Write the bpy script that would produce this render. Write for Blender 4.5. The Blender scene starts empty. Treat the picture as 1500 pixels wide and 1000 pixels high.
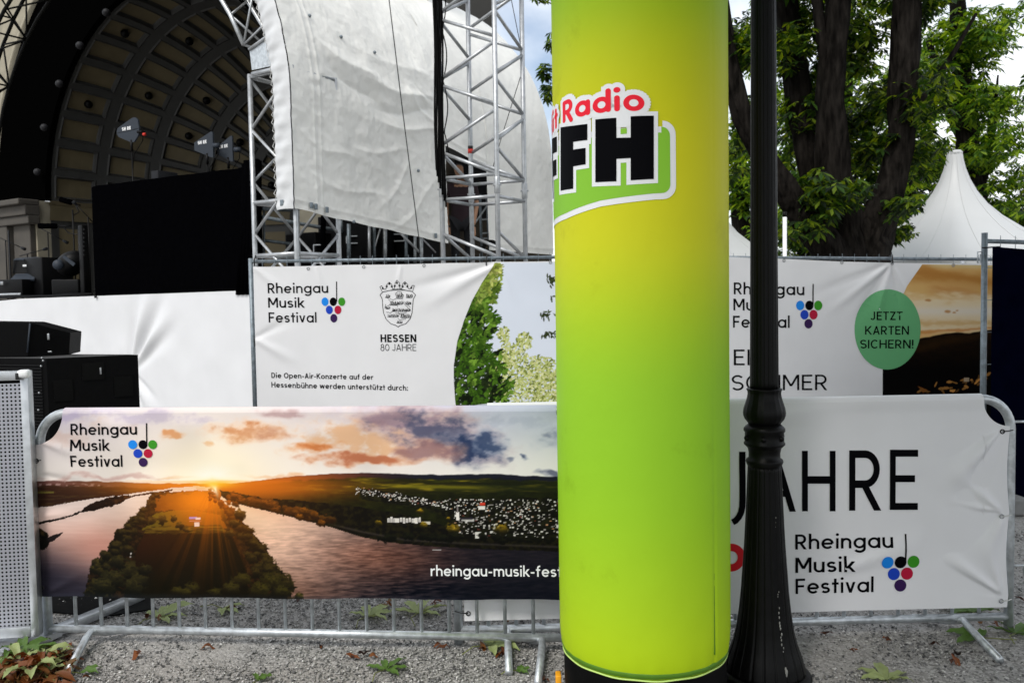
import bpy, bmesh, math, random
import numpy as np
from mathutils import Vector, Matrix
random.seed(7); RNG = np.random.default_rng(7)
R = math.radians
S = bpy.context.scene; COL = S.collection
# ------------------------------------------------------------ camera, sky, sun
CAM = np.array([0.0, 0.0, 1.565]); PITCH, ROLL, FPX = R(2.75), R(0.95), 1250.0
FW = np.array([0, math.cos(PITCH), -math.sin(PITCH)])
UP0 = np.array([0, math.sin(PITCH), math.cos(PITCH)]); RT0 = np.array([1.0, 0, 0])
RT = math.cos(ROLL)*RT0 - math.sin(ROLL)*UP0
UP = math.sin(ROLL)*RT0 + math.cos(ROLL)*UP0
cd = bpy.data.cameras.new('camera'); cd.lens = FPX/1500*36; cd.sensor_width = 36
cd.clip_start = 0.05; cd.clip_end = 2000
cam = bpy.data.objects.new('camera', cd); COL.objects.link(cam)
cam.matrix_world = Matrix(((RT[0], UP[0], -FW[0], CAM[0]), (RT[1], UP[1], -FW[1], CAM[1]),
                           (RT[2], UP[2], -FW[2], CAM[2]), (0, 0, 0, 1)))
S.camera = cam
cd.dof.use_dof = True; cd.dof.focus_distance = 3.75; cd.dof.aperture_fstop = 6.3
SUN_EL, SUN_AZ = R(50), R(-150)          # azimuth from +Y towards +X
to_sun = Vector((math.sin(SUN_AZ)*math.cos(SUN_EL), math.cos(SUN_AZ)*math.cos(SUN_EL), math.sin(SUN_EL)))
sd = bpy.data.lights.new('sun', 'SUN'); sd.energy = 1.5; sd.angle = R(18); sd.color = (1, .96, .9)
sun = bpy.data.objects.new('sun', sd); COL.objects.link(sun)
sun.rotation_euler = to_sun.to_track_quat('Z', 'Y').to_euler()
W = bpy.data.worlds.new('World'); S.world = W; W.use_nodes = True
nt = W.node_tree; nt.nodes.clear()
wo = nt.nodes.new('ShaderNodeOutputWorld'); wb = nt.nodes.new('ShaderNodeBackground')
sk = nt.nodes.new('ShaderNodeTexSky'); sk.sky_type = 'NISHITA'; sk.sun_disc = False
sk.sun_elevation = SUN_EL; sk.sun_rotation = SUN_AZ; sk.air_density = 1.0; sk.dust_density = 1.5
tcw = nt.nodes.new('ShaderNodeTexCoord'); nzw = nt.nodes.new('ShaderNodeTexNoise')
nzw.inputs['Scale'].default_value = 2.6; nzw.inputs['Detail'].default_value = 7; nzw.inputs['Distortion'].default_value = .3; nzw.inputs['Roughness'].default_value = .55
rpw = nt.nodes.new('ShaderNodeValToRGB'); rpw.color_ramp.elements[0].position = .30; rpw.color_ramp.elements[1].position = .56
mxw = nt.nodes.new('ShaderNodeMixRGB'); mxw.inputs[2].default_value = (8.6, 8.9, 9.2, 1)
nt.links.new(tcw.outputs['Generated'], nzw.inputs['Vector']); nt.links.new(nzw.outputs['Fac'], rpw.inputs['Fac'])
nt.links.new(rpw.outputs['Color'], mxw.inputs[0]); nt.links.new(sk.outputs[0], mxw.inputs[1])
nt.links.new(mxw.outputs[0], wb.inputs['Color']); wb.inputs['Strength'].default_value = 0.10
nt.links.new(wb.outputs[0], wo.inputs[0])
S.view_settings.view_transform = 'Standard'; S.view_settings.look = 'None'
S.view_settings.exposure = 0.62; S.view_settings.gamma = 1
try: S.view_settings.use_curve_mapping = False
except Exception: pass
S.cycles.max_bounces = 6; S.cycles.transparent_max_bounces = 8

# ------------------------------------------------------------ pixel helpers (photo pixels -> rays)
def ray(px, py):
    d = FW + RT*((px-750)/FPX) - UP*((py-500)/FPX)
    return d/d[1]
def at(px, py, Y): return CAM + ray(px, py)*Y
def on_ground(px, py, z=0.0):
    d = ray(px, py); return CAM + d*((z-CAM[2])/d[2])
class Plane:                                    # vertical plane through a with horizontal direction to b
    def __init__(s, a, b):
        s.o = np.array([a[0], a[1], 0.0]); e = np.array([b[0]-a[0], b[1]-a[1], 0.0]); s.L = np.linalg.norm(e)
        s.e = e/s.L; s.n = np.array([s.e[1], -s.e[0], 0.0])      # n points to the camera side (-Y)
    def uv(s, px, py, off=0.0):
        d = ray(px, py); o = s.o + s.n*off; t = ((o-CAM)@s.n)/(d@s.n); p = CAM+d*t
        return float((p-s.o)@s.e), float(p[2])
    def pt(s, u, z, off=0.0): return s.o + s.e*u + s.n*off + np.array([0, 0, z])

# ------------------------------------------------------------ numpy noise
def _h(ix, iy, seed):
    n = (ix.astype(np.int64)*374761393 + iy.astype(np.int64)*668265263 + seed*1442695041) & 0x7fffffff
    n = ((n ^ (n >> 13))*1274126177) & 0x7fffffff
    return ((n ^ (n >> 16)) & 0xffff)/65535.0
def vnoise(x, y, seed=0):
    x = np.asarray(x, float); y = np.asarray(y, float)
    ix = np.floor(x); iy = np.floor(y); fx = x-ix; fy = y-iy
    fx = fx*fx*(3-2*fx); fy = fy*fy*(3-2*fy)
    a = _h(ix, iy, seed); b = _h(ix+1, iy, seed); c = _h(ix, iy+1, seed); d = _h(ix+1, iy+1, seed)
    return (a*(1-fx)+b*fx)*(1-fy)+(c*(1-fx)+d*fx)*fy
def fbm(x, y, seed=0, o=5, g=.5):
    s = 0; a = 1; t = 0
    for k in range(o):
        s = s+a*vnoise(x*2**k, y*2**k, seed+k*17); t += a; a *= g
    return s/t
def sst(a, b, x):
    t = np.clip((x-a)/(b-a), 0, 1); return t*t*(3-2*t)
def lin(c):
    c = np.asarray(c, float)/255.0
    return np.where(c <= .04045, c/12.92, ((c+.055)/1.055)**2.4)
def L3(r, g, b): return tuple(float(v) for v in lin((r, g, b)))

# ------------------------------------------------------------ materials
def mat(name, col, rough=.6, metal=0, var=0.0, vscale=8, bump=0, bscale=60, spec=.5, col2=None, detail=4, coat=0, stretch=None, bdist=.01):
    m = bpy.data.materials.new(name); m.use_nodes = True; t = m.node_tree; b = t.nodes['Principled BSDF']
    b.inputs['Base Color'].default_value = (*col, 1); b.inputs['Roughness'].default_value = rough
    b.inputs['Metallic'].default_value = metal; b.inputs['Specular IOR Level'].default_value = spec
    if coat: b.inputs['Coat Weight'].default_value = coat
    tc = t.nodes.new('ShaderNodeTexCoord'); vec = tc.outputs['Object']
    if stretch:
        mp = t.nodes.new('ShaderNodeMapping'); mp.inputs['Scale'].default_value = stretch
        t.links.new(vec, mp.inputs['Vector']); vec = mp.outputs[0]
    if var or col2:
        n = t.nodes.new('ShaderNodeTexNoise'); n.inputs['Scale'].default_value = vscale; n.inputs['Detail'].default_value = detail
        t.links.new(vec, n.inputs['Vector'])
        rp = t.nodes.new('ShaderNodeValToRGB'); e = rp.color_ramp.elements; e[0].position = .32; e[1].position = .68
        c2 = col2 or tuple(min(1, c*(1+var)) for c in col); c1 = col if col2 else tuple(c*(1-var) for c in col)
        e[0].color = (*c1, 1); e[1].color = (*c2, 1)
        t.links.new(n.outputs['Fac'], rp.inputs['Fac']); t.links.new(rp.outputs[0], b.inputs['Base Color'])
        mr = t.nodes.new('ShaderNodeMapRange'); mr.inputs[3].default_value = max(0, rough-.12); mr.inputs[4].default_value = min(1, rough+.12)
        t.links.new(n.outputs['Fac'], mr.inputs[0]); t.links.new(mr.outputs[0], b.inputs['Roughness'])
    if bump:
        n2 = t.nodes.new('ShaderNodeTexNoise'); n2.inputs['Scale'].default_value = bscale; n2.inputs['Detail'].default_value = 5
        t.links.new(vec, n2.inputs['Vector']); bp = t.nodes.new('ShaderNodeBump')
        bp.inputs['Strength'].default_value = bump; bp.inputs['Distance'].default_value = bdist
        t.links.new(n2.outputs['Fac'], bp.inputs['Height']); t.links.new(bp.outputs[0], b.inputs['Normal'])
    return m
def mat_print(name, rough=.45):                 # a printed photograph: colour comes from the mesh's colour attribute
    m = bpy.data.materials.new(name); m.use_nodes = True; t = m.node_tree; b = t.nodes['Principled BSDF']
    a = t.nodes.new('ShaderNodeAttribute'); a.attribute_name = 'print'; t.links.new(a.outputs['Color'], b.inputs['Base Color'])
    b.inputs['Roughness'].default_value = rough; b.inputs['Specular IOR Level'].default_value = .08
    return m
def mat_leaf(name, cols, trans=.35, rough=.5):
    m = bpy.data.materials.new(name); m.use_nodes = True; t = m.node_tree; b = t.nodes['Principled BSDF']
    g = t.nodes.new('ShaderNodeNewGeometry'); rp = t.nodes.new('ShaderNodeValToRGB'); e = rp.color_ramp.elements
    while len(e) < len(cols): e.new(.5)
    for k, c in enumerate(cols): e[k].position = k/(len(cols)-1); e[k].color = (*c, 1)
    t.links.new(g.outputs['Random Per Island'], rp.inputs['Fac']); t.links.new(rp.outputs[0], b.inputs['Base Color'])
    b.inputs['Roughness'].default_value = rough; b.inputs['Specular IOR Level'].default_value = .35
    tr = t.nodes.new('ShaderNodeBsdfTranslucent'); hs = t.nodes.new('ShaderNodeHueSaturation')
    hs.inputs['Hue'].default_value = .478; hs.inputs['Value'].default_value = 2.4; hs.inputs['Saturation'].default_value = 1.05
    t.links.new(rp.outputs[0], hs.inputs['Color']); t.links.new(hs.outputs[0], tr.inputs['Color'])
    mx = t.nodes.new('ShaderNodeMixShader'); mx.inputs[0].default_value = trans
    t.links.new(b.outputs[0], mx.inputs[1]); t.links.new(tr.outputs[0], mx.inputs[2])
    t.links.new(mx.outputs[0], t.nodes['Material Output'].inputs['Surface'])
    return m
M = dict(
    galv=mat('galvanised steel', (.50, .53, .55), .38, .65, .22, 30, .12, 200),
    galv_dark=mat('weathered zinc tube', (.20, .235, .26), .5, .6, .25, 30, .1, 200),
    alu=mat('aluminium', (.50, .52, .54), .38, .8, .12, 25, .05, 150),
    truss=mat('aluminium truss', (.45, .465, .48), .38, .6, .15, 14, .06, 120),
    truss_shaded=mat('truss in painted shade', (.006, .006, .0055), .6, spec=.1),  # same aluminium, its backlit shade put into the colour
    vinyl=mat('white banner vinyl', (.74, .74, .755), .42, 0, .025, 3, .03, 900, spec=.4),
    ink=mat('black print', (.002, .002, .003), .5, spec=.03),
    white_ink=mat('white print', (.80, .81, .82), .45, spec=.3),
    black_cloth=mat('black molton', (.0012, .0012, .0016), .95, 0, .2, 20, .1, 300, spec=0),
    navy_cloth=mat('navy cloth', (.0012, .0015, .008), .9, 0, .2, 8, .1, 300, spec=.0),
    black_wood=mat('black textured paint', (.0022, .0022, .0024), .6, 0, .2, 40, .12, 500, spec=.06),
    black_plastic=mat('black plastic', (.003, .003, .0034), .45, spec=.15),
    black_rubber=mat('black nylon', (.0025, .0025, .0025), .6, 0, .2, 12, .1, 120, spec=.06),
    iron=mat('black cast iron paint', (.0022, .0022, .0023), .42, 0, .25, 35, .10, 120, spec=.14),
    chip=mat('flaked paint', (.22, .22, .21), .8, 0, .2, 40),
    skirt=mat('white stage cloth', (.66, .665, .68), .6, 0, .02, 3, .03, 500),
    tarp=mat('grey white tarpaulin', (.82, .81, .765), .5, 0, .07, 1.6, .5, 7, spec=.35, detail=8),
    tarp_hem=mat('white tarpaulin hem', (.60, .61, .62), .45, 0, .05, 4, .35, 16),
    tent=mat('white tent cloth', (.47, .48, .48), .5, 0, .02, 2, .03, 90),
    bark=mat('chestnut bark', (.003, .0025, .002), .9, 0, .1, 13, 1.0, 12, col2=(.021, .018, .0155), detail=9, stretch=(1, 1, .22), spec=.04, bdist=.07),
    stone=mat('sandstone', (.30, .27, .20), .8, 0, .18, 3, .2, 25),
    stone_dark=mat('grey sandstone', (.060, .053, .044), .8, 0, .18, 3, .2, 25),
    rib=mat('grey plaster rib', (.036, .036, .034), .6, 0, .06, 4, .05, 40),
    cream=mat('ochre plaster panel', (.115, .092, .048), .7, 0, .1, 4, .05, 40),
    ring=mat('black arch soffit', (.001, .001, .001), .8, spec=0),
    bulb=mat('frosted bulb', (.018, .018, .02), .5, spec=.15),
    lampdark=mat('dark globe lamp', (.002, .002, .002), .4, spec=.1),
    floor_black=mat('black stage floor', (.003, .003, .003), .7, spec=.05),
    paddle=mat('slate grey antenna board', (.034, .042, .055), .5, spec=.2),
    dkbox=mat('charcoal case', (.018, .019, .022), .6, spec=.1),
    red=mat('red tape', (.62, .03, .015), .5),
    brown=mat('backstage brown wall', (.05, .038, .025), .9, 0, .6, 2.5, .3, 12),
    skin=mat('skin', (.30, .155, .085), .55, 0, .06, 12),
    maroon=mat('maroon cotton', (.016, .005, .008), .9, 0, .15, 15, .1, 120),
    trousers=mat('dark trousers', (.008, .008, .010), .9),
    hair=mat('dark hair', (.010, .007, .005), .7),
    concrete=mat('concrete foot', (.22, .22, .215), .85, 0, .15, 15, .3, 60),
    zip=mat('black cable tie', (.005, .005, .005), .5),
    zip_white=mat('white cable tie', (.6, .6, .58), .5),
    eyelet=mat('steel eyelet', (.35, .36, .37), .35, .8),
    print=mat_print('printed photograph'),
    blue1=mat('sky blue print', L3(10, 130, 225), .45, spec=.3), blue2=mat('royal blue print', L3(8, 60, 180), .45, spec=.3),
    green=mat('green print', L3(50, 140, 20), .45, spec=.3), redp=mat('crimson print', L3(175, 0, 50), .45, spec=.3),
    purple=mat('violet print', L3(44, 6, 72), .45, spec=.3), sage=mat('sage green print', L3(100, 170, 116), .45, spec=.3),
    bred=mat('bright red print', L3(205, 12, 30), .45, spec=.3), hred=mat('signal red print', L3(235, 0, 40), .5, spec=.3),
    plate=mat('leaf green print', L3(132, 192, 45), .5, spec=.3),
    yellow=mat('yellow webbing', L3(235, 160, 10), .6),
    leaf_tree=mat_leaf('chestnut foliage', [L3(8, 20, 4), L3(22, 46, 8), L3(46, 78, 14), L3(112, 132, 30)], .42),
    leaf_tree2=mat_leaf('light foliage', [L3(16, 38, 6), L3(52, 90, 14), L3(124, 150, 40)], .45),
    leaf_green=mat_leaf('fallen green leaf', [L3(52, 84, 28), L3(88, 116, 50)], .10),
    leaf_pale=mat_leaf('wilted pale leaf', [L3(120, 135, 85), L3(150, 160, 105)], .10),
    leaf_brown=mat_leaf('dry brown leaf', [L3(36, 20, 10), L3(72, 38, 16), L3(118, 66, 26), L3(96, 76, 42)], .12),
    stem=mat('leaf stalk', L3(110, 115, 60), .6),
)
# gravel ground
def mat_gravel():
    m = bpy.data.materials.new('gravel bed'); m.use_nodes = True; t = m.node_tree; b = t.nodes['Principled BSDF']
    tc = t.nodes.new('ShaderNodeTexCoord'); v = t.nodes.new('ShaderNodeTexVoronoi'); v.inputs['Scale'].default_value = 95
    t.links.new(tc.outputs['Object'], v.inputs['Vector'])
    n = t.nodes.new('ShaderNodeTexNoise'); n.inputs['Scale'].default_value = 1.6; n.inputs['Detail'].default_value = 6
    t.links.new(tc.outputs['Object'], n.inputs['Vector'])
    bw = t.nodes.new('ShaderNodeRGBToBW'); t.links.new(v.outputs['Color'], bw.inputs[0])
    rp = t.nodes.new('ShaderNodeValToRGB'); e = rp.color_ramp.elements
    e[0].position = .15; e[0].color = (.14, .135, .128, 1); e[1].position = .85; e[1].color = (.42, .41, .395, 1)
    t.links.new(bw.outputs[0], rp.inputs['Fac'])
    r2 = t.nodes.new('ShaderNodeValToRGB'); e = r2.color_ramp.elements
    e[0].position = .40; e[0].color = (0, 0, 0, 1); e[1].position = .62; e[1].color = (1, 1, 1, 1)
    t.links.new(n.outputs['Fac'], r2.inputs['Fac'])
    mx = t.nodes.new('ShaderNodeMixRGB'); mx.inputs[2].default_value = (.34, .322, .30, 1)
    mf = t.nodes.new('ShaderNodeMath'); mf.operation = 'MULTIPLY'; mf.inputs[1].default_value = .65
    t.links.new(r2.outputs[0], mf.inputs[0]); t.links.new(mf.outputs[0], mx.inputs[0]); t.links.new(rp.outputs[0], mx.inputs[1])
    t.links.new(mx.outputs[0], b.inputs['Base Color']); b.inputs['Roughness'].default_value = .85
    bp = t.nodes.new('ShaderNodeBump'); bp.inputs['Strength'].default_value = .8; bp.inputs['Distance'].default_value = .006
    t.links.new(v.outputs['Distance'], bp.inputs['Height']); bp.invert = True; t.links.new(bp.outputs[0], b.inputs['Normal'])
    return m
M['gravel'] = mat_gravel()
M['pebble'] = mat_leaf('pebbles', [(.035, .035, .036), (.14, .14, .138), (.25, .245, .235), (.33, .32, .305), (.60, .59, .57)], 0.0, .75)

# ------------------------------------------------------------ mesh builder and object helpers
BASE = {}
class MB:
    def __init__(s): s.v = []; s.f = []
    def add(s, vs, fs):
        o = len(s.v); s.v.extend([tuple(map(float, p)) for p in vs]); s.f.extend([tuple(i+o for i in f) for f in fs]); return s
    def box(s, c, size, ax=None, bev=0.0):
        c = np.array(c, float); h = np.array(size, float)/2
        ax = np.eye(3) if ax is None else np.array(ax, float)
        if bev <= 0:
            P = [c+ax.T@(np.array([x, y, z])*h) for z in (-1, 1) for y in (-1, 1) for x in (-1, 1)]
            return s.add(P, [(0, 2, 3, 1), (4, 5, 7, 6), (0, 1, 5, 4), (2, 6, 7, 3), (0, 4, 6, 2), (1, 3, 7, 5)])
        b = bmesh.new(); bmesh.ops.create_cube(b, size=1)
        for v in b.verts: v.co = Vector((v.co.x*size[0], v.co.y*size[1], v.co.z*size[2]))
        bmesh.ops.bevel(b, geom=b.edges[:], offset=bev, segments=2, affect='EDGES', profile=.5)
        b.verts.index_update(); P = [c+ax.T@np.array(v.co) for v in b.verts]; F = [tuple(v.index for v in f.verts) for f in b.faces]
        b.free(); return s.add(P, F)
    def tube(s, pts, r, seg=10, cap=True, closed=False):
        P = [np.array(p, float) for p in pts]; n = len(P); rr = r if isinstance(r, (list, tuple, np.ndarray)) else [r]*n
        nrm = None; vs = []; fs = []
        for i in range(n):
            t = P[(i+1) % n]-P[i-1] if closed else P[min(i+1, n-1)]-P[max(i-1, 0)]
            t = t/(np.linalg.norm(t)+1e-12)
            if nrm is None:
                a = np.array([0, 0, 1.0]) if abs(t[2]) < .9 else np.array([1.0, 0, 0]); nrm = np.cross(t, a)
            nrm = nrm-t*(nrm@t); nrm = nrm/(np.linalg.norm(nrm)+1e-12); bn = np.cross(t, nrm)
            for k in range(seg):
                a = 2*math.pi*k/seg; vs.append(P[i]+rr[i]*(math.cos(a)*nrm+math.sin(a)*bn))
        m = n if closed else n-1
        for i in range(m):
            j = (i+1) % n
            for k in range(seg):
                k2 = (k+1) % seg; fs.append((i*seg+k, i*seg+k2, j*seg+k2, j*seg+k))
        if cap and not closed:
            fs.append(tuple(range(seg-1, -1, -1))); fs.append(tuple((n-1)*seg+k for k in range(seg)))
        return s.add(vs, fs)
    def lathe(s, c, prof, seg=48, flute=None, a0=0, a1=2*math.pi):
        c = np.array(c, float); n = len(prof); vs = []; fs = []
        for (r, z) in prof:
            for k in range(seg):
                a = a0+(a1-a0)*k/seg; q = r*(1+(flute(a, z) if flute else 0)); vs.append(c+np.array([q*math.cos(a), q*math.sin(a), z]))
        for i in range(n-1):
            for k in range(seg):
                k2 = (k+1) % seg; fs.append((i*seg+k, i*seg+k2, (i+1)*seg+k2, (i+1)*seg+k))
        fs.append(tuple(range(seg-1, -1, -1))); fs.append(tuple((n-1)*seg+k for k in range(seg)))
        return s.add(vs, fs)
    def sphere(s, c, r, seg=14, rings=9, sc=(1, 1, 1)):
        prof = [(max(1e-4, math.sin(math.pi*i/rings))*r, -math.cos(math.pi*i/rings)*r*sc[2]) for i in range(rings+1)]
        return s.lathe(c, prof, seg)
    def grid(s, P, flip=False):                 # P: (rows, cols, 3)
        r, c = P.shape[:2]; I = np.arange(r*c).reshape(r, c)
        q = np.stack([I[:-1, :-1], I[:-1, 1:], I[1:, 1:], I[1:, :-1]], -1).reshape(-1, 4)
        if flip: q = q[:, ::-1]
        return s.add(P.reshape(-1, 3), q.tolist())
    def build(s, name, m, parent=None, smooth=True, loc=None, cols=None):
        base = BASE.get(parent.name, np.zeros(3)) if parent else (np.zeros(3) if loc is None else np.array(loc, float))
        V = np.array(s.v, float)-base; me = bpy.data.meshes.new(name); me.from_pydata(V.tolist(), [], s.f)
        if smooth: me.polygons.foreach_set('use_smooth', [True]*len(me.polygons))
        ms = m if isinstance(m, (list, tuple)) else [m]
        for q in ms: me.materials.append(M[q] if isinstance(q, str) else q)
        if cols is not None:
            a = me.color_attributes.new('print', 'FLOAT_COLOR', 'POINT'); C4 = np.ones((len(V), 4), np.float32); C4[:, :3] = cols
            a.data.foreach_set('color', C4.ravel())
        me.update(); o = bpy.data.objects.new(name, me); COL.objects.link(o)
        if parent: o.parent = parent
        else: o.location = base
        BASE[o.name] = base
        return o
def sharp(o, ang=35):
    me = o.data; me.update()
    bm = bmesh.new(); bm.from_mesh(me)
    for e in bm.edges:
        if len(e.link_faces) == 2 and e.calc_face_angle(0) > R(ang): e.smooth = False
    bm.to_mesh(me); bm.free(); return o
def tag(o, label, cat, group=None, kind=None):
    if label: o['label'] = label
    if cat: o['category'] = cat
    if group: o['group'] = group
    if kind: o['kind'] = kind
    return o
def thing(name, loc, label, cat, group=None):
    o = bpy.data.objects.new(name, None); COL.objects.link(o); o.empty_display_size = .1
    o.location = [float(x) for x in loc]; BASE[o.name] = np.array(loc, float); return tag(o, label, cat, group)
def struct(o): o['kind'] = 'structure'; return o
def copy_tree(o, parent=None):
    c = o.copy(); COL.objects.link(c)
    if parent: c.parent = parent
    BASE[c.name] = BASE[o.name]
    for ch in list(o.children): copy_tree(ch, c)
    return c
def axes(e): e = np.array(e, float); e = e/np.linalg.norm(e); return np.array([e, [-e[1], e[0], 0], [0, 0, 1]])

# ------------------------------------------------------------ stroke lettering
def arc(cx, cy, rx, ry, a0, a1, n=14): return [(cx+rx*math.cos(R(a0+(a1-a0)*i/n)), cy+ry*math.sin(R(a0+(a1-a0)*i/n))) for i in range(n+1)]
def ribbon(p, w, closed=False, rnd=False):
    p = [np.array(q, float) for q in p]; h = w/2; n = len(p); Lf = []; Rt = []
    for i in range(n):
        if closed: a = p[i]-p[i-1]; b = p[(i+1) % n]-p[i]
        else: a = p[i]-p[i-1] if i else p[1]-p[0]; b = p[i+1]-p[i] if i < n-1 else p[-1]-p[-2]
        a = a/(np.linalg.norm(a)+1e-12); b = b/(np.linalg.norm(b)+1e-12); t = a+b; t = t/(np.linalg.norm(t)+1e-12)
        nn = np.array([-t[1], t[0]]); k = h/max(.45, nn@np.array([-a[1], a[0]])); Lf.append(p[i]+nn*k); Rt.append(p[i]-nn*k)
    out = []
    for i in range(n if closed else n-1):
        j = (i+1) % n; out.append([Rt[i], Rt[j], Lf[j], Lf[i]])
    res = [out]
    if rnd and not closed:
        for q in (p[0], p[-1]): res.append([[np.array(z) for z in arc(q[0], q[1], h, h, 0, 360, 18)[:-1]]])
    return res
def diag(x0, y0, x1, y1, w):
    dx, dy = x1-x0, y1-y0; hw = w/2*math.hypot(dx, dy)/abs(dy)
    return [[[np.array((x0-hw, y0)), np.array((x0+hw, y0)), np.array((x1+hw, y1)), np.array((x1-hw, y1))]]]
def disc(cx, cy, rx, ry=None, n=28): return [[[np.array(q) for q in arc(cx, cy, rx, ry or rx, 0, 360, n)[:-1]]]]
XH = .70
def glyph(ch, w, rnd=False):
    """pieces and outer width; every piece is a list of convex polygons"""
    h = w/2; X = XH; o = []
    def st(*p): o.extend(ribbon(p, w, rnd=rnd)) if not rnd else o.extend(ribbon(p, w, rnd=True))
    def ln(p): o.extend(ribbon(p, w, rnd=rnd))
    def cl(p): o.extend(ribbon(p[:-1], w, closed=True))
    def dg(*a): o.extend(diag(*a, w)) if not rnd else o.extend(ribbon([(a[0], a[1]), (a[2], a[3])], w, rnd=True))
    e = h if rnd else 0                          # round caps stick out, so strokes are shortened by e
    asc = 1.04
    def bowl(W): cl(arc(W/2, X/2, W/2-h, X/2-h+.008, 0, 360, 30))
    if ch == 'o': bowl(.72); return o, .72
    if ch in 'agdqbp':
        Wd = .70; cl(arc(Wd/2, X/2, Wd/2-h, X/2-h+.008, 0, 360, 30))
        if ch == 'a': st((Wd-h, e), (Wd-h, X-e))
        if ch == 'd': st((Wd-h, e), (Wd-h, asc-e))
        if ch == 'b': st((h, e), (h, asc-e))
        if ch == 'p': st((h, -.28), (h, X))
        if ch == 'q': st((Wd-h, -.28), (Wd-h, X))
        if ch == 'g': ln([(Wd-h, X-e), (Wd-h, 0)]+arc(Wd/2, .0, Wd/2-h, .30-h, 0, -150, 16)[1:])
        return o, Wd
    if ch == 'e':
        Wd = .70; ln([(h*.8, X/2), (Wd-h*1.0, X/2)]); ln(arc(Wd/2, X/2, Wd/2-h, X/2-h+.008, 0, 318, 26)); return o, Wd
    if ch == 'c': ln(arc(.35, X/2, .35-h, X/2-h+.008, 42, 318, 22)); return o, .62
    if ch in 'hn':
        Wd = .60; st((h, e), (h, (asc if ch == 'h' else X)-e)); r = Wd/2-h
        ln([(h, X-r-h)]+arc(Wd/2, X-r-h+.008, r, r, 180, 0, 14)[1:]+[(Wd-h, e)]); return o, Wd
    if ch == 'm':
        Wd = .98; st((h, e), (h, X-e)); r = (Wd-w)/4
        for k in (0, 1):
            c = h+r+2*r*k; ln([(c-r, X-r-h)]+arc(c, X-r-h+.008, r, r, 180, 0, 14)[1:]+[(c+r, e)])
        return o, Wd
    if ch in 'uü':
        Wd = .60; r = Wd/2-h; ln([(h, X-e), (h, r+h)]+arc(Wd/2, r+h-.008, r, r, 180, 360, 14)[1:]); st((Wd-h, e), (Wd-h, X-e))
        if ch == 'ü':
            for x in (.17, .43): o.extend(disc(x, .93, w*.58))
        return o, Wd
    if ch == 'r':
        st((h, e), (h, X-e)); ln(arc(.36, X-.30-h+.008, .36-h, .30, 172, 78, 10)); return o, .40
    if ch == 'i': st((h*1.15, e), (h*1.15, X-e)); o.extend(disc(h*1.15, .94, w*.62)); return o, w*1.15
    if ch == 'l': st((h, e), (h, asc-e)); return o, w
    if ch == 't': st((.20, e), (.20, .95-e)); st((e, X-h), (.40-e, X-h)); return o, .40
    if ch == 'f':
        ln([(.18, e), (.18, .82)]+arc(.18+.2, .82, .2, asc-h-.82, 180, 85, 8)[1:]); st((e, X-h), (.40-e, X-h)); return o, .42
    if ch == 'k': st((h, e), (h, asc-e)); dg(.50, X, .06+h, .26, ); dg(.18+h, .36, .54, 0); return o, .57
    if ch == 'v': dg(h, X, .29, 0); dg(.58-h, X, .29, 0); return o, .58
    if ch == 'w':
        for a, b in ((h, .24), (.45, .24), (.45, .66), (.9-h, .66)): dg(a, X, b, 0)
        return o, .90
    if ch == 'z': st((0, X-h), (.52, X-h)); st((0, h), (.52, h)); dg(.06, h*1.2, .46, X-h*1.2); return o, .52
    if ch in 'sS':
        H = X if ch == 's' else 1.0; Wd = .52 if ch == 's' else .64; ry = (H-2*h)/4; rx = Wd/2-h
        ln(arc(Wd/2, h+3*ry, rx, ry, 28, 270, 18)+arc(Wd/2, h+ry, rx*1.04, ry, 90, -152, 18)[1:]); return o, Wd
    if ch == 'R':
        Wd = .62; st((h, e), (h, 1-e)); ry = .28-h/2
        ln([(h, 1-h), (Wd-.30, 1-h)]+arc(Wd-.30, 1-h-ry, .30-h, ry, 90, -90, 14)[1:]+[(h, 1-h-2*ry)])
        dg(.30, 1-h-2*ry, Wd-h+.02, 0); return o, Wd+.03
    if ch == 'M':
        Wd = .88; st((h, e), (h, 1-e)); st((Wd-h, e), (Wd-h, 1-e)); dg(h*1.3, 1, Wd/2, .26); dg(Wd-h*1.3, 1, Wd/2, .26); return o, Wd
    if ch == 'F': st((h, e), (h, 1-e)); st((h, 1-h), (.56-e, 1-h)); st((h, .50), (.50-e, .50)); return o, .57
    if ch == 'E': st((h, e), (h, 1-e)); st((h, 1-h), (.56-e, 1-h)); st((h, .52), (.50-e, .52)); st((h, h), (.56-e, h)); return o, .57
    if ch == 'H': st((h, e), (h, 1-e)); st((.72-h, e), (.72-h, 1-e)); st((h, .52), (.72-h, .52)); return o, .72
    if ch == 'N': st((h, e), (h, 1-e)); st((.74-h, e), (.74-h, 1-e)); dg(h*1.2, 1, .74-h*1.2, 0); return o, .74
    if ch == 'A': dg(h*1.1, 0, .37, 1); dg(.74-h*1.1, 0, .37, 1); st((.17, .30), (.57, .30)); return o, .74
    if ch == 'K': st((h, e), (h, 1-e)); dg(.60, 1, h+.05, .40); dg(.24, .55, .64, 0); return o, .68
    if ch == 'T': st((.30, e), (.30, 1-h)); st((e, 1-h), (.60-e, 1-h)); return o, .60
    if ch == 'Z': st((0, 1-h), (.58, 1-h)); st((0, h), (.58, h)); dg(.08, h*1.2, .50, 1-h*1.2); return o, .58
    if ch == 'I': st((h, e), (h, 1-e)); return o, w
    if ch == 'J': ln([(.42-h, 1-e), (.42-h, .28)]+arc(.22-h/2, .28, .20-h/2, .28-h, 0, -165, 12)[1:]); return o, .44
    if ch == 'C': ln(arc(.40, .5, .40-h, .5-h+.008, 45, 315, 26)); return o, .74
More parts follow.
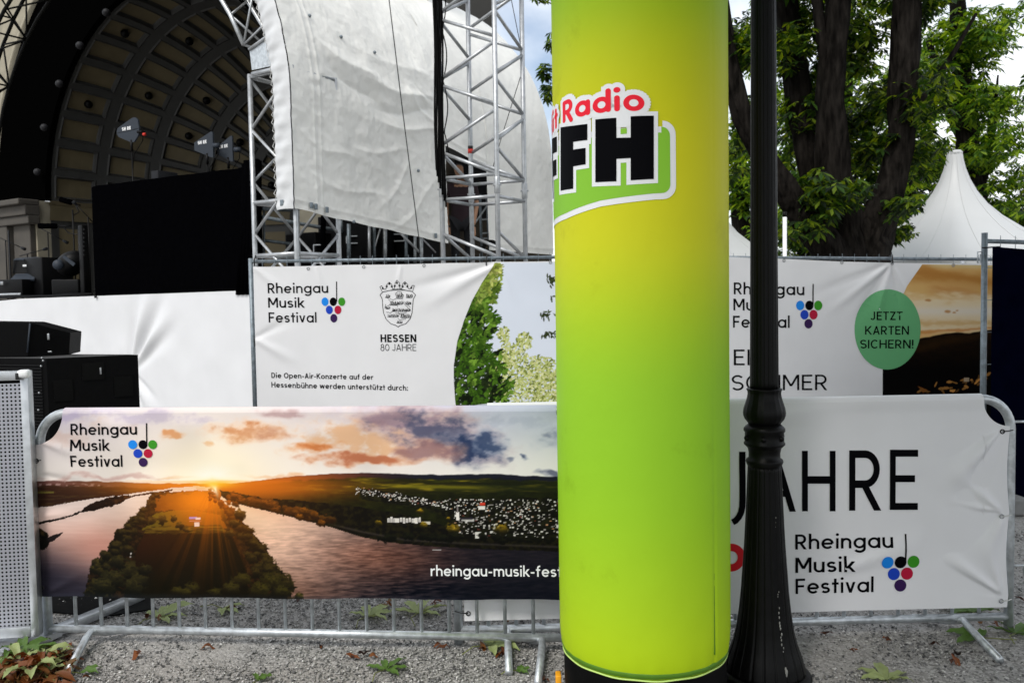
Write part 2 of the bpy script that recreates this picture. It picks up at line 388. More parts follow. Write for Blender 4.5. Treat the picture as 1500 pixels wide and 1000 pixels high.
    if ch == 'D': st((h, e), (h, 1-e)); ln([(h, 1-h), (.32, 1-h)]+arc(.32, .5, .36-h, .5-h, 90, -90, 18)[1:]+[(h, h)]); return o, .70
    if ch == 'O': cl(arc(.42, .5, .42-h, .5-h+.008, 0, 360, 34)); return o, .84
    if ch == '0': cl(arc(.32, .5, .32-h, .5-h, 0, 360, 30)); return o, .64
    if ch == '8': cl(arc(.29, .74, .24-h, .26-h, 0, 360, 26)); cl(arc(.29, .26+h*.6, .29-h, .26+h*.4-h*.0-h*.6, 0, 360, 26)); return o, .58
    if ch == '!': st((h, .30), (h, 1)); o.extend(disc(h, w*.6, w*.6)); return o, w
    if ch == ':': o.extend(disc(h, w*.6, w*.6)); o.extend(disc(h, .58, w*.6)); return o, w
    if ch == '.': o.extend(disc(h, w*.6, w*.6)); return o, w
    if ch == '-': st((.02, .36), (.36, .36)); return o, .38
    if ch == ' ': return o, .22
    return o, .3
def layout(text, w, track=.12, rnd=False):
    x = 0; res = []; ends = []
    for ch in text:
        g, wd = glyph(ch, w, rnd); res.append((x, g)); x += wd; ends.append(x); x += track
    return res, ends
class Print:
    """flat print pieces in a banner's own (u,z) metres, cut into small cells and laid on its surface"""
    def __init__(s): s.P = []
    def poly(s, pts, lay=0): s.P.append((lay, [np.array(p, float) for p in pts])); return s
    def pieces(s, pcs, f, lay0=0, step=1):
        for k, pc in enumerate(pcs):
            for pg in pc: s.P.append((lay0+k*step, [np.array(f(q)) for q in pg]))
        return s
    def text(s, text, a, b, cap, w=.125, track=.12, fit=None, rnd=False, wide=None):
        lay, ends = layout(text, w, track, rnd); end = ends[(len(fit) if fit else len(text))-1]
        a = np.array(a, float); b = np.array(b, float)
        for x0, g in lay:
            s.pieces(g, lambda q: a+(b-a)*((q[0]+x0)/end)+np.array([0, q[1]*cap]))
        return s
    def build(s, name, m, surf, parent, cell=.03, off=.0022, dl=.00012):
        bm = bmesh.new(); zl = bm.verts.layers.float.new('lay')
        for lay, pts in s.P:
            vs = [bm.verts.new((p[0], p[1], 0)) for p in pts]
            for v in vs: v[zl] = lay
            try: bm.faces.new(vs)
            except ValueError: pass
        if cell:
            xs = [v.co.x for v in bm.verts]; zs = [v.co.y for v in bm.verts]
            for ax, lo, hi in ((0, min(xs), max(xs)), (1, min(zs), max(zs))):
                k = math.floor(lo/cell)+1
                while k*cell < hi:
                    co = [0, 0, 0]; co[ax] = k*cell; no = [0, 0, 0]; no[ax] = 1
                    bmesh.ops.bisect_plane(bm, geom=bm.verts[:]+bm.edges[:]+bm.faces[:], plane_co=co, plane_no=no, dist=1e-6); k += 1
        bm.normal_update()
        for f in bm.faces:
            if f.normal.z < 0: f.normal_flip()
        bm.verts.index_update()
        U = np.array([v.co.x for v in bm.verts]); Z = np.array([v.co.y for v in bm.verts]); lay = np.array([v[zl] for v in bm.verts])
        P = surf(U, Z, off+lay*dl); mb = MB(); mb.add(P, [tuple(v.index for v in f.verts) for f in bm.faces]); bm.free()
        return mb.build(name, m, parent, smooth=False)
GRAPE = ('blue1', 'ink', 'green', 'blue2', 'redp', 'purple')
def festival_logo(pl, surf, parent, rows, circ, stem, off=.0):
    """three lines of lettering and the note made of six dots; rows=[(text, x0, y0, x1, y1, cap px)], circ=[(x, y, rx, ry)]"""
    pr = Print()
    for tx, x0, y0, x1, y1, cp in rows:
        a = pl.uv(x0, y0, off); b = pl.uv(x1, y1, off); c = pl.uv(x0, y0-cp, off)[1]-a[1]; pr.text(tx, a, b, c, .148, .12)
    a = np.array(pl.uv(stem[0], stem[1], off)); b = np.array(pl.uv(stem[2], stem[3], off)); hw = stem[4]/2/cap_scale(pl, stem[0], off)
    pr.poly([a+(-hw, 0), a+(hw, 0), b+(hw, 0), b+(-hw, 0)][::-1], 0)
    pr.build('lettering', 'ink', surf, parent)
    for mname, (x, y, rx, ry) in zip(GRAPE, circ):
        c = pl.uv(x, y, off); ru = abs(pl.uv(x+rx, y, off)[0]-c[0]); rz = abs(pl.uv(x, y+ry, off)[1]-c[1])
        Print().poly(arc(c[0], c[1], ru, rz, 0, 360, 36)[:-1], 2).build('logo_dot', mname, surf, parent, cell=0)
def cap_scale(pl, px, off=0): return 1.0/abs(pl.uv(px+1, 700, off)[0]-pl.uv(px, 700, off)[0])

# ============================================================ GROUND
g = MB(); N = 80
xs = np.concatenate([np.linspace(-400, -8, 12), np.linspace(-7.5, 7.5, 120), np.linspace(8, 400, 12)])
ys = np.concatenate([np.linspace(-200, -1, 10), np.linspace(0, 14, 110), np.linspace(15, 600, 14)])
GX, GY = np.meshgrid(xs, ys)
def gz(x, y): return (fbm(x*1.3, y*1.3, 3, 4)-.5)*.018*(np.abs(x) < 8)*(np.asarray(y) < 8)*(np.asarray(y) > 2)
g.grid(np.stack([GX, GY, gz(GX, GY)-.004], -1)); struct(g.build('ground', 'gravel'))
# loose stones on the part of the ground that can be seen
def gravel(n):
    V = []; F = []
    base = np.array([(1, 0, 0), (0, 1, 0), (-1, 0, 0), (0, -1, 0), (0, 0, 1), (0, 0, -1)], float)
    fc = np.array([(0, 1, 4), (1, 2, 4), (2, 3, 4), (3, 0, 4), (1, 0, 5), (2, 1, 5), (3, 2, 5), (0, 3, 5)])
    y = 3.05+RNG.random(n)**1.25*2.5; x = (RNG.random(n)*2-1)*(.66*y)
    dens = fbm(x*1.1, y*1.6, 21, 4); keep = RNG.random(n) < sst(.36, .60, dens)*.8+.2; x = x[keep]; y = y[keep]; n = len(x)
    sz = .0026+.0045*RNG.random(n)**2.2+.006*(RNG.random(n) < .03)*RNG.random(n); a = RNG.random(n)*6.283
    sc = np.stack([sz*(1+.7*RNG.random(n)), sz*(.7+.5*RNG.random(n)), sz*(.45+.4*RNG.random(n))], -1)
    P = base[None]*sc[:, None, :]*(.75+.5*RNG.random((n, 6, 1)))
    ca, sa = np.cos(a)[:, None], np.sin(a)[:, None]
    X = P[..., 0]*ca-P[..., 1]*sa+x[:, None]; Y = P[..., 0]*sa+P[..., 1]*ca+y[:, None]; tl = (RNG.random((n, 2))-.5)*.9
    Z = P[..., 2]+P[..., 0]*tl[:, :1]+P[..., 1]*tl[:, 1:]+(gz(x, y)+sz*.2)[:, None]
    me = bpy.data.meshes.new('gravel'); V = np.stack([X, Y, Z], -1).reshape(-1, 3)
    F = (fc[None]+np.arange(n)[:, None, None]*6).reshape(-1, 3)
    me.vertices.add(len(V)); me.vertices.foreach_set('co', V.astype(np.float32).ravel())
    me.loops.add(F.size); me.loops.foreach_set('vertex_index', F.astype(np.int32).ravel())
    me.polygons.add(len(F)); me.polygons.foreach_set('loop_start', (np.arange(len(F))*3).astype(np.int32))
    me.update(calc_edges=True); me.validate(); me.materials.append(M['pebble'])
    o = bpy.data.objects.new('gravel', me); COL.objects.link(o)
    tag(o, 'loose grey gravel scattered over the ground', 'gravel', kind='stuff')
gravel(90000)

# ============================================================ CROWD BARRIERS
BL = 2.555; BH = 1.10; RAIL = .062
def make_barrier(dxl=0.0, dxr=0.0):
    t = thing('crowd_barrier', (0, 0, 0), '', 'barrier')
    c = .14; r = .021; p = [(0, 0, 0), (0, 0, .5), (0, 0, BH-r-c)]
    p += [(c-c*math.cos(R(a)), 0, BH-r-c+c*math.sin(R(a))) for a in range(10, 91, 10)]
    p += [(BL/2, 0, BH-r)]+[(BL-c+c*math.sin(R(a)), 0, BH-r-c+c*math.cos(R(a))) for a in range(0, 91, 10)]+[(BL, 0, .5), (BL, 0, 0)]
    MB().tube(p, r, 14).build('frame', 'galv', t)
    MB().tube([(.0, 0, RAIL), (BL, 0, RAIL)], .0185, 12).build('bottom_rail', 'galv', t)
    nb = 19
    for k in range(nb):
        x = BL*(k+1.1)/(nb+1.2); MB().tube([(x, 0, RAIL), (x, 0, BH-r)], .0085, 8).build('bar', 'galv', t)
    for sx in (.225, BL-.225):
        d = 1 if sx < 1 else -1
        f = MB().tube([(sx+d*.15, .15, .012), (sx+d*.04, .04, RAIL-.03), (sx, -.022, RAIL-.004), (sx, -.06, RAIL-.018), (sx+(dxl if d > 0 else dxr), -.36, .016)], .0165, 12)
        f.build('foot', 'galv', t)
    for x, s in ((0, -1), (BL, 1)):
        for z in (.30, .97):
            MB().tube([(x, 0, z), (x+s*.07, 0, z), (x+s*.075, 0, z-.05)], .006, 8).build('hook', 'galv', t)
    return t
def place(o, a, b):
    o.location = (a[0], a[1], 0); o.rotation_euler = (0, 0, math.atan2(b[1]-a[1], b[0]-a[0])); return o
FA, FB = at(61, 700, 3.95), at(885, 700, 3.715)
RA, RB = at(669, 800, 3.845), at(1481, 800, 3.90)
barrier = place(make_barrier(.10, 0), FA, FB)
tag(barrier, 'galvanised crowd barrier hung with the sunset river banner, in front', 'barrier', 'crowd barriers standing on the gravel')
b2 = place(make_barrier(0, -.03), RA, RB)
tag(b2, 'galvanised crowd barrier behind the lamp post, hung with the white JAHRE banner', 'barrier', 'crowd barriers standing on the gravel')
PF, PR = Plane(FA, FB), Plane(RA, RB)

def fold(x, z, x0, z0, dx, dz, L, w, amp):
    n = math.hypot(dx, dz); dx /= n; dz /= n; al = (x-x0)*dx+(z-z0)*dz; ac = -(x-x0)*dz+(z-z0)*dx
    wd = w*(.35+.9*np.clip(al/L, 0, 1.5)); return amp*np.exp(-(ac/wd)**2)*sst(-.01, .05, al)*(1-sst(.3*L, L, al))
def mk_surf(pl, base, wr):
    def s(U, Z, off=0): 
        U = np.asarray(U, float); Z = np.asarray(Z, float); o = base+wr(U, Z)+off
        return pl.o[None]+U[..., None]*pl.e+o[..., None]*pl.n+Z[..., None]*np.array([0, 0, 1.0]) if U.ndim == 1 else pl.o+U[..., None]*pl.e+o[..., None]*pl.n+Z[..., None]*np.array([0, 0, 1.0])
    return s
def hang(pl, surf, u0, u1, zb, zt, nu, nz, cutL=0, cutR=0, wrap=True, edge=None):
    """cloth grid from zb(u) up to the top, its upper corners cut by quarter circles, folded back over the top tube"""
    us = np.linspace(u0, u1, nu)
    if cutL: us = np.unique(np.concatenate([us, u0+cutL*(1-np.cos(np.linspace(0, math.pi/2, 24)))]))
    if cutR: us = np.unique(np.concatenate([us, u1-cutR*(1-np.cos(np.linspace(0, math.pi/2, 24)))]))
    top = np.full(len(us), zt)
    if cutL: q = us < u0+cutL; top[q] = zt-np.sqrt(np.maximum(cutL**2-(us[q]-u0)**2, 0))
    if cutR: q = us > u1-cutR; top[q] = zt-np.sqrt(np.maximum(cutR**2-(u1-us[q])**2, 0))
    v = np.linspace(0, 1, nz); Z = zb(us)[None]+(top-zb(us))[None]*v[:, None]; U = np.broadcast_to(us, Z.shape).copy()
    if edge is not None: U = U+edge(U, Z)
    mb = MB(); mb.grid(surf(U, Z)); n0 = len(mb.v); UZ = [U.ravel(), Z.ravel()]
    if wrap:
        q = (us >= u0+cutL-1e-6) & (us <= u1-cutR+1e-6); uw = us[q]; th = np.linspace(0, math.pi*.95, 8); rr = .0245
        A, Uw = np.meshgrid(th, uw, indexing='ij'); off = rr*np.cos(A); zz = zt+rr*np.sin(A)
        P = pl.o+Uw[..., None]*pl.e+off[..., None]*pl.n+zz[..., None]*np.array([0, 0, 1.0])
        P[0] = surf(uw, np.full(len(uw), zt)); mb.grid(P); UZ[0] = np.concatenate([UZ[0], Uw.ravel()]); UZ[1] = np.concatenate([UZ[1], zz.ravel()])
    return mb, UZ

# ---- front banner with the printed sunset over the river
def paint_river(X, Y):
    """X,Y in photo pixels of the picture (52..885, 597..874); returns linear rgb"""
    C = np.zeros(X.shape+(3,)); rs = np.random.default_rng(12)
    def put(mask, col):
        col = np.asarray(col, float); m = np.clip(mask, 0, 1)[..., None]; C[...] = C*(1-m)+m*col
    sx, sy = 322.0, 705.0; D = np.hypot((X-sx)/1.25, (Y-sy))
    n3 = fbm(X/9, Y/5, 9, 4); n4 = fbm(X/4, Y/3, 15, 3)
    def poly(pts, jx=0.0, jy=0.0):
        Xq = X+(n3-.5)*jx+(n4-.5)*jx*.6; Yq = Y+(n3-.5)*jy+(n4-.5)*jy*.6; m = np.zeros(X.shape, bool); n = len(pts)
        for i in range(n):
            x0, y0 = pts[i]; x1, y1 = pts[(i+1) % n]
            if y0 != y1: m ^= ((y0 > Yq) != (y1 > Yq)) & (Xq < (x1-x0)*(Yq-y0)/(y1-y0)+x0)
        return m.astype(float)
    def path(pts): q = np.array(pts, float); return np.interp(X, q[:, 0], q[:, 1])
    def mixc(a, c0, c1): a = np.clip(a, 0, 1)[..., None]; return (1-a)*np.array(c0, float)+a*np.array(c1, float)
    # sky
    t = sst(597, 695, Y); sky = mixc(t, (198, 189, 206), (234, 226, 224)); rt = sst(560, 800, X)[..., None]
    sky = sky*(1-rt)+rt*mixc(t, (176, 182, 200), (224, 221, 218)); C[...] = sky
    put(np.exp(-(D/190)**2)*.8, (248, 234, 216))
    wx = X+(fbm(X/40, Y/30, 141, 4)-.5)*46; wy = Y+(fbm(X/40, Y/30, 151, 4)-.5)*26
    def cloud(cx, cy, rx, ry, edge, core, k=1.0, sd=0, soft=.55, tilt=0.0):
        u = (wx-cx)/rx; v = (wy-cy-(wx-cx)*tilt)/ry; e = 1-np.hypot(u, v); q = e*.9+(fbm(X/26+sd*7, Y/14+sd*3, 41+sd, 6, .56)-.5)*1.3
        m = sst(-.25, soft+.12, q)*k*sst(-.35, .15, e); c = mixc(sst(.1, .75, q+(fbm(X/9, Y/6, 61+sd, 4)-.5)*.9), edge, core); put(m, c)
    cloud(120, 606, 90, 16, (214, 204, 214), (186, 174, 200), .8, 1); cloud(235, 612, 120, 12, (216, 206, 212), (188, 176, 196), .7, 2); cloud(90, 640, 50, 12, (226, 206, 196), (216, 186, 172), .6, 3)
    cloud(160, 620, 60, 16, (236, 224, 218), (226, 198, 180), .6, 17); cloud(430, 600, 40, 8, (206, 180, 178), (176, 140, 140), .7, 18)
    cloud(258, 636, 26, 7, (236, 202, 176), (220, 146, 92), .95, 4, .4, -.25); cloud(378, 629, 72, 17, (238, 198, 168), (206, 132, 84), 1, 5, .45); cloud(415, 634, 36, 12, (214, 150, 110), (186, 108, 70), .8, 6, .5)
    cloud(316, 647, 10, 3, (230, 170, 120), (222, 150, 90), .8, 7, .3)
    cloud(540, 640, 150, 46, (244, 224, 208), (232, 182, 140), .9, 8, .7); cloud(480, 656, 50, 9, (228, 156, 104), (206, 120, 64), .95, 9, .4); cloud(545, 672, 95, 9, (222, 160, 124), (190, 112, 78), .95, 10, .5, .03)
    cloud(600, 612, 110, 22, (206, 164, 152), (140, 112, 128), .85, 11, .7); cloud(650, 632, 110, 36, (178, 152, 160), (86, 86, 112), .95, 12, .6, .25); cloud(690, 655, 62, 26, (140, 138, 158), (44, 58, 92), 1, 13, .5, .1); cloud(630, 660, 60, 18, (200, 150, 132), (146, 104, 104), .8, 14, .6)
    cloud(728, 650, 30, 18, (150, 156, 178), (56, 72, 106), .9, 15, .5); cloud(760, 618, 70, 20, (204, 208, 220), (172, 178, 196), .6, 16, .8); cloud(782, 669, 8, 4, (150, 156, 172), (86, 96, 120), 1, 19, .3); cloud(806, 691, 22, 6, (160, 162, 176), (104, 108, 128), 1, 20, .4); cloud(757, 670, 7, 2.5, (150, 150, 165), (100, 108, 130), .8, 21, .3); cloud(850, 640, 60, 26, (170, 176, 190), (110, 118, 140), .8, 22)
    cloud(180, 699, 150, 5, (226, 196, 186), (206, 168, 160), .8, 23, .5); cloud(300, 698, 60, 4, (240, 180, 120), (232, 150, 80), .7, 24, .5); cloud(420, 699, 90, 4, (244, 206, 170), (236, 172, 126), .7, 25, .6)
    put(np.exp(-(D/62)**2)*.95, (255, 238, 200)); put(np.exp(-(D/28)**2), (255, 253, 240))
    # hills and far land
    hz = path([(52, 704), (110, 703), (150, 703.5), (230, 706), (320, 707), (360, 706), (420, 699), (455, 695), (500, 691.5), (560, 691), (600, 692), (650, 693.5), (720, 692), (780, 695), (890, 697)])+(fbm(X/16, X*0, 51, 4)-.5)*2.4
    land = sst(-.7, .7, Y-hz); r_ = sst(330, 600, X)
    put(land, mixc(r_, (92, 58, 56), (22, 24, 36))); put(land*sst(330, 430, X)*(1-sst(520, 640, X))*(1-sst(6, 14, Y-hz)), mixc(sst(360, 600, X), (176, 84, 40), (48, 30, 34)))
    f1 = sst(5, 9, Y-hz+(n3-.5)*5); put(land*f1, mixc(sst(330, 480, X), (44, 24, 16), (30, 30, 10)))
    put(land*f1*(1-sst(200, 330, X))*sst(.52, .66, fbm(X/22, Y/2.6, 66, 4))*.6, (70, 52, 30)); put(land*sst(.62, .72, vnoise(X/5, Y/1.6, 68))*np.exp(-((Y-709)/2.0)**2)*(1-sst(140, 190, X))*.7, (190, 160, 160))
    put(poly([(52, 719), (80, 719), (80, 721.5), (52, 722)])*.6, (120, 120, 50))
    # vineyards on the right, striped by light
    vin = land*f1*sst(400, 470, X); put(vin*sst(.42, .62, fbm(X/50, Y/4.5, 71, 4))*(1-sst(716, 734, Y)), mixc(sst(.45, .75, fbm(X/30, Y/3.5, 72, 4)), (44, 46, 10), (126, 112, 22))); put(vin*sst(655, 740, X)*.6, (18, 24, 12)); put(vin*sst(712, 724, Y)*.85, mixc(n3, (8, 10, 4), (34, 38, 10))); put(vin*np.exp(-((Y-710-(X-600)*.012)/2.6)**2)*sst(560, 600, X)*(1-sst(690, 740, X))*.7, (120, 112, 24))
    put(land*np.exp(-((X-sx)/140)**2-((Y-709)/15)**2), (250, 140, 24)); put(land*np.exp(-((X-sx-60)/120)**2-((Y-712)/18)**2)*.7, (190, 88, 18))
    # left water
    wat = mixc(sst(712, 815, Y), (236, 220, 214), (200, 156, 140)); wat = wat*(1-.0); dk = sst(790, 880, Y+(150-X)*.35)[..., None]*(1-sst(110, 230, X-(Y-800)*.3)[..., None]*.3); wat = wat*(1-dk*.9)+dk*.9*np.array((20, 22, 36.)); pk = np.exp(-((X-150)/45)**2-((Y-800)/26)**2)[..., None]*.55; wat = wat*(1-pk)+pk*np.array((198, 132, 120.)); wat = wat+(fbm(X/30, Y/3, 75, 3)-.5)[..., None]*14
    put(poly([(40, 744), (75, 741), (110, 734), (150, 728), (190, 723), (240, 716), (262, 713), (300, 710), (318, 712), (296, 716), (262, 719), (231, 721), (222, 738), (205, 754), (172, 786), (140, 880), (40, 880)], 3, 1.2), np.clip(wat, 0, 255))
    tr = sst(.35, .75, fbm(X/5, Y/4, 77, 4)); put(poly([(124, 748.5), (128, 740), (150, 731), (180, 724), (195, 723.5), (198, 726), (184, 735), (165, 741), (138, 748)], 5, 4), mixc(tr*sst(748, 724, Y), (18, 10, 8), (72, 42, 22)))
    put(poly([(40, 768), (80, 760), (112, 751), (126, 745), (127, 748), (100, 758), (70, 765), (40, 772)], 3, 2.2), (20, 14, 12)); put(poly([(195, 725), (232, 719), (262, 715), (262, 717), (235, 721), (197, 727)], 3, 1.5), (56, 32, 24))
    put(poly([(40, 772), (58, 775), (68, 781), (70, 792), (64, 803), (40, 812)], 6, 5), mixc(tr*sst(800, 776, Y), (12, 10, 8), (64, 48, 22))); put(poly([(66, 788), (80, 783), (93, 779), (88, 784), (78, 792), (68, 796)], 2, 1.2), (24, 18, 18))
    # right water
    a1 = sst(400, 680, X+(Y-740)*.4); gw = mixc(a1, (232, 196, 178), (26, 24, 32)); gw = gw*(1-.0); dp = sst(800, 872, Y)[..., None]; gw = gw*(1-dp*.66)+dp*.66*mixc(a1, (110, 64, 44), (6, 11, 22)); org = np.exp(-((X-560-(Y-800)*.2)/95)**2-((Y-812)/34)**2)[..., None]*.6; gw = gw*(1-org)+org*np.array((150, 92, 70.))
    rip = (fbm(X/13+Y/9, Y/1.9, 81, 4)-.5)*sst(735, 800, Y)*(1-sst(560, 760, X)*.75); gw = gw+rip[..., None]*np.array((110, 84, 72.)); br = np.exp(-((X-(sx-6+(Y-712)*1.25))/(9+(Y-712)*.5))**2)[..., None]*sst(800, 730, Y)[..., None]*.85; gw = gw*(1-br)+br*np.array((255, 238, 218.))
    put(poly([(296, 712), (318, 713), (330, 722), (345, 733), (400, 746), (440, 756), (470, 763), (500, 771), (540, 784), (590, 792), (640, 796), (700, 799), (895, 803), (895, 885), (425, 885), (398, 800), (352, 748), (322, 730), (300, 720)], 2.5, 1.4), np.clip(gw, 0, 255))
    # right bank with its trees, road and dark meadow
    put(poly([(332, 716), (400, 728), (440, 730), (520, 738), (600, 750), (700, 778), (895, 784), (895, 803), (700, 799), (640, 796), (590, 792), (540, 784), (500, 771), (470, 763), (440, 756), (400, 746), (345, 733), (334, 725)], 3, 3), mixc(tr, (10, 9, 6), (26, 24, 10)))
    put(np.exp(-((Y-path([(480, 762), (540, 776), (600, 787), (700, 792), (890, 797)]))/1.6)**2)*sst(480, 520, X)*.5, (72, 64, 62))
    def clump(px, py, rr, dark, lit, k=.95, lo=.85):
        b = np.hypot(X-px, (Y-py)*1.12)/rr; q = (np.abs(X-px) < rr*1.7) & (np.abs(Y-py) < rr*1.7)
        if q.any():
            m = sst(1.12, .75, b[q]+(n4[q]-.5)*1.3+(n3[q]-.5)*.5); c = mixc(np.clip(sst(rr*.9, -rr*.9, (Y[q]-py)*1.2-(X[q]-px)*.15)*(.35+n4[q]*1.1), 0, 1)**1.5, dark, lit); C[q] = C[q]*(1-m[:, None]*k)+m[:, None]*k*c
    for i in range(70):
        f = rs.random(); px = 345+f*150+rs.normal()*3; py = np.interp(px, [345, 400, 440, 470, 500], [727, 738, 747, 755, 763])+rs.normal()*3-1; clump(px, py, 3.5+rs.random()*4, (26, 14, 6), (150-70*f, 72-20*f, 18))
    for px, py, rr in ((455, 747, 7), (448, 755, 6), (480, 764, 6), (470, 752, 6)): clump(px, py, rr, (28, 16, 6), (150, 86, 20))
    # town
    def house(px, py, w, h, col, al=1.0): q = (np.abs(X-px) < w/2) & (np.abs(Y-py) < h/2); C[q] = C[q]*(1-al)+al*np.array(col)
    town = poly([(536, 712), (560, 716), (650, 730), (700, 728), (800, 726), (895, 728), (895, 784), (700, 780), (670, 772), (655, 752), (630, 742), (536, 728)], 6, 4); put(town*.85, mixc(tr, (10, 10, 7), (30, 30, 14)))
    for i in range(1000):
        if i < 260: f = rs.random(); px = 530+f*125; py = np.interp(px, [530, 560, 655], [716, 720, 736])+rs.normal()*2.6
        else: px = 655+rs.random()*235; py = 728+rs.random()**1.2*54; 
        if i >= 260 and py > 745 and px < 668: continue
        s = .58+.5*(py-715)/60; v = rs.random(); c = (226, 222, 216) if v < .56 else (170, 164, 160) if v < .78 else (110, 52, 42) if v < .82 else (196, 150, 110) if v < .88 else (26, 24, 26); w, h = s*(1.2+2.4*rs.random()), s*(.9+1.3*rs.random()); house(px, py, w, h, c, .9); house(px+w*.2, py-h*.75, w*1.05, h*.55, (30, 24, 24), .8)
    for k in range(11): house(577+k*4.4, 759-(k % 3 == 1)*1.0, 3.6, 6.5+(k % 4 == 1)*2, (226, 220, 214), .95); house(577+k*4.4, 759.5, .9, 5, (120, 116, 116), .7)
    house(630, 762.5, 13, 4, (214, 206, 192), .9); house(676, 752, 4.2, 12, (228, 222, 216)); q = poly([(674.5, 747), (675.8, 731), (677.2, 747)]); put(q, (120, 112, 112)); house(688, 756, 18, 3, (40, 38, 44)); house(690, 758.5, 17, 2.4, (206, 202, 200), .8); house(704, 779, 9, 9, (228, 224, 218)); house(704, 779, 6, 1, (90, 88, 90), .8); house(711, 735, 7, 4.2, (196, 62, 44)); house(710, 740, 9, 5, (216, 212, 206)); house(725, 775, 7, 3, (220, 216, 210)); house(645, 801, 12, 1.6, (200, 196, 196), .9)
    for px, py, rr in ((563, 763, 5), (668, 772, 9), (735, 771, 11), (622, 746, 5), (627, 766, 6), (662, 756, 3)): clump(px, py, rr, (22, 20, 6), (176, 140, 24))
    for i in range(60): px = 560+rs.random()*330; clump(px, 780+rs.random()*6+(px-560)*.008, 3+rs.random()*4, (6, 7, 4), (24, 26, 12))
    # island between the arms
    ied = [(231, 719), (222, 738), (205, 752), (190, 768), (172, 783), (165, 802), (155, 812), (135, 826), (128, 846), (118, 885), (436, 885), (430, 845), (407, 822), (398, 800), (376, 776), (360, 760), (352, 746), (334, 731), (322, 718), (290, 716), (262, 719)]
    isl = poly(ied, 5, 4); put(isl, mixc(tr, (12, 9, 5), (40, 26, 12)))
    put(poly([(236, 723), (310, 719), (330, 735), (300, 748), (232, 746)], 16, 8)*.6, (150, 72, 16)); put(poly([(234, 750), (285, 744), (330, 752), (342, 772), (214, 776)], 5, 2)*.9, mixc(sst(230, 300, X), (86, 78, 18), (120, 66, 14))); put(poly([(226, 770), (330, 766), (346, 782), (215, 780)], 6, 2)*.8, mixc(sst(.4, .6, fbm(X/20, Y/2, 33, 3)), (40, 30, 8), (96, 78, 22)))
    dkf = poly([(216, 781), (345, 779), (368, 830), (372, 885), (180, 885), (196, 820)], 5, 3); put(dkf*.94, mixc(sst(330, 200, X)*sst(860, 790, Y), (8, 9, 3), (32, 14, 6)))
    put(isl*np.exp(-((X-(sx-16))/54)**2-((Y-730)/30)**2)*.95, (248, 134, 20)); ang = np.arctan2(X-sx, Y-sy); ry = isl*sst(.45, .8, vnoise(ang*26, D*0, 55)*.7+vnoise(ang*60, D*0, 57)*.3)*np.exp(-((Y-sy)/95)**2)*sst(-.75, -.2, ang)*sst(.62, .1, ang); put(ry*.55, (206, 96, 12))
    for i in range(170):
        k = rs.random(); L_ = i % 2
        if L_: q = np.interp(k, [0, .15, .3, .5, .7, .85, 1], [0, 1, 2, 4, 6, 8, 9]); x0, y0 = np.interp(q, range(10), [p[0] for p in ied[:10]]), np.interp(q, range(10), [p[1] for p in ied[:10]]); px = x0+4+abs(rs.normal())*(3+13*k); py = y0+rs.normal()*4
        else: r9 = ied[10:19][::-1]; q = k*8; x0, y0 = np.interp(q, range(9), [p[0] for p in r9]), np.interp(q, range(9), [p[1] for p in r9]); px = x0-4-abs(rs.normal())*(2+14*k); py = y0+rs.normal()*4
        rr = 3+8*k*rs.random()**.6+2*k; w = math.exp(-((px-sx)/80)**2-((py-720)/45)**2); clump(px, py, rr, (7+90*w, 8+34*w, 4), (58+140*w, 50+40*w, 20))
    for px, py, rr in ((190, 838, 20), (168, 850, 22), (205, 850, 14), (215, 834, 10), (150, 862, 18), (196, 862, 18), (176, 824, 12)): clump(px, py, rr, (6, 8, 5), (52, 48, 22))
    for px, py, rr in ((244, 760, 9), (228, 762, 8), (262, 758, 6), (270, 768, 6), (280, 775, 5), (352, 765, 8), (345, 780, 9), (404, 852, 18), (385, 866, 18), (420, 866, 14), (360, 850, 14), (345, 862, 14), (262, 866, 9), (285, 862, 12), (276, 868, 9), (318, 868, 10), (445, 872, 7), (360, 752, 9)): clump(px, py, rr, (10, 9, 4), (104, 74, 24) if py < 790 else (62, 58, 18))
    house(291, 757, 12, 3.4, (170, 140, 220)); house(298, 757.5, 8, 3, (240, 214, 220)); house(296, 766, 8, 6, (236, 214, 214)); house(294, 761.5, 18, 1.8, (206, 120, 96), .8); house(195, 810, 2, 3, (210, 206, 204), .9); house(194, 815, 3, 1.5, (190, 186, 186), .8)
    g = np.exp(-(D/110)**2)*.30*(Y > 702); C[...] = C+(np.array((255, 140, 30.))-C)*g[..., None]
    g = np.exp(-np.abs(X-sx-1-(Y-sy)*.25)/2.6)*np.exp(-((Y-sy-6)/13)**2)+np.exp(-(np.hypot(X-sx, Y-sy)/8)**2); put(np.clip(g, 0, 1), (255, 246, 214)); put(np.exp(-((X-sx-4)/30)**2-((Y-707)/6)**2)*.8, (255, 190, 40))
    put(sst(866, 876, Y)*.35, (40, 46, 58)); v = 1-.10*sst(.4, .7, fbm(X/120, Y/80, 88, 2)); C[...] *= v[..., None]
    return lin(np.clip(C, 0, 255))*.98
def wr_front(U, Z):
    o = .004*np.sin(U*2.1+.5)+.0035*(fbm(U*2.2, Z*2.2, 201, 3)-.5)
    for x0, z0, dx, dz, L, w, a in ((.0, .96, 1, -.35, .30, .03, .010), (.0, .80, 1, -.25, .35, .03, -.008), (.0, .60, 1, .12, .30, .035, .006), (.02, .24, 1, .5, .3, .03, .006)): o = o+fold(U, Z, x0, z0, dx, dz, L, w, a)
    o = o+.002*np.sin(U*29)*np.exp(-((Z-.25)/.05)**2)+.002*np.sin(U*17+1)*np.exp(-((Z-1.05)/.05)**2)
    return o
def tight(f): return lambda U, Z: np.maximum(f(U, Z), -.006)*sst(1.079, 1.02, Z)+.001
SF = mk_surf(PF, .0245, tight(wr_front))
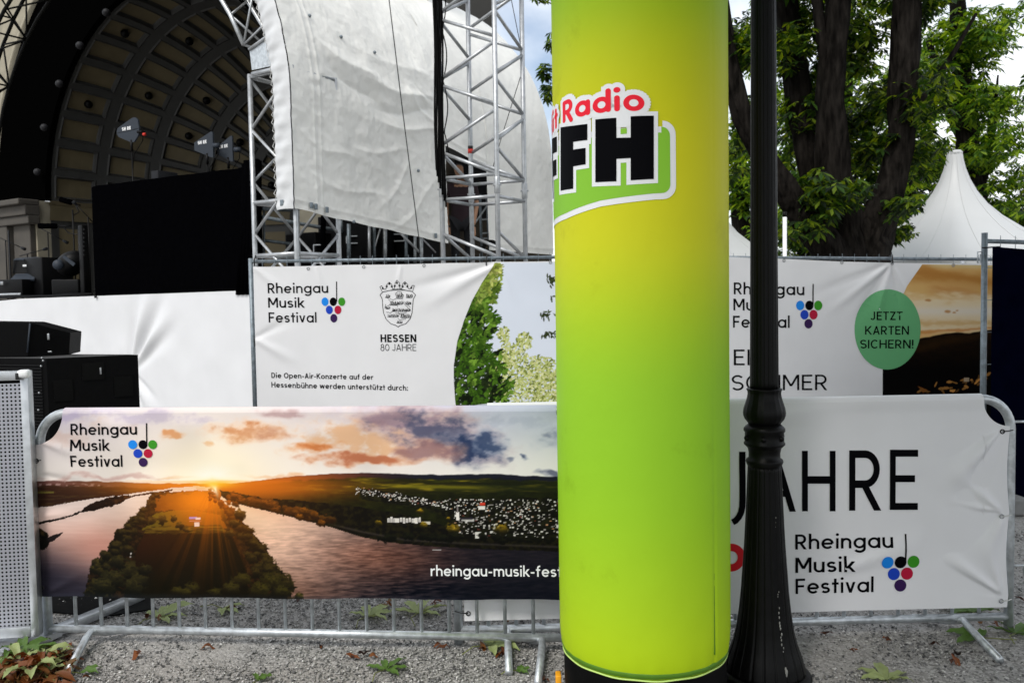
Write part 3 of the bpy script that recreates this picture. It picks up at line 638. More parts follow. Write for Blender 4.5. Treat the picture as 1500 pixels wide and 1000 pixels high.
uL = PF.uv(52, 700, .0245)[0]; uR = BL-.03
z_bl = PF.uv(60, 873, .0245)[1]; z_br = PF.uv(815, 879, .0245)[1]; zt = BH-.021
mbF, (U, Z) = hang(PF, SF, uL, uR, lambda u: z_bl+(z_br-z_bl)*(u-uL)/2.3+.003*np.sin(u*9), zt, 760, 270, cutL=.145, cutR=.12)
pxm = 52+(U-uL)*(815-52)/(PF.uv(815, 700, .0245)[0]-uL); pym = 597+(1.10-Z)*(874-597)/(1.10-(z_bl+z_br)/2)
banF = thing('banner', PF.pt(BL/2, 0, .03), 'printed banner with a river sunset and Rheingau Musik Festival logo', 'banner', 'banners tied to barriers and fences')
mbF.build('printed_cloth', 'print', banF, cols=paint_river(pxm, pym))
festival_logo(PF, SF, banF, [('Rheingau', 104.7, 636.4, 202, 635.7, 16.2), ('Musik', 104.8, 659.6, 161.6, 659.4, 16.4), ('Festival', 105, 682.8, 180.8, 682.7, 16.3)],
              [(195.6, 650.4, 6.5, 6.5), (210.6, 650.4, 6.5, 6.5), (224.8, 650.4, 6.5, 6.5), (203.2, 663.4, 6.5, 6.5), (218.1, 663.4, 6.5, 6.5), (210.9, 676.2, 6.5, 6.5)], (215.6, 619.2, 216.2, 650.4, 1.8), .0245)
a = PF.uv(631, 843, .0245); b = PF.uv(815, 844.3, .0245); cpz = PF.uv(631, 843-15.6, .0245)[1]-a[1]
Print().text('rheingau-musik-festival.de', a, b, cpz, .145, .115, fit='rheingau-musik-fes').build('web_address', 'white_ink', SF, banF)
def eyelet_tie(pl, surf, u, z, du, ban, mt='zip'):
    p = surf(np.array([u]), np.array([z]), .002)[0]
    e = MB(); e.tube([p+.009*(math.cos(a)*pl.e+math.sin(a)*np.array([0, 0, 1])) for a in np.linspace(0, 2*math.pi, 16)[:-1]], .0028, 6, closed=True); e.build('eyelet', 'eyelet' if mt != 'zip' else 'zip', ban)
    q = pl.pt(u+du, z+.006, .02); w2 = pl.pt(u+du*1.0, z+.006, -.02)
    MB().tube([p, (p+q)/2+pl.n*.006, q, w2], .0024, 6).build('cable_tie', mt, ban)
eyelet_tie(PF, SF, uL+.012, .265, -.03, banF); eyelet_tie(PF, SF, uL+.012, .86, .03, banF)

# ---- rear banner, white, JAHRE
def wr_rear(U, Z):
    o = .006*np.sin(U*1.7+1)+.004*(fbm(U*1.6, Z*1.6, 301, 3)-.5); E = BL-.05
    for x0, z0, dx, dz, L, w, a in ((E, .945, -1, -1.05, .45, .05, .022), (E, .945, -1, -.35, .35, .03, -.012), (E, .945, -.5, -1, .5, .05, -.018), (E, .555, -1, .9, .35, .035, .016), (E, .555, -.35, -1, .32, .05, .020), (E, .555, -1, -.5, .45, .06, -.018), (E, .555, -1, .25, .3, .02, .010),
                                    (E, .17, -1, .75, .40, .035, .020), (E, .17, -1, .45, .42, .03, -.015), (E, .17, -.3, 1, .3, .03, .014), (1.35, .95, 1, .45, .7, .10, .010), (1.1, .72, 1, .55, .8, .10, -.010), (1.75, .30, 1, .35, .55, .06, .010)): o = o+fold(U, Z, x0, z0, dx, dz, L, w, a)
    return o
SR = mk_surf(PR, .0245, tight(wr_rear))
ru0 = .03; ru1 = PR.uv(1478.5, 800, .0245)[0]
zb0 = PR.uv(690, 908, .0245)[1]; zb1 = PR.uv(1478, 889, .0245)[1]
banR = thing('banner', PR.pt(BL/2, 0, .03), 'white banner reading JAHRE in big thin capitals behind the lamp post', 'banner', 'banners tied to barriers and fences')
mbR, _ = hang(PR, SR, ru0, ru1, lambda u: zb0+(zb1-zb0)*(u-ru0)/(ru1-ru0), zt, 420, 150, cutL=.12, cutR=.125, edge=lambda U, Z: -.012*np.abs(np.sin((Z-.17)*8.1))*sst(ru1-.12, ru1, U))
mbR.build('cloth', 'vinyl', banR)
festival_logo(PR, SR, banR, [('Rheingau', 1165, 804.4, 1308, 801.5, 22), ('Musik', 1165.3, 838.6, 1251.5, 836.8, 22.3), ('Festival', 1165.6, 869.5, 1280, 866.8, 22.3)],
              [(1300, 823.3, 8.8, 8.9), (1319.3, 823, 8.8, 8.9), (1338.5, 822.4, 8.8, 8.9), (1309.7, 840.4, 8.8, 8.9), (1329, 839.8, 8.8, 8.9), (1319.3, 857.2, 8.8, 8.9)], (1326.6, 781.6, 1326.8, 823, 2.4), .0245)
pr = Print()
def capbox(ch, x0, x1, yt, yb, w):
    g_, wd = glyph(ch, w); a = np.array(PR.uv(x0, yb, .0245)); b = np.array(PR.uv(x1, yb, .0245)); c = PR.uv(x0, yt, .0245)[1]-a[1]
    pr.pieces(g_, lambda q: a+(b-a)*(q[0]/wd)+np.array([0, q[1]*c]))
capbox('A', 1104, 1166, 661, 749, .105); capbox('H', 1175, 1224, 660, 748.5, .125); capbox('R', 1244, 1291, 659.4, 747.5, .125); capbox('E', 1303.7, 1345.5, 658.5, 746.5, .115)
jp = [PR.uv(x, y, .0245) for x, y in ((1087.7, 661.5), (1087.7, 700), (1087.7, 730), (1087.2, 742), (1085.5, 750), (1082, 757), (1077.5, 762), (1073, 764.5))]
pr.pieces(ribbon(jp, 9.2/cap_scale(PR, 1087)), lambda q: q)
pr.build('big_lettering', 'ink', SR, banR)
rc = PR.uv(1071, 816, .0245); rs = 1/cap_scale(PR, 1071)
Print().pieces(ribbon(arc(rc[0], rc[1], 15*rs, 15*rs, 0, 360, 40)[:-1], 11*rs, closed=True), lambda q: q).build('red_ring', 'bred', SR, banR)
for px, py, mt in ((1469, 632, 'zip'), (1467, 756, 'zip_white'), (1467, 880, 'zip_white')):
    u_, z_ = PR.uv(px, py, .0245); eyelet_tie(PR, SR, u_, z_, .05, banR, mt)
u_, z_ = PR.uv(686, 897, .0245); eyelet_tie(PR, SR, u_, z_, -.06, banR)

# ============================================================ CONSTRUCTION FENCE
P1a, P1b = at(370, 480, 8.0), at(900, 480, 8.35)
P2a, P2b = at(903, 480, 8.36), at(1462, 480, 8.05)
P3a, P3b = at(1441, 480, 6.25), at(2000, 480, 6.45)
def fence_panel(a, b, zt0, zt1, label, post_top=.02, tube='galv_dark'):
    pl = Plane(a, b); t = thing('site_fence', (a[0], a[1], 0), label, 'fence', 'site fence panels')
    L_ = pl.L; zt = lambda u: zt0+(zt1-zt0)*u/L_
    for u in (0, L_): MB().tube([pl.pt(u, .06), pl.pt(u, zt(u)+post_top)], .021, 12).build('post', tube, t)
    MB().tube([pl.pt(0, zt(0)-.02), pl.pt(L_, zt(L_)-.02)], .0165, 10).build('top_tube', tube, t)
    MB().tube([pl.pt(0, .14), pl.pt(L_, .14)], .0165, 10).build('bottom_tube', tube, t)
    w = MB(); k = .11
    while k < L_: w.tube([pl.pt(k, .13, .017), pl.pt(k, zt(k)+.022, .017)], .0022, 5); k += .113
    for j in range(1, 8): w.tube([pl.pt(0, .1+j*.235, .021), pl.pt(L_, .1+j*.235, .021)], .0022, 5)
    w.build('wire_mesh', tube, t)
    return pl, t
ztop = lambda px, py, pl: pl.uv(px, py)[1]
pA = Plane(P1a, P1b); pB = Plane(P2a, P2b); pC = Plane(P3a, P3b)
F1, f1 = fence_panel(P1a, P1b, ztop(370, 380, pA), ztop(808, 373.5, pA), 'site fence panel with mesh, left of the lime green column, before the stage', .01)
F2, f2 = fence_panel(P2a, P2b, ztop(1065, 369.5, pB), ztop(1452, 377, pB), 'site fence panel with mesh between the green column and the navy screen')
F3, f3 = fence_panel(P3a, P3b, ztop(1450, 349, pC), ztop(1500, 352, pC)-.1, 'site fence panel covered in navy cloth at the right edge', .04)
for pl, u in ((F1, 0), (F2, 0), (F3, .02)):
    c = pl.pt(u, .06); m_ = MB().box(c, (.22, .70, .12), axes(pl.e), .015)
    tag(m_.build('fence_foot', 'concrete', loc=(c[0], c[1], 0), smooth=False), {0: 'grey concrete block holding up the left end of the site fence', 1: 'grey concrete block under the fence joint behind the green column', 2: 'grey concrete block at the foot of the navy fence screen'}[[F1, F2, F3].index(pl)], 'fence foot', 'concrete fence feet')
def wr_f1(U, Z):
    o = .010*np.sin(U*1.3)+.006*(fbm(U*1.5, Z*1.5, 401, 3)-.5)
    for x0, z0, dx, dz, L, w, a in ((2.33, 1.93, -1, -.55, 1.1, .07, .016), (2.33, 1.93, -1, -.28, 1.3, .06, -.014), (2.33, 1.93, .4, -1, .5, .05, .01), (.02, 1.93, 1, -.9, .5, .05, .012), (.02, 1.25, 1, -.6, .6, .06, .014), (.02, 1.25, 1, .5, .5, .05, -.010), (.6, 1.93, .3, -1, .3, .03, .008), (1.4, 1.93, -.2, -1, .3, .03, .008)): o = o+fold(U, Z, x0, z0, dx, dz, L, w, a)
    return o
S1 = mk_surf(F1, .045, lambda U, Z: np.maximum(wr_f1(U, Z), -.015))
def top_line(pl, pts, off=.03):
    q = np.array([pl.uv(x, y, off) for x, y in pts]); return lambda u: np.interp(u, q[:, 0], q[:, 1])
def sheet(pl, surf, u0, u1, zb, ztf, nu, nz):
    us = np.linspace(u0, u1, nu); v = np.linspace(0, 1, nz); T_ = ztf(us); Z = zb+(T_-zb)[None]*v[:, None]; U = np.broadcast_to(us, Z.shape)
    return MB().grid(surf(U, Z))
ban1 = thing('banner', F1.pt(F1.L/2, .2, .03), 'white fence banner with state crest, small German text and tree photo', 'banner', 'banners tied to barriers and fences')
t1 = top_line(F1, [(370, 391), (460, 389), (600, 386.5), (700, 384.5), (722, 383), (780, 383), (900, 382)])
u10 = F1.uv(374, 480, .03)[0]
sheet(F1, S1, u10, F1.L-.03, .22, lambda u: t1(u)-.004*np.abs(np.sin(u*3.4)), 260, 110).build('cloth', 'vinyl', ban1)
festival_logo(F1, S1, ban1, [('Rheingau', 392.9, 429.5, 481.3, 428.9, 14.7), ('Musik', 393.5, 450.5, 446.2, 450.5, 14.7), ('Festival', 394.2, 472.1, 464.3, 472.1, 14.7)],
              [(476.6, 441.8, 5.1, 6.2), (488.5, 441.8, 5.1, 6.2), (501, 441.8, 5.1, 6.2), (482.8, 453.7, 5.1, 6.2), (495.4, 453.7, 5.1, 6.2), (489.4, 465.9, 5.1, 6.2)], (493.4, 412.3, 493.6, 441.8, 1.5), .03)
def lines(pl, surf, parent, rows, off, name='lettering', m='ink', w=.13, track=.12, cell=.04):
    pr = Print()
    for r_ in rows:
        tx, x0, y0, x1, y1, cp = r_[:6]; ww = r_[6] if len(r_) > 6 else w
        a = pl.uv(x0, y0, off); b = pl.uv(x1, y1, off); c = pl.uv(x0, y0-cp, off)[1]-a[1]; pr.text(tx, a, b, c, ww, track)
    return pr.build(name, m, surf, parent, cell=cell)
lines(F1, S1, ban1, [('HESSEN', 557.7, 500.8, 610, 500.8, 11.3, .20), ('80 JAHRE', 557.7, 513.5, 610, 513.5, 9.9, .095)], .03)
lines(F1, S1, ban1, [('Die Open-Air-Konzerte auf der', 398.2, 553, 547, 555.6, 7.8), ('Hessenbühne werden unterstützt durch:', 398.2, 566.8, 597.5, 571.4, 8)], .03, w=.165)
# the crest: crown, shield and a striped lion in line drawing
def crest():
    pr = Print(); q = lambda X_, Y_: F1.uv(540+X_/7.69, 400+Y_/7.69, .03); k = .9/cap_scale(F1, 580)
    def line(pts, w=.62): w *= 1.25; pr.pieces(ribbon([q(*p) for p in pts], w*k), lambda z: z, random.randint(0, 3))
    line([(130, 245), (155, 290), (160, 380), (170, 450), (200, 520), (250, 568), (310, 588), (333, 605), (357, 588), (420, 568), (470, 510), (490, 440), (495, 380), (503, 295), (528, 245), (492, 208), (420, 193), (330, 187), (240, 195), (160, 212), (130, 245)], .75)
    line([(155, 210), (128, 155), (150, 142), (172, 180), (195, 182), (205, 130), (235, 102), (262, 130), (268, 178), (290, 176), (300, 110), (320, 80), (348, 110), (352, 172), (374, 176), (385, 120), (410, 95), (440, 130), (448, 176), (470, 180), (490, 140), (515, 140), (495, 205)], .6)
    for cx, cy in ((160, 170), (205, 150), (235, 120), (262, 150), (295, 145), (320, 110), (348, 140), (384, 150), (410, 120), (436, 150), (480, 165)): pr.pieces(disc(0, 0, 1, 1, 12), lambda z: np.array(q(cx+z[0]*11, cy+z[1]*12)), random.randint(0, 4))
    line([(165, 210), (330, 176), (490, 204)], .45); rs = np.random.default_rng(4)
    body = [(190, 240, 240, 275), (310, 230, 390, 275), (420, 240, 495, 275), (240, 318, 385, 352), (420, 320, 480, 350), (265, 400, 470, 428), (190, 380, 240, 400), (215, 465, 340, 492), (360, 462, 465, 500), (320, 535, 380, 560)]
    for x0, y0, x1, y1 in body:
        n_ = int((x1-x0)/9)
        for i in range(n_):
            x = x0+(x1-x0)*(i+.5)/n_; j = rs.random(4)*12-6; line([(x+j[0], y0+j[1]), (x+5+j[2], (y0+y1)/2), (x-3+j[3], y1+j[1])], .38+.3*rs.random())
        line([(x0, y1), ((x0+x1)/2, y1+4), (x1, y1-2)], .5)
    for pts in ([(300, 235), (330, 205), (370, 215), (385, 245), (350, 262), (310, 252), (300, 235)], [(385, 330), (430, 375), (455, 400), (470, 420)], [(400, 320), (445, 365), (470, 385)], [(180, 390), (230, 360), (320, 362), (330, 380)], [(240, 290), (280, 300), (310, 285), (390, 290)],
                [(200, 440), (250, 445), (280, 420)], [(430, 440), (400, 452), (300, 450)], [(330, 505), (350, 525), (420, 515)], [(220, 290), (245, 315)], [(195, 350), (185, 385), (210, 400)], [(330, 440), (360, 470)]): line(pts, .45)
    pr.build('crest', 'ink', S1, ban1, cell=0)
crest()
def paint_trees(X, Y):
    C = np.zeros(X.shape+(3,)); C[...] = np.array((214, 221, 233.))+(fbm(X/60, Y/40, 5, 3)[..., None]-.5)*8; rs = np.random.default_rng(8)
    n = fbm(X/7, Y/7, 3, 5); n2 = fbm(X/3.2, Y/3.2, 8, 4)
    def stamp(px, py, a, L, w, col):             # one pointed leaf
        q = (np.abs(X-px) < L) & (np.abs(Y-py) < L)
        if q.any():
            u = (X[q]-px)*math.cos(a)+(Y[q]-py)*math.sin(a); v = -(X[q]-px)*math.sin(a)+(Y[q]-py)*math.cos(a); m = (np.abs(u) < L*.5) & (np.abs(v) < w*np.clip(1-(2*u/L)**2, 0, 1)); i = np.flatnonzero(q.ravel())[m.ravel()]; C.reshape(-1, 3)[i] = col
    def put(m, col): m = np.clip(m, 0, 1)[..., None]; C[...] = C*(1-m)+m*np.asarray(col, float)
    # pale sunlit bush on the right
    tops = [(738, 490, 9), (745, 520, 16), (768, 500, 11), (760, 540, 22), (790, 540, 16), (800, 556, 26), (730, 540, 16), (785, 575, 30), (755, 580, 30), (815, 580, 30), (725, 570, 18)]
    for cx, cy, r_ in tops:
        for _ in range(int(r_*11)):
            a = rs.random()*6.28; k = rs.random()**.6*r_*1.05; b = rs.random(); c = np.array((178, 186, 112.)) if b < .5 else np.array((206, 206, 150.)) if b < .75 else np.array((118, 130, 58.)); stamp(cx+k*math.cos(a), cy+k*math.sin(a)*1.2, rs.random()*3.1, 3+3*rs.random(), .9+.8*rs.random(), c+rs.normal()*10)
    # dark chestnut on the left: clusters of drooping leaves, lighter towards the top
    cl = []
    for _ in range(360):
        py = 386+rs.random()*204; e = np.interp(py, [386, 400, 425, 440, 452, 462, 480, 500, 525, 545, 560, 590], [727, 733, 727, 724, 716, 730, 722, 716, 738, 748, 752, 738]); lo = np.interp(py, [386, 440, 500, 590], [716, 686, 664, 660]); px = lo+rs.random()**.8*(e-lo); cl.append((px, py, e))
    cl.sort(key=lambda p: rs.random())
    put(sst(3, -3, X-np.interp(Y, [386, 400, 425, 440, 452, 462, 480, 500, 525, 545, 560, 590], [716, 722, 716, 712, 704, 712, 706, 704, 722, 730, 736, 726])+(n-.5)*30)*sst(388, 396, Y)*sst(.40, .46, n2+.12*sst(430, 560, Y))*.95, (22, 34, 10))
    for px, py, e in cl:
        up_ = np.clip((455-py)/60+rs.normal()*.25, 0, 1); dark = np.array((44, 74, 14.))*(1-up_)+up_*np.array((128, 142, 56.)); lite = np.array((104, 138, 46.))*(1-up_)+up_*np.array((186, 186, 112.)); base = dark+(lite-dark)*rs.random()**2
        if rs.random() < .22 and py > 450: base = np.array((16, 26, 8.))
        for k in range(5+int(rs.random()*3)): a = .9+1.5*(rs.random()-.5)+(k-3)*.38; L = 6+5*rs.random(); stamp(px+math.cos(a)*L*.5, py+math.sin(a)*L*.5, a, L, 1.3+.7*rs.random(), np.clip(base*(.75+.5*rs.random()), 4, 240))
    for cx, cy, r_ in ((806, 408, 8), (800, 460, 11), (806, 492, 11), (820, 440, 14), (840, 480, 22), (812, 412, 9)):
        for _ in range(int(r_*1.6)): a = 1.2+rs.normal()*.7; stamp(cx+rs.normal()*r_*.5, cy+rs.normal()*r_*.3, a, 6+4*rs.random(), 1.2, np.array((56, 66, 36.))*(.7+.6*rs.random()))
    return lin(np.clip(C, 0, 255))
def picture(pl, surf, edge_pts, u1, zb, ztf, nu, nz, paint, parent, off, py_of=None):
    q = np.array([pl.uv(x, y, off) for x, y in edge_pts]); o_ = np.argsort(q[:, 1]); q = q[o_]
    z = np.linspace(0, 1, nz); v = np.linspace(0, 1, nu); rows = []
    Zt = ztf(q[-1, 0]); Zr = zb+(Zt-zb)*z; ul = np.interp(Zr, q[:, 1], q[:, 0]); U = ul[:, None]+(u1-ul)[:, None]*v[None]; Z = np.broadcast_to(Zr[:, None], U.shape).copy()
    Z = zb+(Z-zb)*((ztf(U)-zb)/(Zt-zb))
    P = surf(U, Z, .0016); Q = P-CAM; dep = Q@FW; px = 750+FPX*(Q@RT)/dep; py = 500-FPX*(Q@UP)/dep
    mb = MB().grid(P); return mb.build('printed_picture', 'print', parent, cols=paint(px.ravel(), py.ravel()))
picture(F1, S1, [(724, 386), (722, 390), (706, 413), (691.7, 438.3), (679.6, 468), (669.7, 498.8), (664.6, 534), (664.6, 556), (666.8, 588), (676, 640)], F1.L-.035, .23, lambda u: t1(u)-.012, 260, 330, paint_trees, ban1, .03)
for px, py in ((452, 393.5), (533, 391), (621, 389), (806, 384.5)):
    u_, z_ = F1.uv(px, py, .03); p = S1(np.array([u_]), np.array([z_]), .002)[0]
    MB().tube([p+.012*(math.cos(a)*F1.e+math.sin(a)*np.array([0, 0, 1])) for a in np.linspace(0, 6.283, 14)[:-1]], .004, 6, closed=True).build('eyelet', 'eyelet', ban1)
for px, py in ((712, 381), (373, 382), (373.5, 499)):
    u_, z_ = F1.uv(px, py, .03); MB().tube([F1.pt(u_, z_-.05, .045), F1.pt(u_, z_+.01, .05), F1.pt(u_+.01, z_+.05, .02), F1.pt(u_, z_+.03, -.03)], .006, 6).build('cable_tie', 'zip', ban1)
# right fence banner
def wr_f2(U, Z):
    o = .010*np.sin(U*1.5+2)+.006*(fbm(U*1.5, Z*1.5, 501, 3)-.5); k = F2.uv(1305, 385, .03)
    for dx, dz, L, w, a in ((-1, -.8, .9, .05, .016), (-.6, -1, .9, .05, -.014), (-.25, -1, .9, .045, .014), (.15, -1, .7, .04, -.012), (.45, -1, .6, .04, .010), (-1, -.4, 1.0, .05, -.010)): o = o+fold(U, Z, k[0], k[1], dx, dz, L, w, a)
    o = o+.006*np.sin(U*8)*np.exp(-((Z-1.9)/.08)**2)
    return o
S2 = mk_surf(F2, .045, lambda U, Z: np.maximum(wr_f2(U, Z), -.015))
ban2 = thing('banner', F2.pt(F2.L/2, .2, .03), 'fence banner with round green badge JETZT KARTEN SICHERN! and dark hillside photo', 'banner', 'banners tied to barriers and fences')
t2 = top_line(F2, [(903, 374), (1065, 376.5), (1140, 379), (1230, 383), (1305, 385), (1400, 386), (1462, 387)])
sheet(F2, S2, .03, F2.L-.02, .22, t2, 260, 110).build('cloth', 'vinyl', ban2)
festival_logo(F2, S2, ban2, [('Rheingau', 1074.6, 431, 1178, 432.3, 17.4), ('Musik', 1074, 454.5, 1134.5, 455, 17.2), ('Festival', 1073.4, 479.7, 1156.5, 480, 17.4)],
              [(1171.8, 447.3, 6, 7), (1185.3, 447.3, 6, 7), (1198.2, 447.3, 6, 7), (1178.1, 460.8, 6, 7), (1191.3, 460.8, 6, 7), (1184, 474, 6, 7)], (1190.8, 415.8, 1190.6, 447.3, 1.8), .03)
lines(F2, S2, ban2, [('EIN', 1074.6, 534.6, 1123, 534.8, 23), ('SOMMER', 1071.6, 571.5, 1211.4, 571, 22.5)], .03, w=.115, track=.14)
def paint_dusk(X, Y):
    C = np.zeros(X.shape+(3,)); n = fbm(X/38+(Y/60), Y/11-X/70, 3, 5); n2 = fbm(X/12, Y/4, 8, 4)
    def put(m, col): m = np.clip(m, 0, 1)[..., None]; C[...] = C*(1-m)+m*np.asarray(col, float)
    Yt = Y-(X-1350)*.12
    C[...] = np.array((206, 166, 104.)); put(sst(398, 386, Y), (208, 190, 142)); put(np.exp(-((Yt-399+(n-.5)*16)/11)**2)*.9, (166, 112, 50)); put(np.exp(-((Yt-424+(n-.5)*30)/9)**2)*.6*sst(1350, 1380, X), (176, 118, 62)); put(sst(425, 448, Y+(n-.5)*34), (224, 204, 168)); put(np.exp(-((Y-456)/7)**2)*.7, (222, 214, 204)); put(np.exp(-((Y-473+(n2-.5)*8)/4)**2)*.7, (202, 162, 104)); put(sst(482, 492, Y+(n2-.5)*6)*.7, (212, 160, 88)); put(np.exp(-((Y-486-(1360-X)*.06+(n2-.5)*5)/2.2)**2)*.7, (190, 118, 52))
    for cx, cy, r_ in ((1388, 456, 5), (1398, 457.5, 3), (1402, 455, 3), (1361, 440, 5)): put(sst(1.2, .4, np.hypot(X-cx, (Y-cy)*2.2)/r_+(n2-.5)*1.2)*.8, (178, 124, 70))
    q = np.array([(1290, 500), (1345, 496), (1362, 493), (1385, 488), (1400, 487), (1420, 488), (1440, 484), (1470, 480)]); hl = np.interp(X, q[:, 0], q[:, 1])+(n2-.5)*1.6
    put(sst(-1, 1.2, Y-hl), np.array((14, 8, 4.))+(n2[..., None]-.4)*np.array((26, 14, 4.))); put(sst(0, 5, Y-hl)*np.exp(-((Y-508+(X-1340)*.2+(n-.5)*12)/10)**2)*.55, (56, 36, 12)); put(sst(515, 545, Y), (4, 3, 3)); rs = np.random.default_rng(3)
    for i in range(34):
        px = 1338+rs.random()*110; py = 580-(px-1345)*.36+rs.normal()*5+6; w, h, a = 2+4*rs.random(), .8+1.4*rs.random(), -.3+rs.normal()*.5; u = (X-px)*math.cos(a)+(Y-py)*math.sin(a); v = -(X-px)*math.sin(a)+(Y-py)*math.cos(a); put((np.hypot(u/w, v/h) < 1)*1.0, np.array((150, 104, 52.))*(.5+.8*rs.random()))
    put(poly_tri(X, Y, (1344, 565), (1359, 571), (1352, 575)), (120, 74, 32)); put(((np.abs(X-1416) < 4) & (np.abs(Y-556) < 3))*.9, (176, 156, 130))
    return lin(np.clip(C, 0, 255))
def poly_tri(X, Y, a, b, c):
    s = lambda p, q: (q[0]-p[0])*(Y-p[1])-(q[1]-p[1])*(X-p[0]); d = np.stack([s(a, b), s(b, c), s(c, a)]); return ((d > 0).all(0) | (d < 0).all(0)).astype(float)
picture(F2, S2, [(1353, 383), (1351.5, 385.5), (1338, 405), (1327.5, 420), (1306, 465), (1296, 505), (1292.5, 541), (1292.4, 581), (1296, 640)], F2.L-.025, .23, lambda u: t2(u)-.012, 220, 300, paint_dusk, ban2, .03)
c = F2.uv(1299.3, 482.4, .03); ru = abs(F2.uv(1299.3+48.3, 482.4, .03)[0]-c[0]); rz = abs(F2.uv(1299.3, 482.4+58.5, .03)[1]-c[1])
bp = Print()
for i in range(64):
    a0, a1 = 2*math.pi*i/64, 2*math.pi*(i+1)/64; bp.poly([c, (c[0]+ru*math.cos(a0), c[1]+rz*math.sin(a0)), (c[0]+ru*math.cos(a1), c[1]+rz*math.sin(a1))], 8)
badge = bp.build('badge', 'sage', S2, ban2, cell=.05)
lines(F2, lambda U, Z, off=0: S2(U, Z, off+.002), badge, [('JETZT', 1275, 468.6, 1321.5, 468.6, 12.3), ('KARTEN', 1266.6, 489.9, 1330.5, 489.9, 12.6), ('SICHERN!', 1259.4, 510, 1337, 510, 12.6)], .03, w=.145)
for px, py in ((1148, 381.5), (1233, 384.5), (1306, 386), (1395, 388.5)):
    u_, z_ = F2.uv(px, py, .03); p = S2(np.array([u_]), np.array([z_]), .003)[0]
    MB().tube([p+.012*(math.cos(a)*F2.e+math.sin(a)*np.array([0, 0, 1])) for a in np.linspace(0, 6.283, 14)[:-1]], .004, 6, closed=True).build('eyelet', 'eyelet', ban2)
u_, z_ = F2.uv(1306, 380, .03); MB().tube([F2.pt(u_, z_-.04, .045), F2.pt(u_, z_+.01, .05), F2.pt(u_+.01, z_+.04, .02), F2.pt(u_, z_+.03, -.03)], .007, 6).build('cable_tie', 'zip', ban2)
# navy screen cloth on the right panel
def wr_f3(U, Z): return .012*np.sin(U*3)+.01*(fbm(U*2, Z*1.2, 601, 3)-.5)
S3 = mk_surf(F3, .035, wr_f3); t3 = top_line(F3, [(1452, 361), (1475, 363), (1510, 366), (2000, 385)], .035)
cl = sheet(F3, S3, F3.uv(1452, 500, .035)[0], F3.L-.05, F3.uv(1490, 752, .035)[1], t3, 60, 50).build('privacy_screen', 'navy_cloth', loc=F3.pt(1.2, 0, .035))
tag(cl, 'dark navy cloth covering the fence at the right edge', 'screen cloth')
# small hasp on the navy fence post
hp = F3.pt(0, 0, 0); za = F3.uv(1434, 372)[1]; zb_ = F3.uv(1434, 385)[1]
MB().tube([hp+(0, -.0, za+.015), hp+(-.05, -.0, za+.015), hp+(-.05, 0, zb_), hp+(-.03, 0, zb_), hp+(-.03, 0, za)], .005, 6).build('hasp', 'galv', f3)
MB().tube([hp+np.array((-.03, -.02, F3.uv(1440, 363)[1])), hp+np.array((0, -.03, F3.uv(1440, 363)[1])), hp+np.array((.1, -.02, F3.uv(1440, 362)[1]))], .006, 6).build('cable_tie', 'zip', f3)

# ============================================================ INFLATABLE COLUMN
CY = 3.27; cc = at(939.5, 500, CY); CR = .3275
def cyl(px, py, r=CR):
    d = ray(px, py); o = CAM-np.array([cc[0], cc[1], 0]); A = d[0]**2+d[1]**2; B = 2*(o[0]*d[0]+o[1]*d[1]); Cc = o[0]**2+o[1]**2-r*r
    dis = max(B*B-4*A*Cc, 0); t = (-B-math.sqrt(dis))/(2*A); p = o+d*t; return math.atan2(p[0], -p[1])*CR, float(p[2])
Z0 = .215
m = bpy.data.materials.new('lime inflatable cloth'); m.use_nodes = True; t = m.node_tree; b = t.nodes['Principled BSDF']
tc = t.nodes.new('ShaderNodeTexCoord'); sp = t.nodes.new('ShaderNodeSeparateXYZ'); t.links.new(tc.outputs['Object'], sp.inputs[0])
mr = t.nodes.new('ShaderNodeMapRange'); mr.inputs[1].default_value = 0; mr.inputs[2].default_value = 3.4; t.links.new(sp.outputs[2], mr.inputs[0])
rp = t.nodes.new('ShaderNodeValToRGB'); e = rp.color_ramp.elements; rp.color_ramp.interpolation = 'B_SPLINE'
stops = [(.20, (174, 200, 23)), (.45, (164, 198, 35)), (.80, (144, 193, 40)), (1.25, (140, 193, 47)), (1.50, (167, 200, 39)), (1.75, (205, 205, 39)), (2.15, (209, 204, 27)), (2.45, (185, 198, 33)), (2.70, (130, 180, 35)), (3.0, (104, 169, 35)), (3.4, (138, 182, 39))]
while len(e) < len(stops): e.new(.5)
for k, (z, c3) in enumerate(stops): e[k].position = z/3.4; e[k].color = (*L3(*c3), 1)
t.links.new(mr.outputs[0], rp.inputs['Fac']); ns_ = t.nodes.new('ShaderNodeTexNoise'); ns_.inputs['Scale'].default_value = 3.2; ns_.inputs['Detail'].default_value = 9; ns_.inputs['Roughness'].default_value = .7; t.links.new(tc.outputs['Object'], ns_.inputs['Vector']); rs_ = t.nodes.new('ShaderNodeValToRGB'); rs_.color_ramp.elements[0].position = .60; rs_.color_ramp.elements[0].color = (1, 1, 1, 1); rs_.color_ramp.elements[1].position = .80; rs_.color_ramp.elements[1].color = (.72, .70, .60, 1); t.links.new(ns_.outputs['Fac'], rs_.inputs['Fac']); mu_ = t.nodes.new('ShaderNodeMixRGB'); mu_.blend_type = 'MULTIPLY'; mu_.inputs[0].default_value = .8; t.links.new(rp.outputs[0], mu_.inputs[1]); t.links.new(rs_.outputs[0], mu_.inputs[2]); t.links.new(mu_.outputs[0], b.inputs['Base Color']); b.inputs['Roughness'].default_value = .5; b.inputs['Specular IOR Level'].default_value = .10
nz = t.nodes.new('ShaderNodeTexNoise'); nz.inputs['Scale'].default_value = 6; nz.inputs['Detail'].default_value = 6; t.links.new(tc.outputs['Object'], nz.inputs['Vector'])
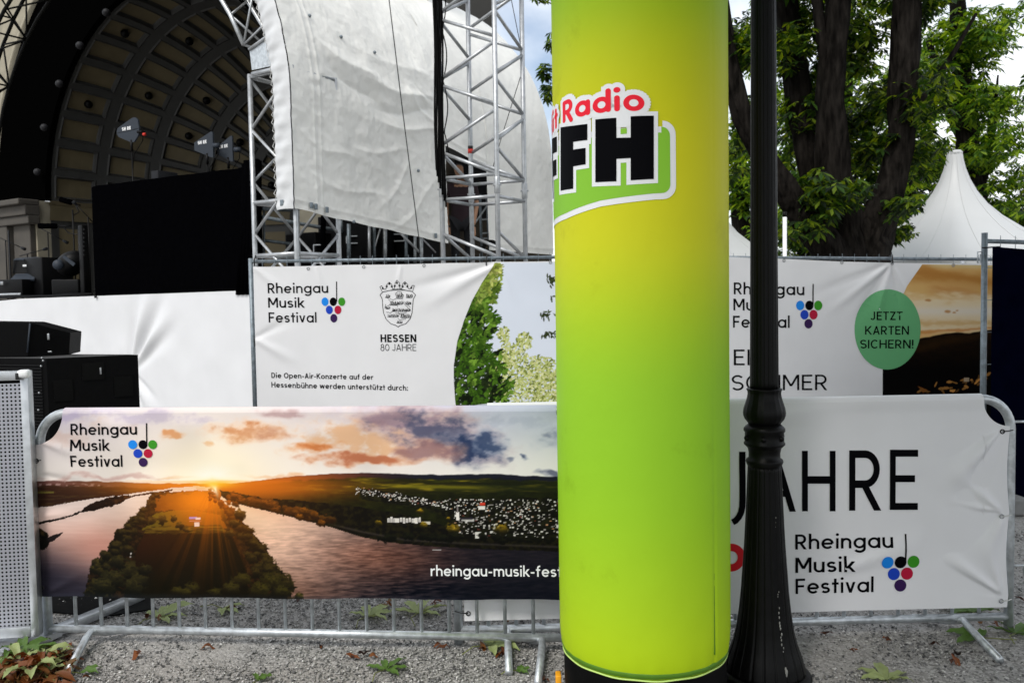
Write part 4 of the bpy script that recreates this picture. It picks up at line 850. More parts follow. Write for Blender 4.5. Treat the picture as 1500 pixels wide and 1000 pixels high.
bpn = t.nodes.new('ShaderNodeBump'); bpn.inputs['Strength'].default_value = .22; bpn.inputs['Distance'].default_value = .02; t.links.new(nz.outputs['Fac'], bpn.inputs['Height']); t.links.new(bpn.outputs[0], b.inputs['Normal'])
M['lime'] = m
M['lime_seam'] = mat('dark lime seam', L3(74, 120, 6), .6)
M['lime_hem'] = mat('pale lime piping', L3(190, 220, 120), .5)
colm = thing('inflatable_column', (cc[0], cc[1], 0), 'tall lime green inflatable advertising column with radio station logo', 'inflatable column')
seam_a = cyl(1047, 800)[0]/CR
def cw(a, z):                                   # small puckers at the vertical seam and the bottom hem
    d = (a+math.pi/2-seam_a); d = math.atan2(math.sin(d), math.cos(d))
    fz = 1-.8*float(sst(.4, 1.3, z)); o = -.010*fz*math.exp(-(d/.022)**2)+.0025*math.sin(z*120)*math.exp(-((d+.05)/.05)**2)
    o += .003*math.sin(a*23+1.3*math.sin(a*7))*math.exp(-((z-Z0)/.06)**2)
    o += .0035*math.sin((z+.06*math.sin(d*9))*75)*math.exp(-((d+.10)/.10)**2)*math.exp(-((z-.45)/.35)**2)*.5
    o += .0016*math.sin(a*9+z*5)*math.exp(-((z-.9)/.7)**2)
    return o
prof = [(CR*.955, Z0), (CR*.968, Z0+.010), (CR*.982, Z0+.028), (CR*.993, Z0+.055), (CR, Z0+.10)]+[(CR, z) for z in np.linspace(Z0+.13, 3.2, 150)]+[(CR*.97, 3.28), (CR*.8, 3.38), (CR*.4, 3.43), (.01, 3.44)]
MB().lathe((cc[0], cc[1], 0), prof, 300, cw).build('green_tube', 'lime', colm)
MB().lathe((cc[0], cc[1], 0), [(CR*.80, 0), (CR*.93, .02), (CR*.955, .10), (CR*.95, .19), (CR*.92, Z0+.005)], 64, lambda a, z: .006*math.sin(a*11+z*30)).build('black_base', 'black_rubber', colm)
MB().tube([(cc[0]+CR*.962*math.cos(a), cc[1]+CR*.962*math.sin(a), Z0-.002+.0012*math.sin(a*13)) for a in np.linspace(0, 6.2832, 120)[:-1]], .0032, 8, closed=True).build('hem', 'lime_hem', colm)
def ring_at(z0, z1, r): return MB().lathe((cc[0], cc[1], 0), [(CR*(.957+.0), z0), (r, z0+.004), (r+.0035, z1-.004), (CR*.975, z1)], 160)
MB().lathe((cc[0], cc[1], 0), [(CR*.960, Z0+.004), (CR*.969+.0012, Z0+.008), (CR*.980+.0014, Z0+.024), (CR*.974, Z0+.027)], 160, lambda a, z: .003*math.sin(a*23+1.3*math.sin(a*7))).build('hem_band', 'lime_seam', colm)
sa = seam_a-math.pi/2
MB().tube([(cc[0]+(CR-.004)*math.cos(sa), cc[1]+(CR-.004)*math.sin(sa), z) for z in np.linspace(Z0+.06, .80, 60)], [.0035*(1-.9*i/59) for i in range(60)], 6).build('seam', 'lime_seam', colm)
def surf_col(U, Z, off=0):
    th = np.asarray(U)/CR; r = CR+off; return np.stack([cc[0]+r*np.sin(th), cc[1]-r*np.cos(th), np.asarray(Z)], -1)
def cpoly(pr, pts, lay=0): pr.poly([cyl(*p) for p in pts], lay)
def pieces_grow(polys, g):                      # grow convex polygons outward by g
    out = []
    for p in polys:
        c_ = sum(p)/len(p); n = len(p); q = []
        ar = sum(p[i][0]*p[(i+1) % n][1]-p[(i+1) % n][0]*p[i][1] for i in range(n)); pp = p if ar > 0 else p[::-1]
        for i in range(n):
            a = pp[i]-pp[i-1]; b_ = pp[(i+1) % n]-pp[i]; a = a/np.linalg.norm(a); b_ = b_/np.linalg.norm(b_)
            na = np.array([a[1], -a[0]]); nb = np.array([b_[1], -b_[0]]); k = (na+nb)/max(.3, 1+na@nb); q.append(pp[i]+k*g)
        out.append(q)
    return out
K = CR/127.0                                     # metres per photo pixel on the column's face
def C_(x, y): return np.array(cyl(x, y))
# block letters: convex pieces
Hs = [[(873, 175.5), (903.5, 173), (903.5, 266), (873, 267.3)], [(924, 171), (957.4, 170), (957.4, 262.5), (924, 264.5)], [(903.5, 202.5), (924, 202), (924, 232), (903.5, 233)]]
Fs = [[(822.8, 187), (841, 184.5), (841, 276.5), (822.8, 279.5)], [(841, 184.5), (861.5, 182), (861.5, 205.5), (841, 208)], [(841, 219.5), (859, 217), (859, 241), (841, 244)]]
Hp = [[C_(*p) for p in pg] for pg in Hs]; Fp = [[C_(*p) for p in pg] for pg in Fs]
shift = np.array([-.185, -.012]); F1p = [[p+shift for p in pg] for pg in Fp]
Lp = Hp+Fp+F1p
def rrect_plate(g):
    r_ = C_(981, 186); bb = C_(981, 283)
    x1 = r_[0]+g; y1 = r_[1]+g; y0 = bb[1]-g; rr_ = .030+g*.8
    top = []; x0 = C_(822, 300)[0]-.34
    pts = [(x0, y0-.085), (x0+.12, y0-.070), (C_(830, 300)[0], y0-.045), (C_(880, 290)[0], y0-.016), (x1-rr_-.03, y0-.001)]
    pts += [(x1-rr_+rr_*math.sin(R(a)), y0+rr_-rr_*math.cos(R(a))) for a in range(0, 91, 15)]
    pts += [(x1-rr_+rr_*math.cos(R(a)), y1-rr_+rr_*math.sin(R(a))) for a in range(0, 91, 15)]
    return pts, x0, y1
def plate(name, m, g, off):
    pr = Print(); pts, x0, y1 = rrect_plate(g); mid = y1-.03-g
    bot = [p for p in pts]
    # split into columns between bottom curve and top edge
    lower = pts[:5+7]; upper = pts[5+7:]
    xs_ = sorted(set([p[0] for p in lower]+[p[0] for p in upper])); lx = [p[0] for p in lower]; ly = [p[1] for p in lower]; ux = [p[0] for p in upper][::-1]; uy = [p[1] for p in upper][::-1]
    for i in range(len(xs_)-1):
        a_, b_ = xs_[i], xs_[i+1]
        if b_-a_ < 1e-6: continue
        f0 = lambda x: float(np.interp(x, lx, ly)); f1 = lambda x: float(np.interp(x, ux, uy, left=y1))
        if x0 > a_+1: continue
        # left part stays under the letters
        lim = C_(960, 200)[0]; tp = (lambda x: f1(x)) if a_ >= lim-1e-4 else (lambda x: y1-.02)
        pr.poly([(a_, f0(a_)), (b_, f0(b_)), (b_, tp(b_)), (a_, tp(a_))], 0)
    return pr.build(name, m, surf_col, colm, cell=.012, off=off)
plate('logo_border', 'white_ink', 8*K, .0018); plate('logo_plate', 'plate', 0, .0026)
pr = Print()
for i, pg in enumerate(pieces_grow(Lp, 5.6*K)): pr.poly(pg, i % 3)
red = layout('Hit Radio', .20, .10, True); ends = red[1]
ra, rb = C_(826, 181.5), C_(944, 163.5); capr = C_(880, 150)[1]-C_(880, 183)[1]
iR = 4; xR0 = red[0][iR][0]; xR1 = ends[-1]
def fr(q, x0): tt = (q[0]+x0-xR0)/(xR1-xR0); return ra+(rb-ra)*tt+np.array([0, q[1]*capr-.012*((tt-.5)**2-.25)*4*.6])
prr = Print()
for (x0, gl) in red[0]: prr.pieces(gl, lambda q: fr(q, x0), 0, 1)
k = 0
for (x0, gl) in red[0]:
    for pc in gl:
        for pg in pc:
            gg = [np.array(fr(q, x0)) for q in pg]; pr.poly(pieces_grow([gg], 6.2*K)[0], 3+(k % 7)); k += 1
pr.poly([C_(897, 160), C_(897, 187.5), C_(931, 186.5), C_(931, 156)], 11)
for (x0, gl), ch_ in zip(red[0], 'Hit Radio'):
    if ch_ in 'ado': pr.poly([fr(q, x0) for q in arc(.35, XH/2, .3, .3, 0, 360, 20)[:-1]], 12)
    if ch_ == 'R': pr.poly([fr(q, x0) for q in ((.1, .1), (.5, .1), (.5, .9), (.1, .9))], 12)
pr.build('logo_outline', 'white_ink', surf_col, colm, cell=.012, off=.0034, dl=.00008)
pk = Print()
for i, pg in enumerate(Lp): pk.poly(pg, i % 3)
pk.build('logo_letters', 'ink', surf_col, colm, cell=.012, off=.0048)
prr.build('logo_word', 'hred', surf_col, colm, cell=.012, off=.0048, dl=.00005)
sq = Print(); sq.poly([C_(909.5, 189), C_(918.5, 188.3), C_(918.5, 196.3), C_(909.5, 197)], 0); sq.build('logo_square', 'plate', surf_col, colm, cell=.012, off=.0048)
yb = on_ground(806, 999); tag(MB().box(at(818, 998, 3.3), (.022, .05, .07), None, .004).build('ratchet_strap', 'yellow', loc=(cc[0]-.325, cc[1]+.02, 0)), 'bit of yellow strap beside the black foot of the green column', 'strap')

# ============================================================ LAMP POST
LY = 3.45; lp = at(1119.5, 560, LY); lp = np.array([lp[0], lp[1], 0.0])
def lz(y): return CAM[2]-(y-434)*LY/1250
def lr(h): return h*LY/1250
lamp = thing('lamp_post', lp, 'black fluted cast iron lamp post with bulbous collar beside the green column', 'lamp post')
nfl = 20
def fl(dep):
    return lambda a, z: -dep*(abs(math.sin(a*nfl/2))**.7 < .45)*(1-abs(math.sin(a*nfl/2))**.7/.45)
SEG = 240
def cat(z0, z1, p):                            # smooth interpolation of (z, r) control points
    zz = [q[0] for q in p]; return [(float(np.interp(z, zz, [q[1] for q in p])), z) for z in np.linspace(z0, z1, 60)]
flare = sorted([(lz(1000), lr(60)), (lz(985), lr(57.5)), (lz(970), lr(54)), (lz(950), lr(47)), (lz(930), lr(42)), (lz(900), lr(37.5)), (lz(870), lr(34.5)), (lz(800), lr(29.5)), (lz(750), lr(27)), (lz(720), lr(25.6)), (lz(684), lr(24))])
MB().lathe(lp, [(lr(66), 0), (lr(67), .015), (lr(65), .022), (lr(61), .03)], 96).build('base_ring', 'iron', lamp)
MB().lathe(lp, [(q, z) for q, z in cat(.028, lz(684), flare)], SEG, fl(.055)).build('flared_base', 'iron', lamp)
MB().lathe(lp, [(lr(h), lz(y)) for y, h in ((686, 23), (682, 25), (677, 27), (674, 26), (671.4, 22.7), (664, 22.5), (657, 24), (654, 27), (651.5, 29.5), (649.5, 29.5), (648, 28.2), (640, 28.0), (633.5, 28), (632, 29.6), (628, 29.6), (625.5, 27.5), (622, 23.5))], 72).build('collar', 'iron', lamp)
col_studs = MB()
for k in range(6):
    a = math.pi*2*k/6-1.9; col_studs.sphere(lp+np.array((lr(28)*math.cos(a), lr(28)*math.sin(a), lz(641))), lr(4.2), 10, 6)
col_studs.build('stud', 'iron', lamp)
MB().lathe(lp, [(lr(h), lz(y)) for y, h in ((623, 22), (619, 24.5), (614, 28.5), (609, 30.2), (605, 30.6), (598, 29.6), (590, 27), (583, 24.8), (577, 23.8), (573, 24.2), (571, 25.6), (569.5, 25.4), (569, 21))], SEG, lambda a, z: -.012*abs(math.sin(a*10))).build('knob', 'iron', lamp)
MB().lathe(lp, [(lr(20.8), lz(571)), (lr(20.4), lz(560)), (lr(18.9), lz(300)), (lr(17.4), lz(0)), (lr(15), lz(-350))], SEG, fl(.075)).build('shaft', 'iron', lamp)
ch = MB(); 
for y0, y1, w_ in ((885, 905, 1.6), (906, 918, 2.2), (922, 934, 1.4), (936, 950, 1.2), (968, 980, 2.4), (862, 872, .8), (755, 775, .6)):
    for k in range(3):
        y = y0+(y1-y0)*k/3; z = lz(y); r_ = float(np.interp(z, [q[0] for q in flare], [q[1] for q in flare])); a = -math.pi/2+.30+random.uniform(-.03, .03)
        p = lp+np.array((r_*math.cos(a), r_*math.sin(a), z)); ch.sphere(p, lr(w_*random.uniform(.5, 1)), 7, 5, (1, 1, 2.2))
ch.build('paint_chip', 'chip', lamp)
# ============================================================ STAGE BARRICADE (perforated aluminium, left edge)
def mat_perf():
    m = bpy.data.materials.new('perforated aluminium'); m.use_nodes = True; t = m.node_tree; b = t.nodes['Principled BSDF']
    b.inputs['Base Color'].default_value = (.42, .43, .475, 1); b.inputs['Metallic'].default_value = .75; b.inputs['Roughness'].default_value = .36
    nz = t.nodes.new('ShaderNodeTexNoise'); nz.inputs['Scale'].default_value = 9; tc = t.nodes.new('ShaderNodeTexCoord'); t.links.new(tc.outputs['Object'], nz.inputs['Vector'])
    mr = t.nodes.new('ShaderNodeMapRange'); mr.inputs[3].default_value = .28; mr.inputs[4].default_value = .48; t.links.new(nz.outputs['Fac'], mr.inputs[0]); t.links.new(mr.outputs[0], b.inputs['Roughness'])
    return m
M['perf'] = mat_perf()
BY = 3.87; bq = at(50, 935, BY); PBk = Plane(at(-200, 700, BY-.10), at(48, 700, BY))
mj = thing('stage_barricade', (bq[0], bq[1], 0), 'perforated aluminium stage barricade standing at the left edge', 'barricade')
zt_b = PBk.uv(35, 543)[1]; zb_b = PBk.uv(45, 932)[1]; Lb = PBk.L
pn = MB(); hole = .0052; pitch = 3.05*2/cap_scale(PBk, 30); pitch = .0178
u_hi = Lb-.030; u_lo = Lb-.42; z_lo = zb_b+.05; z_hi = zt_b-.045
nu_, nz_ = int((u_hi-u_lo)/pitch), int((z_hi-z_lo)/pitch)
for i in range(nu_):                            # perforated sheet: each cell is a square ring around its hole
    for j in range(nz_):
        cu = u_hi-pitch*(i+.5); cz = z_lo+pitch*(j+.5); oc = []; ic = []
        for k in range(8):
            a = R(45*k+22.5); ic.append(PBk.pt(cu+hole*math.cos(a)*.95, cz+hole*math.sin(a)*.95, .004))
        hp_ = pitch/2
        for (x, y) in ((hp_, hp_*.41), (hp_*.41, hp_), (-hp_*.41, hp_), (-hp_, hp_*.41), (-hp_, -hp_*.41), (-hp_*.41, -hp_), (hp_*.41, -hp_), (hp_, -hp_*.41)): oc.append(PBk.pt(cu+x, cz+y, .004))
        cr = [PBk.pt(cu+sx*hp_, cz+sy*hp_, .004) for sx, sy in ((1, 1), (-1, 1), (-1, -1), (1, -1))]
        pn.add(ic+oc+cr, [(k, 8+k, 8+(k+1) % 8, (k+1) % 8) for k in range(8)]+[(8, 16, 9), (10, 17, 11), (12, 18, 13), (14, 19, 15)])
pn.build('perforated_panel', 'perf', mj, smooth=False)
MB().box(PBk.pt((u_hi+u_lo)/2, (z_lo+z_hi)/2, -.02), (u_hi-u_lo, .004, z_hi-z_lo), axes(PBk.e)).build('backing_sheet', 'black_wood', mj, smooth=False)
fr_ = MB(); fr_.box(PBk.pt(Lb-.017, (zt_b+zb_b)/2, -.02), (.034, .055, zt_b-zb_b), axes(PBk.e), .003)
fr_.box(PBk.pt(Lb-.25, zt_b-.021, -.02), (.43, .052, .042), axes(PBk.e), .003); fr_.box(PBk.pt(Lb-.25, zb_b+.026, -.02), (.43, .050, .048), axes(PBk.e), .003)
sharp(fr_.build('panel_frame', 'alu', mj))
cn = at(31, 546, BY); cp_ = MB().box(PBk.pt(Lb-.012, zt_b-.012, .012), (.05, .05, .036), axes(PBk.e), .012); cp_.build('padded_corner', 'white_ink', mj)
MB().box(PBk.pt(Lb-.034, zt_b-.022, .014), (.014, .05, .030), axes(PBk.e), .003).build('corner_tape', 'zip', mj)
ga, gb = on_ground(0, 962, .03), on_ground(214, 872, .03); ge = gb-ga; ge[2] = 0; gl = np.linalg.norm(ge); ge = ge/gl; gn = np.array([-ge[1], ge[0], 0])
bpz = .034
def slab(P4, z0, z1): mb = MB(); return mb.add([(*p[:2], z0) for p in P4]+[(*p[:2], z1) for p in P4], [(3, 2, 1, 0), (4, 5, 6, 7), (0, 1, 5, 4), (1, 2, 6, 5), (2, 3, 7, 6), (3, 0, 4, 7)])
a_, b_ = ga-ge*.3, ga+ge*(np.linalg.norm(on_ground(70, 930, .03)-ga)+.06)
slab([a_, b_, b_+gn*1.1, a_+gn*1.1], .006, bpz).build('base_plate', 'alu', mj, smooth=False)
bm_ = MB(); bm_.box((b_+gb)/2*np.array((1, 1, 0))+gn*.03+np.array((0, 0, .03)), (np.linalg.norm(gb-b_)-.004, .05, .042), axes(ge), .003); sharp(bm_.build('side_beam', 'alu', mj))
br_ = MB(); p0, p1 = at(44, 640, BY+.03), at(58, 700, BY+.30); br_.tube([p0, p1, at(70, 860, BY+.55)], .018, 8); br_.box(at(43, 617, BY+.03), (.03, .03, .05), None, .004); br_.build('brace', 'galv_dark', mj)
st = MB()
for k in range(60):
    q = a_+ge*random.random()*np.linalg.norm(b_-a_)+gn*random.random()*.5; st.sphere((q[0], q[1], bpz+.002), .003+.005*random.random(), 6, 4, (1, 1, .6))
tag(st.build('grit', 'brown', loc=(a_[0], a_[1], bpz)), 'dark grit lying on the aluminium base plate', 'grit', kind='stuff')

# ============================================================ STAGE: frame of reference
PHI = R(32); bdir = np.array([math.sin(PHI), math.cos(PHI), 0]); rdir = np.array([math.cos(PHI), -math.sin(PHI), 0])
O = np.array([-2.476, 9.93, 0])                # foot of the roof's front right chord
def SP(s, t, z): return O+rdir*s+bdir*t+np.array([0, 0, z])
SZ = 1.735
def YT(px, t):                                  # distance at which the line of sight through px meets the stage line t
    q = (px-750)/FPX; a = O+bdir*t; sx_ = (q*a[1]-a[0])/(rdir[0]-q*rdir[1]); return a[1]+rdir[1]*sx_
deck = MB(); deck.box(SP(-5.1, 5.0, SZ-.11), (10.4, 8.6, .2), axes(rdir)); 
stg = thing('stage_platform', SP(-5, 5, 0), 'raised black stage deck in front of the concert shell', 'stage')
deck.build('deck', 'floor_black', stg, smooth=False)
for s_ in (-.1, -2, -4, -6, -8, -10):
    for t_ in (.9, 4, 8): MB().tube([SP(s_, t_, 0), SP(s_, t_, SZ-.2)], .03, 8).build('leg', 'galv_dark', stg)
# white cloth across the stage front
ska, skb = SP(.10, .62, 0), SP(-9.6, .62, 0)
PS = Plane(skb, ska)
def wr_sk(U, Z):
    u0 = PS.uv(205, 535)[0]; o = .05*np.sin(U*.9+1)*np.clip(1-Z/1.7, 0, 1)+.02*(fbm(U*1.2, Z*1.2, 701, 3)-.5)
    z0 = PS.uv(205, 545)[1]; x0_sk = u0-.25
    for dx, dz, L, w, a in ((.45, 1, 1.7, .13, .045), (.75, 1, 1.8, .12, -.04), (1.05, .9, 1.7, .13, .045), (1.5, .9, 1.6, .13, -.03), (.15, 1, 1.4, .14, -.035), (-.35, 1, .7, .12, .012), (.8, -1, .9, .09, .03), (1.2, -.8, .9, .07, -.026), (.4, -1, .9, .08, -.024)): o = o+1.5*fold(U, Z, x0_sk, z0, dx, dz, L, w, a)
    o = o+.012*np.sin(U*6+2)*np.exp(-((Z-.9)/.25)**2)
    return o
SS = mk_surf(PS, .0, wr_sk)
tk = top_line(PS, [(-200, 446), (0, 440.5), (30, 437.5), (140, 433.5), (250, 429.5), (345, 426), (390, 424)], 0)
skm = sheet(PS, SS, 0.2, PS.L, .02, tk, 340, 70)
tag(skm.build('stage_skirt', 'skirt', loc=PS.pt(PS.L/2, 0)), 'white cloth stretched across the front of the stage', 'stage skirt')
ed = [PS.pt(u, tk(u)-.005, -.03) for u in np.linspace(.2, PS.L, 40)]
# loose black cloth screen on the stage
q0, q1 = PS.uv(135, 300)[0], PS.uv(352, 300)[0]
PD = Plane(SP(-9.6, .72, 0), SP(.1, .72, 0)); d0, d1 = PD.uv(135, 300)[0], PD.uv(384, 300)[0]
def wr_d(U, Z): return .012*np.sin(U*7)+.03*(fbm(U*1.5, Z*.6, 801, 3)-.5)
SD = mk_surf(PD, 0, wr_d); td = top_line(PD, [(135, 275), (137, 273), (240, 259.5), (300, 252.5), (345, 247), (358, 243), (366, 234), (378, 232), (386, 238)], 0)
dr = sheet(PD, SD, d0, d1, SZ-.02, td, 120, 40); dq = SD(np.linspace(d1-.35, d1, 12), np.linspace(1.66, 1.72, 12))
for a_ in range(5):
    x = d1-.02-a_*.06; dr.tube([PD.pt(x, td(x)-.02, .03+.02*(a_ % 2)), PD.pt(x-.02, 2.6, .06), PD.pt(x-.06-.02*a_, 1.70, .09)], [.05, .06, .045], 8)
tag(dr.build('black_drape', 'black_cloth', loc=PD.pt((d0+d1)/2, SZ)), 'black cloth screen hung along the stage front edge', 'drape')
# ------------------------------------------------------------ stage roof (arched truss + tarpaulins)
RR, ZS = 3.3, 3.9; CS = -RR                       # outer radius, springing height, arch centre along rdir
def prof_pt(a, r=RR): return CS+r*math.cos(a), ZS+r*math.sin(a)      # a: 0 right springing .. pi left
roof = thing('stage_roof', SP(-3.3, 0, 0), 'arched aluminium truss roof frame over the stage', 'stage roof')
TW = .70
def leg(sr, tr=0, m='truss', inner=-1):
    mb = MB(); zc = 4.30; cs = [(sr, tr), (sr+inner*TW, tr), (sr, tr+TW), (sr+inner*TW, tr+TW)]
    for s_, t_ in cs: mb.tube([SP(s_, t_, 0), SP(s_, t_, zc)], .030, 12)
    for (i, j) in ((0, 1), (2, 3), (0, 2), (1, 3)):
        z = .55; k = 0
        while z < zc-.3:
            z1 = min(z+.62, zc-.05); A_, B_ = (cs[i], cs[j]) if k % 2 == 0 else (cs[j], cs[i]); mb.tube([SP(*A_, z), SP(*B_, z1)], .018, 8); z = z1; k += 1
        for zh in (.5, 2.15, 2.78, zc-.03): mb.tube([SP(*cs[i], zh), SP(*cs[j], zh)], .026, 10)
    mb.build('truss_leg', m, roof)
leg(0)
def arch(tr, m='truss', a0=.16, a1=math.pi-.02, name='truss_arch'):
    mb = MB(); N_ = max(6, int((a1-a0)*9)); As = np.linspace(a0, a1, N_); ch_ = {}
    for ir, r_ in enumerate((4.07, 3.55)):
        for it in (0, 1): ch_[ir, it] = [SP(-4.0+r_*math.cos(a), tr+it*.5, 3.15+r_*math.sin(a)) for a in As]; mb.tube(ch_[ir, it], .027, 10)
    for i in range(N_-1):
        A_, B_ = (0, 1) if i % 2 else (1, 0)
        for it in (0, 1):
            mb.tube([ch_[A_, it][i], ch_[B_, it][i+1]], .014, 7)
            if i % 2 == 0: mb.tube([ch_[0, it][i], ch_[1, it][i]], .014, 7)
        for ir in (0, 1):
            mb.tube([ch_[ir, A_][i], ch_[ir, B_][i+1]], .014, 7)
            if i % 2 == 0: mb.tube([ch_[ir, 0][i], ch_[ir, 1][i]], .014, 7)
    mb.build(name, m, roof)
arch(0, 'truss', .44, math.pi*.5); arch(0, 'truss_shaded', math.pi*.5, math.pi)  # left half of the arch gets its shade from a darker colour
cv = MB(); cv.grid(np.array([[SP(-9.0+7.6*f, t_, 7.05+.42*t_+1.3*math.sin(f*math.pi)) for f in np.linspace(0, 1, 14)] for t_ in np.linspace(-.1, 4.6, 8)])); cv.build('unseen_canopy', 'black_cloth', roof)  # unseen black cloth, added above the stage to darken the shell
# joint plate between leg and arch
pz = [(365.5, 74), (406, 47), (415, 93), (369, 103)]
PJ = Plane(SP(-3, -.035, 0), SP(0, -.035, 0)); qq = [PJ.uv(*p) for p in pz]
jb = MB().add([PJ.pt(*q, .0) for q in qq]+[PJ.pt(*q, -.012) for q in qq], [(0, 1, 2, 3), (7, 6, 5, 4), (0, 4, 5, 1), (1, 5, 6, 2), (2, 6, 7, 3), (3, 7, 4, 0)]); jb.build('joint_plate', 'galv', roof, smooth=False)
jb2 = MB(); jb2.tube([PJ.pt(*PJ.uv(366, 73), .01), PJ.pt(*PJ.uv(408, 43), .01)], .02, 10); jb2.tube([PJ.pt(*PJ.uv(371, 109), .01), PJ.pt(*PJ.uv(420, 98), .01)], .026, 10); jb2.build('joint_tube', 'truss', roof)
# left leg of the roof, far side
def ridge(x, y, seed): return 1-np.abs(2*fbm(x, y, seed, 3)-1)*2.2
def crumple(T, A, seed): return .05*(fbm(T*1.3, A*1.3, seed, 3)-.5)+.012*ridge(T*1.6+A*.5, A*1.1-T*.4, seed+3)+.008*ridge(T*4+A, A*4, seed+5)+.005*ridge(T*11, A*10, seed+9)
PTs = Plane(SP(.06, 0, 0), SP(.06, 1, 0))
CREASE = [((478, 60), (556, 122), .10, .085), ((548, 118), (642, 152), .09, .08), ((486, 92), (560, 160), .10, -.08), ((556, 160), (640, 165), .07, -.06), ((520, 60), (640, 118), .10, .04), ((560, 178), (645, 196), .05, .045),
          ((450, 200), (522, 236), .035, .03), ((560, 300), (606, 238), .05, .035), ((580, 335), (640, 268), .05, .03), ((470, 262), (562, 292), .04, .03), ((600, 128), (640, 192), .04, .045), ((612, 120), (646, 160), .03, -.04), ((520, 215), (600, 225), .04, .03), ((630, 200), (648, 300), .04, .03)]
SEG_ = []
for p_, q_, w_, a_ in CREASE: SEG_.append((np.array(PTs.uv(*p_)), np.array(PTs.uv(*q_)), w_, a_))
def creases(T, Z):
    o = np.zeros(np.shape(T))
    for p_, q_, w_, a_ in SEG_:
        d = q_-p_; L_ = np.hypot(*d); d = d/L_; al = ((T-p_[0])*d[0]+(Z-p_[1])*d[1])/L_; ac = -(T-p_[0])*d[1]+(Z-p_[1])*d[0]+.05*np.sin(al*5)
        o = o+.46*a_*np.exp(-(np.abs(ac)/w_)**1.25)*sst(-.25, .25, al)*sst(1.25, .75, al)
    for tt in (.30, .40): o = o+.010*np.exp(-(np.abs(T-tt)/.012))+.010*(vnoise(Z*14, Z*0, 5)-.5)*np.exp(-((T-tt)/.05)**2)
    return o
def roof_sheet(t0, t1, zb, nt_, na, seed, amax, top_gap=None):
    T = np.linspace(t0, t1, nt_); arcL = RR*amax; H = ZS
    P = np.zeros((na, nt_, 3)); 
    for i, t_ in enumerate(T):
        zb_ = zb(t_); tot = (ZS-zb_)+arcL; sarr = np.linspace(0, tot, na)
        d = crumple(np.full(na, t_), sarr, seed); d = d-.03
        d = d*(.8 if seed < 920 else .5)+.010*np.exp(-(np.abs(sarr-.10)/.014))-.006*np.exp(-(np.abs(sarr-.05)/.03))
        if seed < 920: d = d+creases(np.full(na, t_), zb_+sarr)
        for k in range(na):
            sv = sarr[k]
            if sv < ZS-zb_: s_, z_, nx, nz_ = 0.06, zb_+sv, 1, 0
            else: a = (sv-(ZS-zb_))/RR; s_, z_ = CS+(RR+.06)*math.cos(a), ZS+(RR+.06)*math.sin(a); nx, nz_ = math.cos(a), math.sin(a)
            P[k, i] = SP(s_+d[k]*nx, t_, z_+d[k]*nz_)
    return P
zb1f = lambda t_: np.interp(t_, [0, .25, 2.87], [2.66, 2.63, 2.40])+.004*np.sin(t_*9)
P1 = roof_sheet(-.06, 2.9, zb1f, 200, 300, 911, math.pi*.40); ts = MB().grid(P1)
th1 = thing('tarpaulin', SP(0, 1.4, 2.4), 'grey white tarpaulin hung over the near side of the stage roof', 'tarpaulin', 'tarpaulins over the stage roof')
ts.build('sheet', 'tarp', th1)
# bright front hem folded round the arch
ns = 300; hem = np.zeros((ns, 9, 3))
for k in range(ns):
    base = P1[k, 0]; sv = k/(ns-1); zb_ = zb1f(-.06); tot = (ZS-zb_)+RR*math.pi*.40; s0 = sv*tot
    a = max(0, (s0-(ZS-zb_))/RR); nrm_ = rdir*math.cos(a)+np.array([0, 0, math.sin(a)])
    for j in range(9):
        w_ = j/8; hem[k, j] = base-nrm_*(.27*w_)-bdir*(.02+.03*math.sin(w_*math.pi))-bdir*(.012*math.sin(s0*19+w_*4)*math.sin(w_*math.pi)+.006*math.sin(s0*47)*w_)
MB().grid(hem, True).build('hem', 'tarp_hem', th1)
lace = MB(); lpts = []
for k in range(4, 298, 5): p = hem[k, 8]; lpts += [p, p-bdir*.012+np.array((0, 0, .01)), p-bdir*.004-rdir*.03+np.array((0, 0, .03))]
lace.tube(lpts, .004, 5); lace.build('lacing', 'zip_white', th1)
for px in (435, 463, 468, 481, 634): 
    cl_ = MB()
    t_ = np.interp(px, [450, 655], [0, 2.87]) if px > 445 else -.1
    cl_.box(SP(.075, max(t_, -.02), zb1f(max(t_, 0))+.07), (.012, .05, .07), axes(rdir), .003) if px > 445 else cl_.box(SP(-.1, -.115, 2.73), (.05, .012, .07), axes(rdir), .003)
    cl_.build('keder_clip', 'galv_dark', th1)
P2 = roof_sheet(2.84, 6.0, lambda t_: np.interp(t_, [2.84, 3.93, 3.97, 6.0], [3.80, 3.62, 2.35, 2.35]), 180, 240, 931, math.pi*.40)
th2 = thing('tarpaulin', SP(0, 4.5, 2.4), 'grey white tarpaulin over the rear of the stage roof, behind the truss tower', 'tarpaulin', 'tarpaulins over the stage roof')
MB().grid(P2).build('sheet', 'tarp', th2)
for px, py in ((472, 20), (513, 51), (558, 74), (612, 250), (520, 340)):
    t_, z_ = PTs.uv(px, py); k_ = int(np.argmin(np.abs(P1[:, :, 2]-z_).min(1)*0+np.abs(P1[:, int(np.clip((t_+.06)/2.96*199, 0, 199)), 2]-z_))); p_ = P1[k_, int(np.clip((t_+.06)/2.96*199, 0, 199))]
    MB().sphere(p_+rdir*.012, .022, 10, 6, (1, 1, 1)).build('grommet', 'galv_dark', th1)
